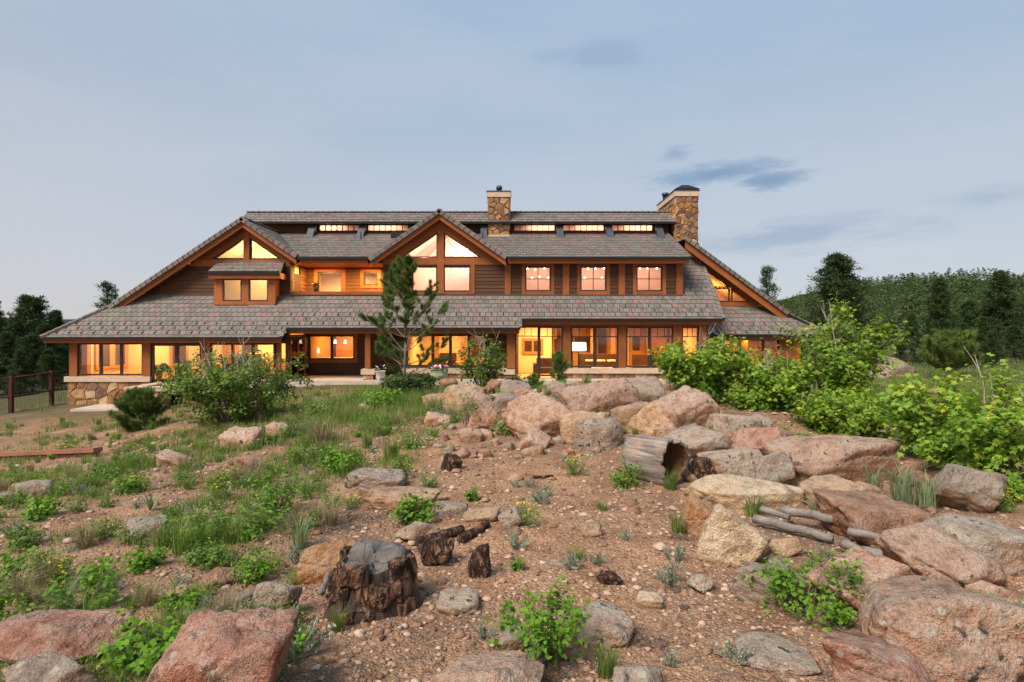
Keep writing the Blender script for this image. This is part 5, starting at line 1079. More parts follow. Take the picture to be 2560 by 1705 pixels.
rock((1415, 1508, 1535, 1600), 'G', 'grey green lichened stone beside the bunch of green blades', 0.4, 0, 0.8, 0.3, 309, hscale=0.7)
rock((908, 1193, 1015, 1250), 'P', 'low pink stone behind the stump', 0.4, 0, 0.6, 0.2, 316)
rock((1150, 1163, 1203, 1220), 'G', 'round grey green lichened stone beside yellow flowers', 0.3, 0, 0.9, 0.15, 323)
rock((1060, 1160, 1145, 1205), 'T', 'flat tan stone sunk in gravel', 0.5, -0.2, 0.8, 0.4, 330, hscale=0.6)
rock((995, 1143, 1068, 1195), 'G', 'small greenish lichened stone sunk in gravel', 0.5, 0, 0.8, 0.4, 337, hscale=0.7)
rock((815, 1115, 1005, 1172), 'T', 'long flat tan ledge of bedrock', 0.7, 0.0, 0.5, 0.3, 344)
rock((785, 1058, 935, 1128), 'G', 'long grey ledge of bedrock behind the tan ledge', 0.6, 0.0, 0.6, 0.3, 351, hscale=0.8)
rock((355, 1033, 428, 1075), 'P', 'small pink boulder standing in the weeds', 0.5, 0.1, 0.7, 0.15, 358)
rock((540, 1043, 602, 1080), 'R', 'flat salmon stone on the slope below the big bush', 0.7, 0.2, 0.7, 0.2, 365)
rock((512, 982, 592, 1035), 'P', 'split pink stone under the big green bush', 0.8, 0, 0.7, 0.15, 372)
rock((612, 972, 662, 1008), 'P', 'small grey pink stone at the bush edge', 0.6, 0.2, 0.7, 0.15, 379)
rock((18, 1103, 105, 1145), 'G', 'grey angular rock by the red edging board', 0.8, 0.1, 0.6, 0.15, 386)
rock((-15, 1128, 28, 1160), 'G', 'pale grey stone near the angular grey rock', 0.6, 0, 0.7, 0.15, 393)
rock((188, 1062, 218, 1096), 'T', 'small upright tan stone below the red edging board', 0.6, 0, 0.7, 0.15, 400)
rock((280, 1178, 380, 1245), 'G', 'grey half-buried stone beside the tan tuft', 0.5, -0.1, 0.8, 0.35, 407, hscale=0.8)
rock((1588, 1318, 1645, 1362), 'G', 'small pale lichened stone by the sage clump', 0.5, 0, 0.8, 0.25, 414)
rock((1468, 1358, 1530, 1402), 'W', 'small cream angular stone lying on gravel', 0.8, 0, 0.8, 0.1, 421)
rock((1338, 1200, 1385, 1240), 'T', 'small tan stone on bare gravel', 0.6, 0, 0.8, 0.2, 428)
rock((455, 1300, 545, 1358), 'B', 'brown half-buried stone by the feathery weed', 0.6, -0.1, 0.8, 0.3, 435)
rock((400, 1345, 432, 1380), 'T', 'small square tan stone on the slope', 0.8, 0, 0.8, 0.2, 442)
rock((1715, 1468, 1890, 1545), 'G', 'flat greenish lichened rock flush with bare soil', 0.4, 0, 0.9, 0.7, 449, hscale=0.4)
rock((1235, 935, 1300, 985), 'P', 'pink stone wedged in the broad speckled slab', 0.6, 0, 0.7, 0.1, 456)
rock((2005, 838, 2105, 900), 'G', 'large grey boulder lying out in the meadow', 0.3, 0.05, 0.6, 0.1, 463, Y=27)
rock((820, 928, 848, 948), 'W', 'small white stone in the tall grass', 0.6, 0, 0.7, 0.1, 470)
rock((545, 1395, 600, 1425), 'B', 'small dark stone between the wedge boulder and upright stone', 0.6, 0, 0.8, 0.2, 477)
rock((905, 1005, 960, 1030), 'P', 'flat pink stone in the grass above the gravel', 0.6, 0, 0.8, 0.3, 484)
rock((1290, 1275, 1330, 1300), 'T', 'little tan stone beside the thin grey stick', 0.6, 0, 0.8, 0.3, 491) if False else None

rsk = random.Random(41)
for i in range(85):
    t_ = rsk.random(); cx = 1000+t_*760+rsk.gauss(0, 30); cy = 935+75*t_*t_+rsk.gauss(0, 30)+(20 if t_ < 0.3 else 0); ww = rsk.uniform(18, 62); hh_ = ww*rsk.uniform(0.45, 0.8)
    o = rock((cx-ww/2, cy-hh_, cx+ww/2, cy), rsk.choice('PGPTGRG'), 'smaller weathered rock wedged into the boulder outcrop', rsk.uniform(0.5, 0.9), rsk.uniform(-0.4, 0.4), 0.8, 0.3, 900+i*3); o['group'] = 'smaller rocks wedged into the outcrop'
for i in range(48):
    cx = rsk.uniform(985, 1440); cy = rsk.uniform(975, 1075)-(cx-985)*0.02; ww = rsk.uniform(12, 40)*(1 if rsk.random() < 0.8 else 1.5); hh_ = ww*rsk.uniform(0.45, 0.8)
    o = rock((cx-ww/2, cy-hh_, cx+ww/2, cy), rsk.choice('PGTTGRB'), 'broken rubble stone on the gravel below the outcrop', rsk.uniform(0.6, 0.95), rsk.uniform(-0.4, 0.4), 0.8, 0.3, 1300+i*3); o['group'] = 'rubble below the outcrop'
for i, (cx, cy, ww, hh_) in enumerate([(2230, 1260, 90, 45), (1900, 1120, 70, 40), (2000, 1150, 60, 40), (1660, 1240, 50, 30), (1790, 1310, 60, 30), (2290, 1390, 90, 60), (1600, 1110, 50, 28), (2120, 1120, 80, 40)]):
    o = rock((cx-ww/2, cy-hh_, cx+ww/2, cy), 'GPTB'[i % 4], 'small filling stone between the ring boulders', 0.7, 0.1, 0.8, 0.3, 1100+i*3); o['group'] = 'small stones filling the ring'
# ================================================================== DEAD WOOD
def m_greywood(name, c=(0.215, 0.19, 0.165), axis='z', dark=0.45):
    g = G(name); sc = {'x': (1.2, 22, 22), 'z': (22, 22, 1.2), 'y': (22, 1.2, 22)}[axis]; co = g.coord(scale=sc); co2 = g.coord()
    n1 = g.noise(co, 1.6, 6, 0.65, 0.8); n2 = g.noise(co2, 5, 4); n3 = g.noise(co, 0.7, 3)
    col = g.ramp(n1, [(0.25, tuple(x*dark for x in c)), (0.5, c), (0.8, tuple(min(1, x*1.35) for x in c))]); col = g.mix(1.0, col, g.ramp(n2, [(0.3, 0.7), (0.7, 1.15)]), 'MULTIPLY')
    return g.out(g.bsdf(col, 0.85, g.bump(g.math('ADD', n1, n3), 0.9, 0.012), 0, 0.2))
def m_bark():
    g = G('pine_bark'); co = g.coord(scale=(1, 1, 0.45)); n0 = g.noise(co, 7, 5, 0.6, 1.2); n1 = g.noise(co, 12, 6, 0.72, 0.6); n2 = g.noise(co, 60, 4, 0.7)
    crev = g.ramp(g.math('ABSOLUTE', g.math('SUBTRACT', n0, 0.5)), [(0.0, 0.0), (0.075, 1.0)])
    col = g.ramp(n1, [(0.30, (0.045, 0.033, 0.028)), (0.43, (0.13, 0.082, 0.062)), (0.55, (0.26, 0.125, 0.062)), (0.63, (0.24, 0.185, 0.16)), (0.76, (0.42, 0.34, 0.30))])
    col = g.mix(1.0, col, g.ramp(crev, [(0.0, 0.18), (1.0, 1.0)]), 'MULTIPLY'); col = g.mix(1.0, col, g.ramp(n2, [(0.3, 0.6), (0.7, 1.25)]), 'MULTIPLY')
    return g.out(g.bsdf(col, 0.92, g.bump(g.math('ADD', crev, g.math('ADD', g.math('MULTIPLY', n1, 1.2), g.math('MULTIPLY', n2, 0.4))), 1.0, 0.03), 0, 0.2))
def m_stumptop():
    g = G('weathered_stump_top'); co = g.coord(); sx = g.n('ShaderNodeSeparateXYZ', {0: co}); n1 = g.noise(co, 9, 5, 0.65); n2 = g.noise(co, 50, 4)
    rad = g.math('SQRT', g.math('ADD', g.math('MULTIPLY', sx.outputs[0], sx.outputs[0]), g.math('MULTIPLY', sx.outputs[1], sx.outputs[1])))
    ring = g.math('SINE', g.math('ADD', g.math('MULTIPLY', rad, 330.0), g.math('MULTIPLY', n1, 14.0))); ang_ = g.math('ARCTAN2', sx.outputs[1], sx.outputs[0])
    crack = g.ramp(g.math('ABSOLUTE', g.math('SINE', g.math('ADD', g.math('MULTIPLY', ang_, 3.5), g.math('MULTIPLY', n1, 2.6)))), [(0.0, 0.0), (0.10, 1.0)])
    col = g.ramp(g.math('ADD', g.math('MULTIPLY', ring, 0.05), n1), [(0.3, (0.07, 0.062, 0.054)), (0.55, (0.14, 0.128, 0.114)), (0.8, (0.23, 0.21, 0.19))]); col = g.mix(1.0, col, g.ramp(crack, [(0.0, 0.35), (1.0, 1.0)]), 'MULTIPLY'); col = g.mix(1.0, col, g.ramp(n2, [(0.3, 0.75), (0.7, 1.15)]), 'MULTIPLY')
    return g.out(g.bsdf(col, 0.9, g.bump(g.math('ADD', g.math('MULTIPLY', ring, 0.04), g.math('ADD', n1, g.math('MULTIPLY', crack, 0.5))), 0.8, 0.008), 0, 0.2))
BARK = m_bark(); GWOOD = m_greywood('grey_driftwood'); GWOODX = m_greywood('grey_driftwood_lengthwise', axis='x'); TOPW = m_stumptop(); CHAR = m_plain('rotten_hollow', (0.045, 0.024, 0.013), 1.0, 0.6, 7, 0.9); ORW = m_greywood('rusty_heartwood', (0.36, 0.19, 0.08), 'x', 0.4)
# bark stump
sb_ = hitf(862, 1425); Ys = sb_.y+0.16; sr = 0.20
stump = thing('tree_stump', 'weathered pine stump with thick dark bark and a cracked grey top', 'stump', (X_(858*FV, Ys), Ys, drop(X_(858*FV, Ys), Ys)))
sh_ = (Z_(1274*FV, Ys)-stump.location.z)
rs = random.Random(11); K = 44
def srad(t): return 1+0.10*math.sin(2*t+0.6)+0.05*math.sin(5*t+1)+0.03*math.sin(9*t)
m = MB(); rings = [(1.6, -0.15), (1.32, 0.04), (1.1, sh_*0.4), (0.93, sh_*0.8), (0.90, sh_-0.02), (0.87, sh_), (0.6, sh_-0.012), (0.3, sh_-0.02), (0.0, sh_-0.03)]
for fr_, z in rings:
    for j in range(K): t = 2*math.pi*j/K; q = sr*fr_*srad(t)*(1+0.015*math.sin(17*t+z*9)); m.v.append((q*math.cos(t), q*math.sin(t)*0.9, z+0.045*math.sin(t)*(fr_ < 0.95)+(0.02*math.sin(3*t+1) if fr_ < 0.9 else 0)))
for i in range(len(rings)-1):
    for j in range(K): m.f.append((i*K+j, i*K+(j+1) % K, (i+1)*K+(j+1) % K, (i+1)*K+j)); m.m.append(1 if i >= 4 else 0); m.r.append(0)
m.build('wood', [m_greywood('stump_side_wood', (0.065, 0.045, 0.034), 'z', 0.4), TOPW], stump, True)
na = 8
for a in range(na):
    for lv in range(3):
        t0 = 2*math.pi*(a+rs.uniform(-0.1, 0.1)+(0.5 if lv % 2 else 0))/na; t1 = t0+2*math.pi/na*rs.uniform(0.92, 1.12); z0 = sh_*(-0.12+lv*0.36)+rs.uniform(-0.03, 0.03); z1 = z0+sh_*rs.uniform(0.36, 0.46)
        if lv == 2 and -2.2 < (t0 if t0 < math.pi else t0-6.283) < -0.9 and rs.random() < 0.6: continue
        z1 = min(z1, sh_+0.015+0.03*math.sin(t0)); nu, nv = 9, 12; vs = []; off = Vector((a*3.1, lv*7.7, 0)); th = rs.uniform(0.03, 0.06)
        for layer in (0, 1):
            for i in range(nv+1):
                for j in range(nu+1):
                    t = t0+(t1-t0)*j/nu; z = z0+(z1-z0)*i/nv; fl = 1.0+0.22*max(0, (sh_*0.7-z)/sh_)+0.35*max(0, (0.08-z)/0.25); rr = sr*0.93*srad(t)*fl
                    edge = 0.35 if (i in (0, nv) or j in (0, nu)) else 1.0
                    if layer: rr += th*edge+0.028*noise.noise(Vector((math.cos(t)*4, math.sin(t)*4, z*8))+off)+0.018*noise.noise(Vector((math.cos(t)*11, math.sin(t)*11, z*14))+off)
                    else: rr -= 0.02
                    vs.append((rr*math.cos(t), rr*math.sin(t)*0.92, z+0.012*noise.noise(Vector((t*9, z*8, a)))))
        n1_ = (nu+1)*(nv+1); fs = []
        for i in range(nv):
            for j in range(nu): k = n1_+i*(nu+1)+j; fs.append((k, k+1, k+nu+2, k+nu+1))
        bd = [j for j in range(nu+1)]+[(i)*(nu+1)+nu for i in range(1, nv+1)]+[nv*(nu+1)+j for j in range(nu-1, -1, -1)]+[i*(nu+1) for i in range(nv-1, 0, -1)]
        for p, q in zip(bd, bd[1:]+bd[:1]): fs.append((p, q, q+n1_, p+n1_))
        mm = MB(); mm.add(vs, fs); mm.build('bark_plate', BARK, stump)
MB().tube([(-0.06, -0.02, sh_-0.03), (-0.03, -0.03, sh_+0.17), (-0.02, -0.035, sh_+0.24)], 0.004, 0.002, 4).build('splinter', GWOOD, stump)
# hollow log
hl = hitf(1500, 1112); Yh = hl.y+0.12
log = thing('hollow_log', 'short hollow log of silvery wood with a dark rotten end', 'log', (X_(1502*FV, Yh), Yh, drop(X_(1502*FV, Yh), Yh)))
ax = Vector((0.60, -0.78, 0.0)).normalized(); sd = Vector((-ax.y, ax.x, 0)); up = Vector((0, 0, 1)); Rl = 52/1307.6*Yh; LL = 0.66; cz = Rl*0.93; K = 72; m = MB()
prof = [(-LL*0.5, 0.84, 0), (-LL*0.35, 0.97, 0), (-0.06, 1.0, 0), (LL*0.26, 1.03, 0), (LL*0.5, 1.05, 0), (LL*0.5-0.01, 0.90, 1), (LL*0.25, 0.80, 1), (-LL*0.1, 0.62, 1), (-LL*0.3, 0.02, 1)]
for (s, q, fl) in prof:
    for j in range(K):
        t = 2*math.pi*j/K; q2 = q*(1+0.05*math.sin(3*t+1)+0.02*math.sin(11*t)-0.06*max(0.0, noise.noise(Vector((math.cos(t)*7, math.sin(t)*7, s*0.8+3)))-0.12))*(1+0.05*noise.noise(Vector((math.cos(t)*3, math.sin(t)*3, s*2)))+(0.10*noise.noise(Vector((math.cos(t)*4, math.sin(t)*4, s*3+5))) if fl else 0))
        p = ax*(s+(0.03*math.sin(2*t+0.5)+0.045*noise.noise(Vector((math.cos(t)*5, math.sin(t)*5, 1.5))) if abs(s) > LL*0.45 else 0))+sd*(math.cos(t)*Rl*q2*0.92)+up*(cz+math.sin(t)*Rl*q2); m.v.append(tuple(p))
outer = MB(); outer.v = m.v[:K*6]; inner = MB(); inner.v = m.v[K*5:]
for i in range(5):
    for j in range(K): outer.f.append((i*K+j, i*K+(j+1) % K, (i+1)*K+(j+1) % K, (i+1)*K+j)); outer.m.append(0); outer.r.append(0)
outer.f.append(tuple(range(K-1, -1, -1))); outer.m.append(0); outer.r.append(0)
for i in range(3):
    for j in range(K): inner.f.append((i*K+j, i*K+(j+1) % K, (i+1)*K+(j+1) % K, (i+1)*K+j)); inner.m.append(0); inner.r.append(0)
def m_log():
    g = G('silvery_log'); co = g.coord(); rotm = g.n('ShaderNodeVectorRotate', {'Vector': co, 'Axis': (0, 0, 1), 'Angle': math.atan2(-ax.y, ax.x)}).outputs[0]; mp_ = g.n('ShaderNodeMapping', {'Vector': rotm, 'Scale': (1.0, 13, 13)}).outputs[0]
    n1 = g.noise(mp_, 2.0, 6, 0.65, 0.7); n2 = g.noise(co, 3.5, 4)
    col = g.ramp(n1, [(0.26, (0.05, 0.04, 0.034)), (0.44, (0.19, 0.16, 0.135)), (0.62, (0.33, 0.285, 0.245)), (0.85, (0.46, 0.39, 0.33))]); col = g.mix(g.ramp(n2, [(0.5, 0.0), (0.68, 0.55)]), col, (0.42, 0.27, 0.17))
    return g.out(g.bsdf(col, 0.85, g.bump(n1, 1.0, 0.02), 0, 0.2))
outer.build('shell', m_log(), log, True); inner.build('rotten_core', [m_greywood('rotten_heart', (0.17, 0.09, 0.04), 'z', 0.2)], log, True)
slv = MB().box(-0.035, 0.035, -0.02, 0.02, -0.25, 0.35); slv.v = [tuple(ax*(LL*0.40)+sd*(p[0]*2-0.02)+up*(cz-0.12+p[2]*0.62)+ax*p[1]) for p in slv.v]; slv.v = [(x-ax.x*0.25, y-ax.y*0.25, z) for x, y, z in slv.v]; slv.build('splinter', m_greywood('pale_splinter', (0.40, 0.25, 0.12), 'z', 0.4), log)
# sticks and bark pieces
def stick(a, b, r, mat, label, lift=0.0, r1=None, name='branch', Ya=None, Yb=None, jag=0.02, flat=1.0, cat='dead wood', group='dead wood on the ground'):
    A = hitf(*a); Bp = hitf(*b)
    A.z = drop(A.x, A.y)+r*0.6+lift; Bp.z = drop(Bp.x, Bp.y)+r*0.6+lift*0.8; rs_ = random.Random(int(a[0]+b[1])); n = 9; d = Bp-A; pts = []
    for i in range(n): t = i/(n-1); pts.append(A+d*t+Vector((rs_.gauss(0, jag), rs_.gauss(0, jag), rs_.gauss(0, jag*0.6)))*d.length*0.5-A)
    m = MB(); m.tube(pts, r, r1 or r*0.8, 12); rs2 = random.Random(5)
    m.v = [(x+0.10*r*noise.noise(Vector((x*30, y*30, z*30))), y+0.10*r*noise.noise(Vector((x*30+9, y*30, z*30))), z*1.0+0.14*r*noise.noise(Vector((x*18, y*18, z*18+4)))) for x, y, z in m.v]
    t = m.build(name, mat, None, True, A); tag(t, label, cat, group); return t
stick((1735, 1208), (1918, 1256), 0.042, GWOODX, 'long pale grey log lying lowest in the fire ring', 0.05, name='log', cat='log')
stick((1797, 1206), (2008, 1244), 0.045, GWOODX, 'grey log with rusty peeled patches across the fire ring', 0.14, name='log', cat='log')
stick((1750, 1196), (1815, 1212), 0.035, GWOODX, 'short grey log end tucked against the cream boulder', 0.10, name='log', cat='log')
stick((1948, 1258), (2085, 1282), 0.036, GWOODX, 'thin grey log pointing at the big sloping pink stone', 0.12, name='log', cat='log')
stick((1938, 1275), (2000, 1300), 0.04, GWOODX, 'split grey log wedge among the fire ring logs', 0.06, 0.02, name='log', cat='log')
stick((1985, 1295), (2085, 1305), 0.055, GWOODX, 'thick dark charred log chunk against the sloping pink stone', 0.03, name='log', cat='log')
stick((1905, 1205), (1985, 1150), 0.022, GWOOD, 'bare pale branch propped on the brown wedge stone', 0.08)
stick((1262, 1293), (1330, 1308), 0.016, GWOOD, 'thin pale stick on bare gravel')
stick((1225, 1100), (1272, 1097), 0.022, BARK, 'small dark stick near the yellow flowers')
stick((870, 1155), (935, 1128), 0.012, GWOOD, 'thin grey twig on the bedrock ledge')
stick((1060, 1245), (1120, 1212), 0.045, BARK, 'dark rotten root running from behind the stump')
stick((960, 1258), (1062, 1225), 0.05, BARK, 'charred root piece behind the stump top')
stick((420, 1440), (500, 1430), 0.05, GWOOD, 'bleached grey wood chunk behind the wedge boulder')
stick((500, 1415), (590, 1370), 0.03, GWOOD, 'bleached twisted branch by the upright stone')
stick((738, 1392), (758, 1345), 0.022, GWOOD, 'grey splintered shard leaning by the stump', 0.06)
stick((640, 1535), (600, 1560), 0.012, GWOOD, 'thin bleached twig beside the grey sage') if False else None
def barkpiece(box, label, ang=0.9, seed=1):
    o = rock(box, 'B', label, ang, 0.1, 0.7, 0.12, seed, sub=4, cat='bark', name='bark_piece'); o['group'] = 'bark pieces on the gravel'; o.data.materials[0] = BARK; return o
barkpiece((1078, 1255, 1128, 1330), 'thick flake of curled grey bark standing in gravel', 0.9, 601); barkpiece((965, 1238, 1045, 1300), 'pile of flaking grey bark beside the stump', 0.6, 602); barkpiece((1372, 1312, 1430, 1345), 'small dark bark chip alone on the gravel', 0.9, 603)
barkpiece((1018, 1045, 1062, 1085), 'long bark slab on the gravel slope', 0.9, 604); barkpiece((1595, 1050, 1675, 1112), 'curved slab of rusty bark behind the hollow log', 0.7, 605); barkpiece((1085, 980, 1140, 1002), 'flat dark bark piece under the dome stone', 0.8, 606)
# small broken stump on the stones
ss = hitf(1120, 925); t = thing('tree_stump', 'small broken stump between the boulders with orange wood', 'stump', (ss.x, ss.y+0.1, drop(ss.x, ss.y+0.1))); m = MB(); m.lathe([(0.24, -0.05), (0.20, 0.12), (0.18, 0.30)], k=18); m.build('bark', BARK, t, True); m = MB(); m.lathe([(0.18, 0.30), (0.17, 0.36), (0.1, 0.27), (0, 0.25)], k=18); m.v = [(x, y, z+0.06*noise.noise(Vector((x*12, y*12, 0)))) for x, y, z in m.v]; m.build('wood', ORW, t)

# ================================================================== PLANTS
def m_leaf(name, cols, trans=0.3, rough=0.6, objvar=0.12):
    g = G(name); r = g.n('ShaderNodeAttribute', attribute_name='rnd').outputs['Fac']
    n = len(cols); col = g.ramp(r, [(i/(n-1), c) for i, c in enumerate(cols)])
    o = g.n('ShaderNodeObjectInfo').outputs['Random']; col = g.mix(1.0, col, g.ramp(o, [(0.0, 1-objvar), (1.0, 1+objvar)]), 'MULTIPLY')
    d = g.bsdf(col, rough, None, 0, 0.25); t = g.n('ShaderNodeBsdfTranslucent', {'Color': g.mix(1.0, col, (1.25, 1.35, 0.7), 'MULTIPLY')}).outputs[0]
    return g.out(g.n('ShaderNodeMixShader', {0: trans, 1: d, 2: t}).outputs[0])
LM = m_leaf('maple_leaf', [(0.070, 0.150, 0.018), (0.155, 0.285, 0.030), (0.26, 0.385, 0.045), (0.45, 0.45, 0.05)], 0.35)
LB = m_leaf('bush_leaf', [(0.050, 0.105, 0.018), (0.135, 0.225, 0.030), (0.25, 0.33, 0.045)], 0.3)
LD = m_leaf('dark_shrub_leaf', [(0.030, 0.062, 0.014), (0.058, 0.105, 0.022), (0.095, 0.145, 0.03)], 0.25)
LC = m_leaf('currant_leaf', [(0.085, 0.20, 0.016), (0.14, 0.29, 0.024), (0.22, 0.37, 0.035)], 0.35)
LW = m_leaf('weed_leaf', [(0.075, 0.15, 0.026), (0.14, 0.24, 0.038), (0.22, 0.32, 0.055)], 0.3)
LS = m_leaf('sage_leaf', [(0.16, 0.19, 0.13), (0.24, 0.28, 0.20), (0.34, 0.38, 0.29)], 0.2)
LG = m_leaf('grass_blade', [(0.060, 0.120, 0.022), (0.12, 0.20, 0.036), (0.20, 0.27, 0.06), (0.33, 0.31, 0.13)], 0.3)
LT = m_leaf('dry_grass_blade', [(0.17, 0.135, 0.07), (0.30, 0.25, 0.14), (0.42, 0.36, 0.22)], 0.25)
LK = m_leaf('silver_blade', [(0.15, 0.21, 0.10), (0.22, 0.29, 0.15), (0.30, 0.36, 0.21)], 0.25)
LN = m_leaf('young_pine_needle', [(0.050, 0.090, 0.020), (0.10, 0.160, 0.034), (0.19, 0.245, 0.055)], 0.15)
LP = m_leaf('pine_needle', [(0.022, 0.044, 0.014), (0.046, 0.080, 0.022), (0.088, 0.122, 0.034)], 0.12)
LF = m_leaf('yellow_petal', [(0.62, 0.42, 0.01), (0.75, 0.55, 0.015), (0.70, 0.62, 0.05)], 0.2)
TWIG = m_plain('twig', (0.16, 0.125, 0.10), 0.9, 0.25, 20, 0.4); PALETW = m_plain('bleached_twig', (0.38, 0.33, 0.28), 0.9, 0.2, 20, 0.3); GSTEM = m_plain('green_stem', (0.10, 0.15, 0.04), 0.8); PBARK = m_plain('young_pine_bark', (0.22, 0.16, 0.12), 0.9, 0.3, 14, 0.6); DBARK = m_plain('dark_pine_bark', (0.075, 0.05, 0.038), 0.95, 0.35, 6, 0.7)
T_MAPLE = np.array([(0, 0, 0), (.18, .10, .02), (.52, .04, -.06), (.34, .30, .03), (.54, .58, -.08), (.20, .52, .02), (0, 1, -.12), (-.20, .52, .02), (-.54, .58, -.08), (-.34, .30, .03), (-.52, .04, -.06), (-.18, .10, .02)])
T_ROUND = np.array([(0, 0, 0), (.34, .10, .03), (.46, .45, .0), (.25, .62, .03), (.16, .95, -.08), (-.16, .95, -.08), (-.25, .62, .03), (-.46, .45, 0), (-.34, .10, .03)])
T_OVAL = np.array([(0, 0, 0), (.2, .3, .04), (.17, .7, .0), (0, 1, -.1), (-.17, .7, 0), (-.2, .3, .04)])
T_LANCE = np.array([(-.05, 0, 0), (.05, 0, 0), (.09, .5, .02), (0, 1, -.06), (-.09, .5, .02)])
def unit(a): return a/np.maximum(np.linalg.norm(a, axis=-1, keepdims=True), 1e-9)
def leafset(pos, size, tmpl, rs, upb=0.8, outw=None, ob=0.4, droop=0.0):
    """leaf polygons at pos (N,3), sizes (N,)"""
    n = len(pos); nn = rs.normal(size=(n, 3))*0.55+np.array([0, 0, upb])
    if outw is not None: nn = nn+outw*ob
    nn = unit(nn); d = rs.normal(size=(n, 3)); 
    if outw is not None: d = d*0.8+outw
    d[:, 2] -= droop; d = unit(d-nn*(d*nn).sum(1, keepdims=True)); s = np.cross(d, nn); size = np.asarray(size).reshape(-1, 1, 1)
    return pos[:, None, :]+size*(tmpl[None, :, 0:1]*s[:, None, :]+tmpl[None, :, 1:2]*d[:, None, :]+tmpl[None, :, 2:3]*nn[:, None, :])
def path(p, d, L_, rs, n=5, jit=0.12, up=0.1):
    pts = [np.array(p, float)]; d = np.array(d, float); d /= np.linalg.norm(d)
    for i in range(n-1): d = d+rs.normal(size=3)*jit+np.array([0, 0, up]); d /= np.linalg.norm(d); pts.append(pts[-1]+d*L_/(n-1))
    return pts
def shrub(label, base, h, wx, wy, leaf, tmpl, nleaf, lsize, stems=9, seed=1, name='shrub', cat='shrub', twig=TWIG, deadtwigs=0, yellow=0.0, low=0.15, group='shrubs around the knoll', lean=(0, 0), r0=None, shell=0.55):
    """bush: branching stems, then leaves set along the twigs that fill an uneven dome h tall, wx by wy wide"""
    rs = np.random.default_rng(seed); t = thing(name, label, cat, base, group); m = MB(); sites = []; r0 = r0 or h*0.012
    for i in range(stems):
        a = rs.random()*2*np.pi; k = np.sqrt(rs.random())*0.9; tgt = np.array([np.cos(a)*k*wx/2+lean[0], np.sin(a)*k*wy/2+lean[1], h*rs.uniform(0.62, 1.0)*(1-0.38*k*k)])
        st = np.array([np.cos(a)*k*wx*0.10, np.sin(a)*k*wy*0.10, -0.05]); L0 = np.linalg.norm(tgt-st); nn = 6; pts = [st]
        for q in range(1, nn): f = q/(nn-1); pts.append(st+(tgt-st)*f+np.array([0, 0, 0.12*h*np.sin(f*np.pi)])+rs.normal(size=3)*0.035*L0*f)
        m.tube(pts, r0*rs.uniform(0.7, 1.2), r0*0.35, 5, caps=False)
        for b in range(int(rs.integers(6, 10))):
            f = rs.uniform(low, 1.0); q = f*(nn-1); qi = min(int(q), nn-2); p = pts[qi]+(pts[qi+1]-pts[qi])*(q-qi); o = np.array([p[0]-lean[0]*f, p[1]-lean[1]*f, 0.25*h*rs.normal()*0.5+0.12*h]); d = o/ max(1e-6, np.linalg.norm(o))+rs.normal(size=3)*0.6
            tw = path(p, d, rs.uniform(0.14, 0.34)*max(h, 0.6*wx)*(1.15-0.5*f), rs, 4, 0.22, 0.05); m.tube(tw, r0*0.35, r0*0.15, 4, caps=False)
            for x in np.linspace(0.25, 1.05, 6): qq = min(x, 0.999)*3; z = int(qq); sites.append(tw[z]+(tw[z+1]-tw[z])*(qq-z))
    for b in range(deadtwigs):
        a = rs.random()*2*np.pi; k = rs.random()*0.5; p = np.array([np.cos(a)*k*wx/2+lean[0]*0.6, np.sin(a)*k*wy/2, h*0.55]); tw = path(p, [rs.normal()*0.35+lean[0]*0.3, rs.normal()*0.3, 1], h*rs.uniform(0.4, 0.66), rs, 5, 0.10, 0.05); m.tube(tw, r0*0.5, r0*0.2, 4, 1, caps=False)
        for c in range(4): q = tw[int(rs.integers(1, 4))]; m.tube(path(q, [rs.normal()*0.7, rs.normal()*0.7, 0.8], h*rs.uniform(0.1, 0.25), rs, 3, 0.2), r0*0.28, r0*0.12, 3, 1, caps=False)
    m.build('stems', [twig, PALETW], t); S = np.array(sites); idx = rs.integers(0, len(S), nleaf); pos = S[idx]+rs.normal(size=(nleaf, 3))*lsize*0.8; pos[:, 2] = np.maximum(pos[:, 2], 0.02)
    ow = unit(pos-np.array([lean[0]*0.5, lean[1]*0.5, h*0.25])); Q = leafset(pos, lsize*rs.uniform(0.6, 1.2, nleaf), tmpl, rs, 0.75, ow, 0.5, 0.35)
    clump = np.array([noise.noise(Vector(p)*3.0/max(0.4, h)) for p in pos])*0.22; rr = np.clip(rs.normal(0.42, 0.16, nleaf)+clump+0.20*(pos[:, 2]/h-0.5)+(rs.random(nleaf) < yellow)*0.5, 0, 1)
    ngons('leaves', Q, leaf, rr, t); return t
def needles(tips, dirs, n, L_, w, rs):
    """n needles round each shoot"""
    k = len(tips); P = np.repeat(tips, n, 0); D = np.repeat(dirs, n, 0); f = rs.random((k*n, 1)); d = unit(D*rs.uniform(0.3, 1.0, (k*n, 1))+rs.normal(size=(k*n, 3))*0.55); s = unit(np.cross(d, rs.normal(size=(k*n, 3))))*w
    b = P-D*f*L_*1.5; return np.stack([b-s, b+s, b+d*L_*rs.uniform(0.7, 1.1, (k*n, 1))], 1)
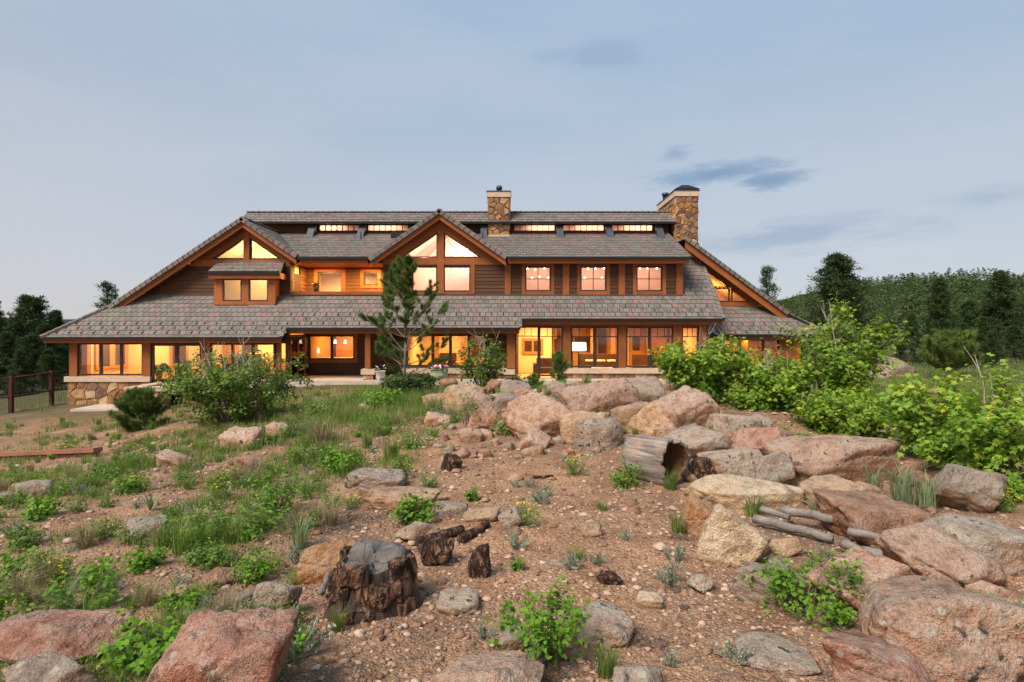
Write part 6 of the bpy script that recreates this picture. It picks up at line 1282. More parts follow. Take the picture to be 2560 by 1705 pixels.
def young_pine(label, base, h, spread, seed, whorls=9, per=5, shoots=7, nn=46, nl=0.11, nw=0.0045, mat=LN, name='pine_tree', bare=0.12, r0=0.05, cat='tree', group='pines growing near the house', fill=1.0, cup=0.4):
    rs = np.random.default_rng(seed); t = thing(name, label, cat, base, group); m = MB(); tr = [np.array([0, 0, -0.1])]; 
    for i in range(1, 9): tr.append(np.array([rs.normal()*0.006*h, rs.normal()*0.006*h, h*i/8.4]))
    m.tube(tr, r0, r0*0.25, 8); m.build('trunk', PBARK, t, True); bm_ = MB(); tips = []; dirs = []
    def at(z): q = np.clip(z/h*8.4, 0, 7.99); i = int(q); return tr[i]+(tr[min(i+1, 8)]-tr[i])*(q-i)
    for wI in range(whorls):
        f = bare+(0.96-bare)*wI/(whorls-1); z = h*f; Lb = spread*(1-f)**0.75*(0.55+0.45*min(1, (f-bare+0.12)/0.2)); a0 = rs.random()*6.28
        for b in range(per):
            if rs.random() > fill: continue
            a = a0+b*6.283/per+rs.normal()*0.25; Lq = Lb*rs.uniform(0.55, 1.2)+0.05*h; d = np.array([np.cos(a), np.sin(a), 0.15+cup*f]); pts = path(at(z), d, Lq, rs, 6, 0.10, 0.08+0.10*cup); bm_.tube(pts, r0*0.32*(1-f*0.5), r0*0.1, 5, caps=False)
            tips.append(pts[-1]); dirs.append(unit(pts[-1]-pts[-2]))
            for s in range(shoots):
                q = rs.uniform(0.35, 0.98)*5; i = min(int(q), 4); p = pts[i]+(pts[i+1]-pts[i])*(q-i); dd = unit(pts[i+1]-pts[i]); sdv = unit(np.cross(dd, np.array([0, 0, 1.0])))*(1 if s % 2 else -1); e = unit(dd*0.7+sdv*0.7+np.array([0, 0, 0.35])+rs.normal(size=3)*0.2); l2 = Lq*rs.uniform(0.12, 0.28)+0.03*h*0.3
                bm_.tube([p, p+e*l2], r0*0.12, r0*0.08, 4, caps=False); tips.append(p+e*l2); dirs.append(e)
    tips.append(tr[-1]+np.array([0, 0, 0.02*h])); dirs.append(np.array([0, 0, 1.0])); tips.append(tr[-1]-np.array([0, 0, 0.05*h])); dirs.append(np.array([0, 0, 1.0]))
    bm_.build('branches', PBARK, t); T = np.array(tips); D = np.array(dirs); Q = needles(T, D, nn, nl, nw, rs); rr = np.clip(np.repeat(rs.normal(0.5, 0.18, len(T)), nn)+rs.normal(0, 0.12, len(T)*nn), 0, 1); ngons('needles', Q, mat, rr, t); return t

# ---- small plants: a few forms of each kind, copied
def proto_grass(seed, n, h, r, w, spread, mat, stalks=0):
    rs = np.random.default_rng(seed); a = rs.random(n)*6.283; rad = r*np.sqrt(rs.random(n)); p = np.stack([rad*np.cos(a), rad*np.sin(a), np.full(n, -0.01)], 1); oa = a+rs.normal(size=n)*0.6; o = np.stack([np.cos(oa), np.sin(oa), np.zeros(n)], 1); L_ = h*rs.uniform(0.45, 1.1, n)[:, None]; sp = (spread*rs.uniform(0.2, 1.2, n))[:, None]
    s = np.stack([-np.sin(oa), np.cos(oa), np.zeros(n)], 1)*w*rs.uniform(0.6, 1.2, n)[:, None]; mid = p+(np.array([0, 0, 0.6])+o*sp*0.25)*L_; tip = p+(np.array([0, 0, 0.95])+o*sp*0.9)*L_-np.array([0, 0, 0.35])*sp*L_
    rr = np.clip(rs.normal(0.45, 0.22, n), 0, 1); Q = np.concatenate([np.stack([p-s, p+s, mid+s*0.75, mid-s*0.75], 1), np.stack([mid-s*0.75, mid+s*0.75, tip+s*0.08, tip-s*0.08], 1)]); return [('blades', Q, mat, np.concatenate([rr, rr]))]
def proto_weed(seed, n, h, wd, tmpl, ls, mat, flowers=0, fl_h=1.0, stems=10):
    rs = np.random.default_rng(seed); m = MB(); S = []; tops = []
    for i in range(stems):
        a = rs.random()*6.283; k = np.sqrt(rs.random()); e = np.array([np.cos(a)*k*wd/2, np.sin(a)*k*wd/2, h*rs.uniform(0.55, 1.0)*(1-0.3*k)]); st = e*np.array([0.25, 0.25, 0]); tops.append(e)
        for f in np.linspace(0.2, 1, 8): S.append(st+(e-st)*f+rs.normal(size=3)*0.03*h)
        m.tube([st, (st+e)/2+rs.normal(size=3)*0.03*h, e], 0.008*h+0.001, 0.004*h, 3, caps=False)
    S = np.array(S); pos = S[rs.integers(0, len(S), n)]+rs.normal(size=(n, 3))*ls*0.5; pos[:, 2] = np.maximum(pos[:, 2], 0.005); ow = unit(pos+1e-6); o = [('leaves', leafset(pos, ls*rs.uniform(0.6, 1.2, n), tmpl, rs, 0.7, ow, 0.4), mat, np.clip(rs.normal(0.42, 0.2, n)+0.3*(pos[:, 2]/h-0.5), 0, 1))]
    if flowers:
        fp_ = []; 
        for i in range(flowers): e = tops[i % len(tops)]*np.array([1, 1, fl_h])+rs.normal(size=3)*0.05*h; m.tube([e*np.array([0.5, 0.5, 0.3]), e], 0.006*h, 0.004*h, 3, caps=False); fp_.append(np.repeat(e[None], 7, 0)+rs.normal(size=(7, 3))*np.array([0.05, 0.05, 0.012])*h*0.7)
        fp_ = np.concatenate(fp_); o.append(('blossoms', leafset(fp_, np.full(len(fp_), max(0.013, 0.036*h)), T_ROUND, rs, 1.6), LF, rs.random(len(fp_))))
    me_ = m.mesh('stems', GSTEM); return o+[('stems', me_)]
def proto_sage(seed, n, h, wd, mat=LS):
    rs = np.random.default_rng(seed); S = []; m = MB()
    for i in range(16):
        a = rs.random()*6.283; k = np.sqrt(rs.random()); e = np.array([np.cos(a)*k*wd/2, np.sin(a)*k*wd/2, h*rs.uniform(0.5, 1.0)*(1-0.35*k)]); st = e*np.array([0.35, 0.35, 0.05]); m.tube([np.array([0, 0, -0.01]), st, e], 0.004, 0.0015, 3, caps=False)
        for f in np.linspace(0.1, 1, 10): S.append(np.concatenate([st+(e-st)*f, unit(e-st)]))
    S = np.array(S)[rs.integers(0, len(S), n)]; P = S[:, :3]+rs.normal(size=(n, 3))*0.015*h; d = unit(S[:, 3:]+rs.normal(size=(n, 3))*0.7); l = 0.13*h*rs.uniform(0.6, 1.2, n)[:, None]; s = unit(np.cross(d, rs.normal(size=(n, 3))))*l*0.22
    return [('leaves', np.stack([P, P+d*l*0.5+s, P+d*l, P+d*l*0.5-s], 1), mat, rs.random(n)), ('stems', m.mesh('stems', PALETW))]
def proto_sword(seed, n, h, wd, mat):
    rs = np.random.default_rng(seed); qs = []
    for i in range(n):
        a = rs.random()*6.283; o = np.array([np.cos(a), np.sin(a), 0]); s = np.array([-o[1], o[0], 0]); L_ = h*rs.uniform(0.7, 1.15); sp = rs.uniform(0.25, 1.0); pr = None
        for f in np.linspace(0, 1, 6):
            c = o*(sp*L_*(0.25*f+0.55*f*f))+np.array([0, 0, L_*(f*1.0-0.35*sp*f*f)]); ww = wd*(0.55+1.5*f*(1-f)*1.6)*(1-f**4)+0.002; cur = (c-s*ww+np.array([0, 0, ww*0.35]), c, c+s*ww+np.array([0, 0, ww*0.35]))
            if pr is not None: qs += [[pr[0], pr[1], cur[1], cur[0]], [pr[1], pr[2], cur[2], cur[1]]]
            pr = cur
    return [('leaves', np.array(qs), mat, np.clip(rs.normal(0.5, 0.2, len(qs)), 0, 1))]
_pm = {}
def plant(kind, protos, loc, s, label, cat, group, name, rz=None, sq=1.0):
    """copy one of the ready forms; parts keep shared meshes"""
    if kind not in _pm:
        L_ = []
        for pr in protos:
            parts = []
            for q in pr:
                if len(q) == 2: parts.append(q); continue
                o = ngons(q[0], q[1], q[2], q[3]); me_ = o.data; bpy.data.objects.remove(o); parts.append((q[0], me_))
            L_.append(parts)
        _pm[kind] = L_
    parts = random.choice(_pm[kind]); z = drop(loc[0], loc[1])
    if len(parts) == 1: t = link(name, parts[0][1], None, (loc[0], loc[1], z)); tag(t, label, cat, group)
    else:
        t = thing(name, label, cat, (loc[0], loc[1], z), group)
        for nm, me_ in parts: link(nm, me_, t)
    t.rotation_euler = (0, 0, random.random()*6.28 if rz is None else rz); t.scale = (s, s, s*sq); return t
PG = {'grass': [proto_grass(i, 130, 0.30, 0.07, 0.0034, 0.55, LG) for i in range(3)], 'fine': [proto_grass(10+i, 110, 0.17, 0.06, 0.0026, 0.8, LG) for i in range(3)], 'dry': [proto_grass(20+i, 170, 0.34, 0.07, 0.0028, 0.8, LT)+[] for i in range(3)],
      'tall': [proto_grass(30+i, 110, 0.55, 0.10, 0.0055, 0.5, LK) for i in range(3)], 'weed': [proto_weed(40+i, 260, 0.20, 0.26, T_OVAL, 0.030, LW) for i in range(3)], 'leafy': [proto_weed(50+i, 300, 0.22, 0.26, T_ROUND, 0.032, LC, 0, 1, 12) for i in range(3)],
      'yellow': [proto_weed(60+i, 220, 0.20, 0.24, T_LANCE, 0.045, LW, 9, 1.25) for i in range(3)], 'sage': [proto_sage(70+i, 620, 0.17, 0.26) for i in range(3)], 'sword': [proto_sword(80+i, 11, 0.26, 0.016, LK) for i in range(3)]}
INFO = {'grass': ('grass_tuft', 'grass'), 'fine': ('grass_tuft', 'grass'), 'dry': ('grass_tuft', 'grass'), 'tall': ('grass_tuft', 'grass'), 'weed': ('weed', 'weed'), 'leafy': ('leafy_plant', 'plant'), 'yellow': ('wildflower', 'wildflower'), 'sage': ('sage_plant', 'sage'), 'sword': ('broadleaf_plant', 'plant')}
HGT = {'grass': 0.30, 'fine': 0.17, 'dry': 0.36, 'tall': 0.55, 'weed': 0.20, 'leafy': 0.22, 'yellow': 0.25, 'sage': 0.17, 'sword': 0.26}
def pl(kind, x, y, hpx, label, sq=1.0):
    g0 = hitf(x, y); s = hpx*FV/F*g0.y/HGT[kind]; nm, ct = INFO[kind]; return plant(kind, PG[kind], (g0.x, g0.y), s, label, ct, 'plants on the knoll', nm, None, sq)

# ---- the big shrubs and young pines, each where it stands
def gb(x, y, Y=None):
    g0 = hitf(x, y) if Y is None else Vector((X_(x*FV, Y), Y, 0)); return Vector((g0.x, g0.y, drop(g0.x, g0.y)))
def px(n, Y): return n*FV/F*Y
def shr(label, x, y, x0, x1, ytop, Y=None, **k):
    b = gb(x, y, Y); Yb = b.y; top = Z_(ytop*FV, Yb); h = top-b.z; wx = px(x1-x0, Yb); lean = (px((x0+x1)/2-x, Yb)*0.8, 0); k.setdefault('wy', min(wx, 1.6)); wy = k.pop('wy'); return shrub(label, b, h, wx, wy, lean=lean, **k)
shr('bright green maple bush by the living room windows with bare grey twigs', 1612, 968, 1505, 1735, 768, 11.8, leaf=LM, tmpl=T_MAPLE, nleaf=5600, lsize=0.09, stems=24, seed=3, deadtwigs=6, yellow=0.03, wy=1.6)
shr('tallest maple bush rising past the tip of the far wing roof', 1915, 1005, 1820, 2025, 720, 11.4, leaf=LM, tmpl=T_MAPLE, nleaf=5000, lsize=0.095, stems=36, seed=4, deadtwigs=5, yellow=0.04, wy=2.0)
shr('maple bush with many bare grey twigs in front of the far wing windows', 1770, 990, 1680, 1870, 812, 11.5, leaf=LM, tmpl=T_MAPLE, nleaf=3400, lsize=0.092, stems=28, seed=44, deadtwigs=12, yellow=0.04, wy=1.8)
shr('low maple bush filling the gap beside the double-humped boulder', 1960, 1015, 1860, 2075, 890, 10.8, leaf=LM, tmpl=T_MAPLE, nleaf=3900, lsize=0.085, stems=16, seed=5, yellow=0.05, wy=1.5)
shr('low maple growth crowding the back of the double-humped boulder', 1935, 1035, 1785, 2095, 920, 9.7, leaf=LM, tmpl=T_MAPLE, nleaf=3000, lsize=0.08, stems=22, seed=35, yellow=0.04, low=0.02, wy=1.2)
shr('low maple growth between the two loose maple bushes', 2225, 1130, 2105, 2335, 985, 7.3, leaf=LM, tmpl=T_MAPLE, nleaf=1800, lsize=0.07, stems=16, seed=36, yellow=0.08, low=0.02, wy=1.0)
shr('low maple sprays behind the rough grey boulder', 1720, 985, 1640, 1800, 890, 11.3, leaf=LM, tmpl=T_MAPLE, nleaf=1700, lsize=0.08, stems=16, seed=37, yellow=0.04, low=0.02, wy=1.2)
shr('loose yellowish maple bush above the silvery grass clump', 2125, 1110, 2045, 2235, 845, 8.2, leaf=LM, tmpl=T_MAPLE, nleaf=2300, lsize=0.085, stems=20, seed=6, yellow=0.16, wy=1.4)
shr('maple bush shading the rough brown grey boulder', 2335, 1200, 2215, 2470, 850, 6.7, leaf=LM, tmpl=T_MAPLE, nleaf=3000, lsize=0.075, stems=16, seed=7, deadtwigs=4, yellow=0.08, wy=1.4)
shr('big rounded bush with grey twigs in front of the glass doors', 545, 1000, 365, 725, 800, 15.0, leaf=LB, tmpl=T_ROUND, nleaf=11000, lsize=0.075, stems=44, seed=8, deadtwigs=16, low=0.08, wy=3.0)
shr('dense dark green shrub at the foot of the porch pine', 940, 935, 862, 1012, 852, 18.5, leaf=LD, tmpl=T_ROUND, nleaf=3600, lsize=0.09, stems=26, seed=9, low=0.05, wy=2.0)
shr('upright green shrub with bare twigs in front of the dining glass', 1112, 895, 1052, 1172, 775, 20.0, leaf=LB, tmpl=T_ROUND, nleaf=2600, lsize=0.09, stems=20, seed=10, deadtwigs=5, wy=1.6)
shr('low dark shrub beside the dark red block', 1190, 915, 1150, 1236, 868, 17.5, leaf=LD, tmpl=T_ROUND, nleaf=1500, lsize=0.08, stems=12, seed=11, low=0.05, wy=1.2)
shr('thin twiggy sapling leaning over the dome stone', 1075, 990, 1040, 1110, 893, leaf=LW, tmpl=T_OVAL, nleaf=220, lsize=0.06, stems=7, seed=12, name='sapling')
shr('bright currant bush growing from pale lichened stones', 1262, 1515, 1190, 1338, 1322, leaf=LC, tmpl=T_ROUND, nleaf=800, lsize=0.029, stems=10, seed=13, yellow=0.03)
shr('small currant sprig beside the bright currant bush', 1150, 1485, 1115, 1183, 1388, leaf=LC, tmpl=T_ROUND, nleaf=150, lsize=0.030, stems=6, seed=14)
shr('spreading green currant bush on a dark stem over the ring stones', 1855, 1415, 1705, 2030, 1275, leaf=LC, tmpl=T_ROUND, nleaf=900, lsize=0.030, stems=13, seed=15, low=0.35, r0=0.006)
shr('compact bright green leafy bush on the gravel behind the stump', 955, 1205, 898, 1012, 1140, leaf=LC, tmpl=T_ROUND, nleaf=620, lsize=0.042, stems=14, seed=16, low=0.05)
shr('tall fresh green weed stand on the slope below the big bush', 632, 1180, 565, 705, 1070, leaf=LC, tmpl=T_OVAL, nleaf=750, lsize=0.05, stems=16, seed=17, low=0.1)
shr('leafy green plant growing between the two red boulders', 355, 1530, 235, 480, 1405, leaf=LC, tmpl=T_ROUND, nleaf=620, lsize=0.032, stems=15, seed=18, low=0.1)
shr('soft green pea-leaved patch on the slope', 505, 1235, 405, 650, 1165, leaf=LW, tmpl=T_OVAL, nleaf=900, lsize=0.05, stems=18, seed=19, low=0.1)
shr('green leafy plant at the foot of the hollow log', 1430, 1120, 1388, 1475, 1062, leaf=LC, tmpl=T_ROUND, nleaf=330, lsize=0.042, stems=10, seed=20, low=0.1)
shr('bright green sprawl beside the flat orange stone', 600, 1320, 535, 665, 1255, leaf=LC, tmpl=T_OVAL, nleaf=420, lsize=0.034, stems=11, seed=21, low=0.1)
shr('fresh green weed behind the tall blades on the slope', 205, 1395, 130, 285, 1305, leaf=LC, tmpl=T_ROUND, nleaf=420, lsize=0.034, stems=11, seed=22, low=0.1)
b = gb(930, 898, 21.0); young_pine('young pine tree standing in front of the porch', b, Z_(600*FV, 21.0)-b.z, 2.1, 31, 9, 5, 7, 190, 0.155, 0.0070, r0=0.075, bare=0.10, fill=0.9, cup=0.7)
b = gb(1283, 915, 17.0); young_pine('small pine sapling in front of the living room door', b, Z_(815*FV, 17.0)-b.z, 0.72, 32, 4, 4, 2, 120, 0.15, 0.0055, r0=0.035, bare=0.30, fill=0.9, cup=0.8)
b = gb(322, 1003, 17.2); young_pine('bushy little pine beside the path slab', b, Z_(903*FV, 17.2)-b.z, 1.0, 33, 8, 6, 8, 100, 0.17, 0.007, r0=0.04, bare=0.02, cup=0.6)
b = gb(1270, 912, 18.5); young_pine('tiny pine seedling among grass by the terrace', b+Vector((-0.6, 0.3, 0)), 0.6, 0.4, 36, 4, 5, 4, 60, 0.13, 0.006, r0=0.02, bare=0.02, cup=0.5)
b = gb(2180, 912, 27.0); young_pine('round-topped pine standing alone in the meadow', b, Z_(772*FV, 27.0)-b.z, 1.9, 34, 13, 7, 9, 90, 0.22, 0.010, r0=0.09, bare=0.18, cup=0.5)

# ---- hand-placed small plants
for a in [('tall', 2075, 1165, 120, 'large silvery blue grass clump behind the ring stones'), ('tall', 2130, 1170, 100, 'silvery grass spilling over the brown wedge stone'), ('tall', 2010, 1140, 80, 'silvery grass between the tan stone and double-humped boulder'), ('grass', 1540, 1128, 58, 'thick green grass tuft at the hollow end of the log'), ('dry', 195, 1258, 85, 'big tan bunch grass tuft on the slope with bent stalks'),
          ('dry', 735, 1025, 95, 'tall straw-coloured grass by the big rounded bush'), ('dry', 550, 1108, 55, 'tan grass tuft above the sword-leaved plant'), ('tall', 140, 1410, 110, 'tall green blades beside the flat-topped red boulder'), ('tall', 690, 1260, 85, 'tall green grass behind the flat orange stone'), ('grass', 1392, 1545, 85, 'upright green blades beside the lichened stone'), ('grass', 775, 1452, 62, 'small grass tuft at the foot of the stump'),
          ('fine', 1325, 1285, 42, 'small fine grass tuft alone on gravel'), ('grass', 1560, 1225, 62, 'green grass tuft beside the pitted orange stone'), ('grass', 1730, 1185, 75, 'grass and broad blades at the end of the log pile'), ('leafy', 1190, 1308, 32, 'small leafy rosette on bare gravel'), ('yellow', 1215, 1212, 72, 'yellow wildflower clump beside the round lichened stone'), ('yellow', 1320, 1095, 68, 'broad weed clump with pale yellow flowers near the log'),
          ('weed', 930, 1098, 60, 'feathery green weed on the bedrock ledge'), ('weed', 985, 1120, 45, 'green weed trailing off the bedrock ledge'), ('yellow', 805, 1175, 52, 'yellow flowered weed in front of the tan ledge'), ('sage', 685, 1512, 105, 'tall pale sage plant beside the huge wedge boulder'), ('sage', 1190, 1262, 48, 'grey sage clump below the yellow wildflowers'), ('sage', 1438, 1252, 28, 'low grey sage cushion on open gravel'), ('sage', 1545, 1335, 55, 'grey sage and grass clump above the cream stone'),
          ('sage', 1590, 1175, 24, 'small grey sage near the pitted orange stone'), ('sage', 1545, 1525, 38, 'low sage beside the flat greenish rock'), ('sword', 1875, 1195, 55, 'sword-leaved plant inside the fire ring'), ('sword', 525, 1150, 32, 'sword-leaved plant on the slope'), ('sword', 345, 1178, 45, 'single upright sword-leaved plant on the left slope'.replace(' left', '')), ('sword', 1290, 1010, 45, 'sword-leaved plant below the broad speckled slab'), ('sword', 450, 1548, 75, 'broad-bladed plant in front of the leafy plant'),
          ('grass', 900, 1060, 75, 'green grass stand on the brow of the knoll'), ('grass', 1000, 960, 70, 'thick green grass at the edge of the cream stone'), ('yellow', 1420, 1005, 30, 'few yellow flowers below the cracked layered boulder'), ('weed', 1170, 1000, 60, 'feathery weed at the foot of the speckled slab'), ('weed', 1150, 930, 40, 'bushy weed on top of the dome stone'), ('yellow', 150, 1050, 40, 'yellow flowers by the red edging board'), ('yellow', 2310, 1180, 60, 'yellow flowers under the shading maple bush'), ('fine', 1385, 1170, 30, 'pale grass tuft beside open gravel'),
          ('tall', 1640, 985, 45, 'grass blades on the tall leaning pink boulder'), ('leafy', 1085, 1150, 35, 'small leafy sprig on gravel'), ('weed', 545, 1345, 48, 'feathery green weed beside the brown half-buried stone'), ('weed', 300, 1250, 55, 'green weed beside the big tan tuft')]: pl(*a)
for i, (x, y, w_, h_) in enumerate([(300, 1135, 90, 50), (90, 1340, 130, 70), (430, 1115, 90, 45), (235, 1100, 110, 45), (110, 1190, 120, 50), (715, 1130, 80, 45), (470, 1300, 90, 50), (60, 1470, 120, 60), (690, 1345, 60, 45), (560, 1430, 80, 40), (780, 1085, 110, 50), (855, 1000, 130, 60), (750, 965, 120, 55), (890, 945, 110, 50), (680, 1000, 110, 55), (955, 1030, 100, 45), (330, 1310, 100, 50), (180, 1130, 100, 40), (40, 1260, 110, 55), (420, 1400, 70, 40), (820, 940, 110, 45), (700, 1060, 90, 40)]):
    shr('leafy green weed stand growing on the slope', x, y, x-w_/2, x+w_/2, y-h_, leaf=(LW, LC, LW)[i % 3], tmpl=(T_OVAL, T_ROUND, T_LANCE)[i % 3], nleaf=520, lsize=0.011*hitf(x, y).y**0.75, stems=14, seed=300+i, low=0.05, name='weed_stand', cat='weed', group='leafy weed stands on the slope', twig=GSTEM)
for i in range(60):
    kd = random.choice(['weed', 'weed', 'grass', 'grass', 'sage', 'leafy', 'dry']); x = random.uniform(1000, 1780); y = 920+95*((x-1000)/780)**2+random.gauss(20, 34); nm, ct = INFO[kd]
    o = pl(kd, x, y, random.uniform(18, 40), {'weed': 'green weed', 'grass': 'green grass tuft', 'sage': 'grey sage clump', 'leafy': 'leafy green plant', 'dry': 'tan grass tuft'}[kd]+' growing between the outcrop rocks'); o['group'] = 'plants between the outcrop rocks, '+kd
# ---- scattered small plants
rsg = np.random.default_rng(99); rock_xy = [(o.location.x, o.location.y, max(o.dimensions.x, 0.2)*0.5) for o in ROCKS]
def free(x, y, pad=0.0): return all((x-a)**2+(y-b)**2 > (r+pad)**2 for a, b, r in rock_xy) and (x-stump.location.x)**2+(y-stump.location.y)**2 > 0.2 and not (y > 26 and -21.5 < x < -11) and y < 28.6
def cover(x, y):
    """how green the ground is, 0..1"""
    bare = math.exp(-((x-0.35)/(0.9+0.09*y))**2)*(1 if y < 11 else max(0, 1-(y-11)/3)); n = noise.noise(Vector((x*0.55, y*0.55, 8)))*0.5+noise.noise(Vector((x*1.6, y*1.6, 2)))*0.35
    left = 1/(1+math.exp((x+0.3+0.05*y)*1.6)); lush = math.exp(-((x+3.6)/3.6)**2-((y-16)/5.5)**2); far = 0.10 if x < -9 and y > 19 else 0
    mead = 0.55/(1+math.exp(-(x-7)*1.2))*(1 if y > 12.5 else 0)
    return max(0, min(1, 0.08+0.30*left+0.55*lush+mead-0.75*bare+n*1.15-far))
SC = {'grass': (95, 'green grass tuft scattered on the gravel slope', 0.5, 1.0), 'fine': (75, 'small fine grass tuft scattered over the slope', 0.6, 1.3), 'weed': (230, 'low feathery green weed scattered on the slope', 0.5, 1.2), 'leafy': (90, 'small round-leaved plant scattered on the slope', 0.4, 0.9), 'yellow': (30, 'low yellow wildflower scattered on the slope', 0.5, 1.05), 'sage': (110, 'low grey sage cushion scattered on the slope', 0.4, 0.95), 'dry': (68, 'dry tan grass tuft scattered on the slope', 0.5, 0.95)}
for kd, (n, lab, s0, s1) in SC.items():
    k = 0; tries = 0
    while k < n and tries < 14000:
        tries += 1; y = 2.9*math.exp(rsg.random()*math.log(24/2.9)); x = rsg.uniform(-0.95, 0.92)*y
        c = cover(x, y); c = c if kd != 'sage' else 0.25+0.5*c*(1-c)
        if rsg.random() > c or not free(x, y, 0.02): continue
        nm, ct = INFO[kd]; plant(kd, PG[kd], (x, y), rsg.uniform(s0, s1)*(1+0.02*y), lab, ct, 'small plants scattered over the slope, '+kd, nm); k += 1
def brush(x, y, wpx, label, seed):
    g0 = hitf(x, y); w = wpx*FV/F*g0.y; rs = np.random.default_rng(seed); m = MB()
    for i in range(70):
        a = rs.random()*6.283; p = rs.normal(size=3)*np.array([0.28, 0.2, 0.0])*w; p[2] = rs.random()*0.05*w; m.tube(path(p, [np.cos(a), np.sin(a), rs.uniform(0.0, 0.7)], w*rs.uniform(0.15, 0.45), rs, 4, 0.3, -0.08), 0.006*w+0.0008, 0.003*w, 3, caps=False)
    tag(m.build('dead_brush', m_plain('dead_brush_twig', (0.10, 0.082, 0.07), 0.95, 0.4, 30, 0.2) if 'dead_brush_twig' not in bpy.data.materials else bpy.data.materials['dead_brush_twig'], None, False, (g0.x, g0.y, drop(g0.x, g0.y))), label, 'dead brush', 'tangles of dead brush')
for i, a in enumerate([(820, 1205, 150, 'grey dead brush behind the stump below the yellow flowered weed'), (1480, 1480, 120, 'dark dead brush beside the low sage'), (1960, 1440, 170, 'dry brush under the spreading currant bush'), (1560, 1350, 70, 'dead twigs at the foot of the sage clump'), (470, 1455, 90, 'dead twigs against the huge wedge boulder'), (1300, 1535, 120, 'dead twigs round the bright currant bush'), (2080, 1175, 140, 'flattened dead stems under the silvery grass'), (1560, 1245, 60, 'dry stems below the pitted orange stone'), (330, 1235, 90, 'grey dead brush by the half-buried grey stone'), (760, 1225, 90, 'dead stems behind the flat orange stone')]): brush(*a, 500+i)
# ---- uncountable ground cover: blades, litter, pebbles
def scatter(n, y0, y1, fn, seed, xr=0.97):
    r = np.random.default_rng(seed); o = []
    while len(o) < n:
        y = y0*math.exp(r.random()*math.log(y1/y0)); x = r.uniform(-xr, xr)*y
        if r.random() < fn(x, y) and not (y > 26.5 and -22 < x < 17.5): o.append((x, y, drop(x, y)))
    return np.array(o)
P0 = scatter(15000, 2.6, 44, lambda x, y: max(0, cover(x, y)-0.34)*1.1, 1); r_ = np.random.default_rng(2); nb = 5
B = np.repeat(P0, nb, 0)+np.concatenate([r_.normal(size=(len(P0)*nb, 2))*0.035, np.zeros((len(P0)*nb, 1))], 1)*(1+0.05*np.repeat(P0[:, 1:2], nb, 0)); n = len(B); hh = (0.045+0.0090*B[:, 1])*r_.uniform(0.4, 1.3, n)*(1+1.1*np.exp(-((B[:, 0]+3.6)/3.2)**2-((B[:, 1]-16)/5)**2)); a = r_.random(n)*6.283; o_ = np.stack([np.cos(a), np.sin(a), np.zeros(n)], 1); s = np.stack([-np.sin(a), np.cos(a), np.zeros(n)], 1)*(0.0016+0.00038*B[:, 1])[:, None]
tip = B+np.array([0, 0, 1.0])*hh[:, None]+o_*(hh*r_.uniform(0.1, 0.8, n))[:, None]; B[:, 2] -= 0.01
dryf = np.array([noise.noise(Vector((x*0.8, y*0.8, 20))) for x, y in P0[:, :2]]); rr = np.clip(r_.normal(0.52, 0.22, n)+np.repeat(dryf, nb)*0.75, 0, 1)
tag(ngons('ground_grass', np.stack([B-s, B+s, tip], 1), LG, rr), 'short green grass growing through the gravel', 'grass', None, 'stuff')
P1 = scatter(9000, 2.4, 26, lambda x, y: 0.25+0.5*cover(x, y), 3); n = len(P1); a = r_.random(n)*6.283; d = np.stack([np.cos(a), np.sin(a), r_.normal(0, 0.25, n)], 1)*(r_.uniform(0.02, 0.09, n)*(0.6+0.10*P1[:, 1]))[:, None]; s = np.stack([-np.sin(a), np.cos(a), np.zeros(n)], 1)*(0.0014+0.0003*P1[:, 1])[:, None]; P1[:, 2] += 0.012
shr('small maple spray hanging over the brown grey boulder', 2290, 1190, 2200, 2360, 1085, 6.3, leaf=LM, tmpl=T_MAPLE, nleaf=700, lsize=0.06, stems=10, seed=38, yellow=0.08, low=0.1, wy=0.7)
LIT = m_leaf('dead_needle', [(0.06, 0.045, 0.035), (0.16, 0.125, 0.095), (0.34, 0.29, 0.23)], 0.0)
tag(ngons('twig_litter', np.stack([P1-s, P1+s, P1+d+s*0.4, P1+d-s*0.4], 1), LIT, r_.random(n)), 'dead twigs and needles littering the gravel', 'litter', None, 'stuff')
# low mats of leaves between the tufts
P2 = scatter(16000, 2.6, 26, lambda x, y: max(0, cover(x, y)-0.32)*1.2, 4); n = len(P2); P2[:, 2] += r_.uniform(0.0, 0.06, n)*(0.6+0.06*P2[:, 1]); tag(ngons('ground_leaves', leafset(P2, (0.016+0.0030*P2[:, 1])*r_.uniform(0.6, 1.3, n), T_OVAL, r_, 0.9), LW, np.clip(r_.normal(0.4, 0.2, n), 0, 1)), 'low mats of small green leaves on the ground', 'ground cover', None, 'stuff')
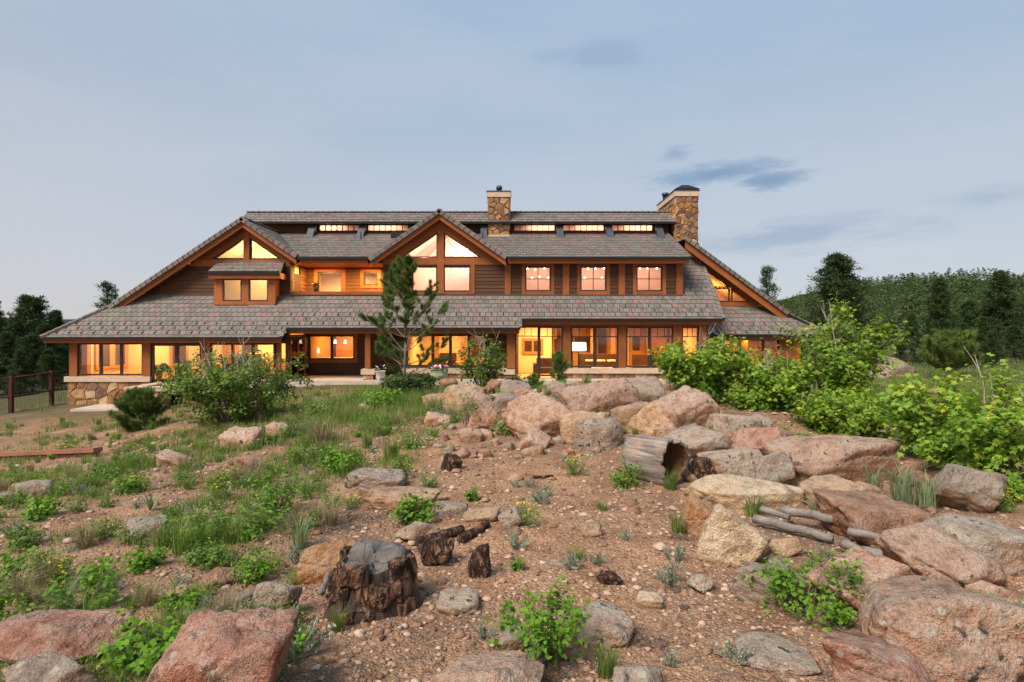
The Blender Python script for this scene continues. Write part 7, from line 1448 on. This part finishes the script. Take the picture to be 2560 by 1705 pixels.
# pebbles
oct_v = np.array([(1, 0, 0), (0, 1, 0), (-1, 0, 0), (0, -1, 0), (0, 0, 0.8), (0, 0, -0.8), (.6, .6, .45), (-.6, .6, .45), (-.6, -.6, .45), (.6, -.6, .45)]); oct_f = [(4, 6, 7), (4, 7, 8), (4, 8, 9), (4, 9, 6), (0, 1, 6), (1, 2, 7), (2, 3, 8), (3, 0, 9), (6, 1, 7), (7, 2, 8), (8, 3, 9), (9, 0, 6)]
P3 = scatter(34000, 2.2, 16, lambda x, y: 1-0.6*cover(x, y), 5); n = len(P3); sz = (0.0036+0.0010*P3[:, 1])*r_.lognormal(0, 0.62, n); sc3 = np.stack([sz*r_.uniform(0.8, 1.4, n), sz*r_.uniform(0.7, 1.2, n), sz*r_.uniform(0.5, 0.9, n)], 1); a = r_.random(n)*6.283
V = oct_v[None]*(1+r_.normal(0, 0.13, (n, 10, 3)))*sc3[:, None, :]; c_, s_ = np.cos(a)[:, None], np.sin(a)[:, None]; V = np.stack([V[..., 0]*c_-V[..., 1]*s_, V[..., 0]*s_+V[..., 1]*c_, V[..., 2]], -1)+P3[:, None, :]+np.array([0, 0, 1])*(sz*0.15)[:, None, None]
Fp = (np.array(oct_f)[None]+(np.arange(n)*10)[:, None, None]).reshape(-1, 3); me = bpy.data.meshes.new('pebbles'); me.vertices.add(n*10); me.vertices.foreach_set('co', V.astype(np.float32).ravel()); me.loops.add(Fp.size); me.loops.foreach_set('vertex_index', Fp.ravel().astype(np.int32)); me.polygons.add(len(Fp)); me.polygons.foreach_set('loop_start', np.arange(0, Fp.size, 3, dtype=np.int32)); at_ = me.attributes.new('rnd', 'FLOAT', 'FACE'); at_.data.foreach_set('value', np.repeat(r_.random(n), 12).astype(np.float32))
me.materials.append(m_leaf('gravel_stone', [(0.18, 0.10, 0.062), (0.30, 0.175, 0.108), (0.40, 0.25, 0.165), (0.52, 0.40, 0.30)], 0.0, 0.95)); me.update(calc_edges=True); tag(link('gravel', me), 'loose reddish gravel covering the knoll', 'gravel', None, 'stuff')
# cobbles: single small stones, more than one could list
cm = [rock_mesh('stone', 1, 0.8, 0.55, 700+i, RK[k], 2, 0.7) for i, k in enumerate('PTGRB')]; k = 0
while k < 130:
    y = 3.0*math.exp(rsg.random()*math.log(5)); x = rsg.uniform(-0.9, 0.9)*y
    if not free(x, y, 0.03): continue
    s = (0.012+0.0085*y)*rsg.lognormal(0, 0.4); o = link('loose_stone', random.choice(cm), None, (x, y, drop(x, y)+s*0.12)); o.scale = (s, s, s); o.rotation_euler = (rsg.normal()*0.3, rsg.normal()*0.3, rsg.random()*6.28); tag(o, 'fist-sized loose stone lying on the gravel', 'stone', 'loose stones on the gravel'); k += 1

# ================================================================== TREES BEYOND
def big_pine(seed, h, rad, n_br=125, sprays=11, spn=14, bare=0.12, mat=LP, open_=0.0, sz=0.34):
    """ponderosa: trunk, limbs, crown of needle sprays; returns meshes"""
    rs = np.random.default_rng(seed); m = MB(); tr = [np.array([rs.normal()*0.10, rs.normal()*0.10, h*i/10]) for i in range(11)]; tr[0] = np.array([0, 0, -0.3]); m.tube(tr, h*0.018, h*0.003, 8); C = []; D = []
    for i in range(n_br):
        f = bare+(0.985-bare)*(i/n_br)**0.9; prof = (1-f)**(0.62 if seed > 202 else 0.85)*(0.5+0.5*min(1, (f-bare)/0.2+0.3)); Lb = rad*prof*rs.uniform(0.55, 1.2)+0.15; a = i*2.4+rs.normal()*0.4; q = f*10; k = min(int(q), 9); p = tr[k]+(tr[k+1]-tr[k])*(q-k)
        pts = path(p, [np.cos(a), np.sin(a), 0.05+0.5*f], Lb, rs, 5, 0.14, 0.06); m.tube(pts, h*0.0045*(1-f*0.6), h*0.001, 4, caps=False)
        for s in range(sprays):
            t = rs.uniform(0.35, 1.02)*4; j = min(int(t), 3); C.append(pts[j]+(pts[j+1]-pts[j])*(t-j)+rs.normal(size=3)*np.array([0.16, 0.16, 0.10])*(0.5+Lb*0.35)); D.append(unit(pts[j+1]-pts[j]+np.array([0, 0, 0.5])))
    C = np.array(C); D = np.array(D); N_ = len(C)*spn; P = np.repeat(C, spn, 0)+rs.normal(size=(N_, 3))*sz*0.28; d = unit(np.repeat(D, spn, 0)*0.8+rs.normal(size=(N_, 3))*0.75); s = unit(np.cross(d, rs.normal(size=(N_, 3))))*sz*0.085; l = sz*rs.uniform(0.6, 1.1, (N_, 1))
    Q = np.stack([P-s*0.5, P+d*l*0.55-s, P+d*l, P+d*l*0.55+s], 1); rr = np.clip(np.repeat(rs.normal(0.42, 0.2, len(C)), spn)+rs.normal(0, 0.1, N_), 0, 1); o = ngons('crown', Q, mat, rr); me_ = o.data; bpy.data.objects.remove(o); return m.mesh('trunk', DBARK), me_, h
BP = [big_pine(201, 10, 2.7), big_pine(202, 11, 2.5, 135), big_pine(203, 9, 3.0, 120), big_pine(204, 9.5, 2.0, 46, 6, 12, 0.3)]
def pine(vi, x, ytop, Y, label, group='pines standing round the clearing', wide=1.0):
    X = X_(x*FV, Y); zb = drop(X, Y); h = Z_(ytop*FV, Y)-zb; tm, cm_, h0 = BP[vi]; s = h/h0; t = thing('pine_tree', label, 'tree', (X, Y, zb-0.1), group); link('trunk', tm, t); link('crown', cm_, t); t.scale = (s*wide, s*wide, s); t.rotation_euler = (0, 0, random.random()*6.28); return t
pine(3, 1762, 612, 46, 'thin open-topped pine rising behind the far wing roof', wide=1.1)
pine(2, 1928, 588, 52, 'broad pine with a high crown against the ridge', wide=1.3); pine(1, 2158, 640, 60, 'dark pine behind the lone meadow pine', wide=1.4); pine(0, 2298, 624, 50, 'tall dark pine above the satellite dish', wide=1.4)
pine(3, 250, 648, 48, 'sparse pine top showing over the roof hip', wide=1.15); pine(2, 68, 682, 44, 'dense dark pine behind the fence', wide=1.35); pine(0, -15, 700, 40, 'dark pine at the end of the fence', wide=1.4); pine(1, 128, 712, 50, 'pine crowding the house corner', wide=1.4)
dk = 'dark pine in the row behind the meadow'; dl = 'dark pine in the clump beyond the fence'
for i, (x, yt, Y) in enumerate([(1835, 730, 62), (1880, 745, 58), (1990, 735, 66), (2050, 730, 70), (2095, 717, 56), (2225, 692, 68), (2260, 727, 48), (2345, 692, 58), (2390, 662, 50), (2020, 768, 48), (2150, 737, 46), (2330, 747, 42), (1800, 745, 70), (1950, 770, 46), (2440, 672, 48), (1865, 782, 44), (1910, 790, 40), (2070, 782, 42), (2110, 762, 40), (2205, 752, 44), (2280, 760, 38), (2375, 744, 40), (2000, 790, 38)]): pine(i % 3, x, yt, Y, dk, 'row of pines behind the meadow', 1.3)
for i, (x, yt, Y) in enumerate([(35, 735, 46), (100, 742, 40), (150, 745, 56), (-60, 715, 46), (15, 760, 36), (75, 770, 38), (135, 775, 44), (190, 762, 70), (-40, 775, 36), (5, 730, 52), (50, 715, 58), (165, 755, 60), (110, 800, 36), (45, 800, 34)]): pine(i % 3, x, yt, Y, dl, 'clump of pines beyond the fence', 1.45)
# the wooded ridge itself: thousands of crowns, one mass
rsf = np.random.default_rng(77); tm = []
for v in range(5):
    k = 46; f = rsf.random(k)**0.8; a = rsf.random(k)*6.283; R_ = ((1-f)**0.95*0.24+0.015)*rsf.uniform(0.5, 1.15, k); c = np.stack([R_*np.cos(a), R_*np.sin(a), 0.12+0.88*f], 1); d = unit(rsf.normal(size=(k, 3))+np.array([0, -0.6, 0.7])); e1 = unit(np.cross(d, rsf.normal(size=(k, 3)))); e2 = np.cross(d, e1); s = (0.03+0.05*rsf.random(k)*(1-0.6*f))[:, None]
    tm.append(np.stack([c-e1*s, c-e2*s*0.7, c+e1*s*0.9, c+e2*s*0.8], 1))
allq = []; allr = []; cnt = 0
while cnt < 6500:
    y = 180+380*rsf.random()**0.75; x = y*rsf.uniform(0.12, 1.15)
    z = float(hill_h(np.array([x]), np.array([y]))[0])+2.2*math.sin(x*0.031)*math.sin(y*0.05+1)+1.2*math.sin(x*0.083+2); h = 4+6.5*rsf.random()**1.8; q = tm[cnt % 5]; a = rsf.random()*6.283; ca, sa = math.cos(a), math.sin(a); wdt = rsf.uniform(1.2, 2.2)
    Q = np.stack([(q[..., 0]*ca-q[..., 1]*sa)*h*wdt+x, (q[..., 0]*sa+q[..., 1]*ca)*h*wdt+y, q[..., 2]*h+z-0.3], -1); allq.append(Q); allr.append(np.clip(rsf.normal(rsf.uniform(0.2, 0.85), 0.16, len(q)), 0, 1)); cnt += 1
# the same wood carries on to either side of the view
for cnt in range(900):
    y = rsf.uniform(48, 240); x = y*rsf.uniform(-1.9, -0.93) if cnt % 5 else y*rsf.uniform(0.95, 1.5); h = 6+5*rsf.random(); q = tm[cnt % 5]; a = rsf.random()*6.283; ca, sa = math.cos(a), math.sin(a); z = drop(x, y)
    allq.append(np.stack([(q[..., 0]*ca-q[..., 1]*sa)*h*1.4+x, (q[..., 0]*sa+q[..., 1]*ca)*h*1.4+y, q[..., 2]*h+z-0.3], -1)); allr.append(np.clip(rsf.normal(rsf.uniform(0.15, 0.6), 0.16, len(q)), 0, 1))
LR = m_leaf('ridge_pine', [(0.028, 0.050, 0.016), (0.056, 0.084, 0.025), (0.098, 0.124, 0.038)], 0.05)
tag(ngons('forest', np.concatenate(allq), LR, np.concatenate(allr)), 'pine forest covering the far ridge', 'forest', None, 'stuff')
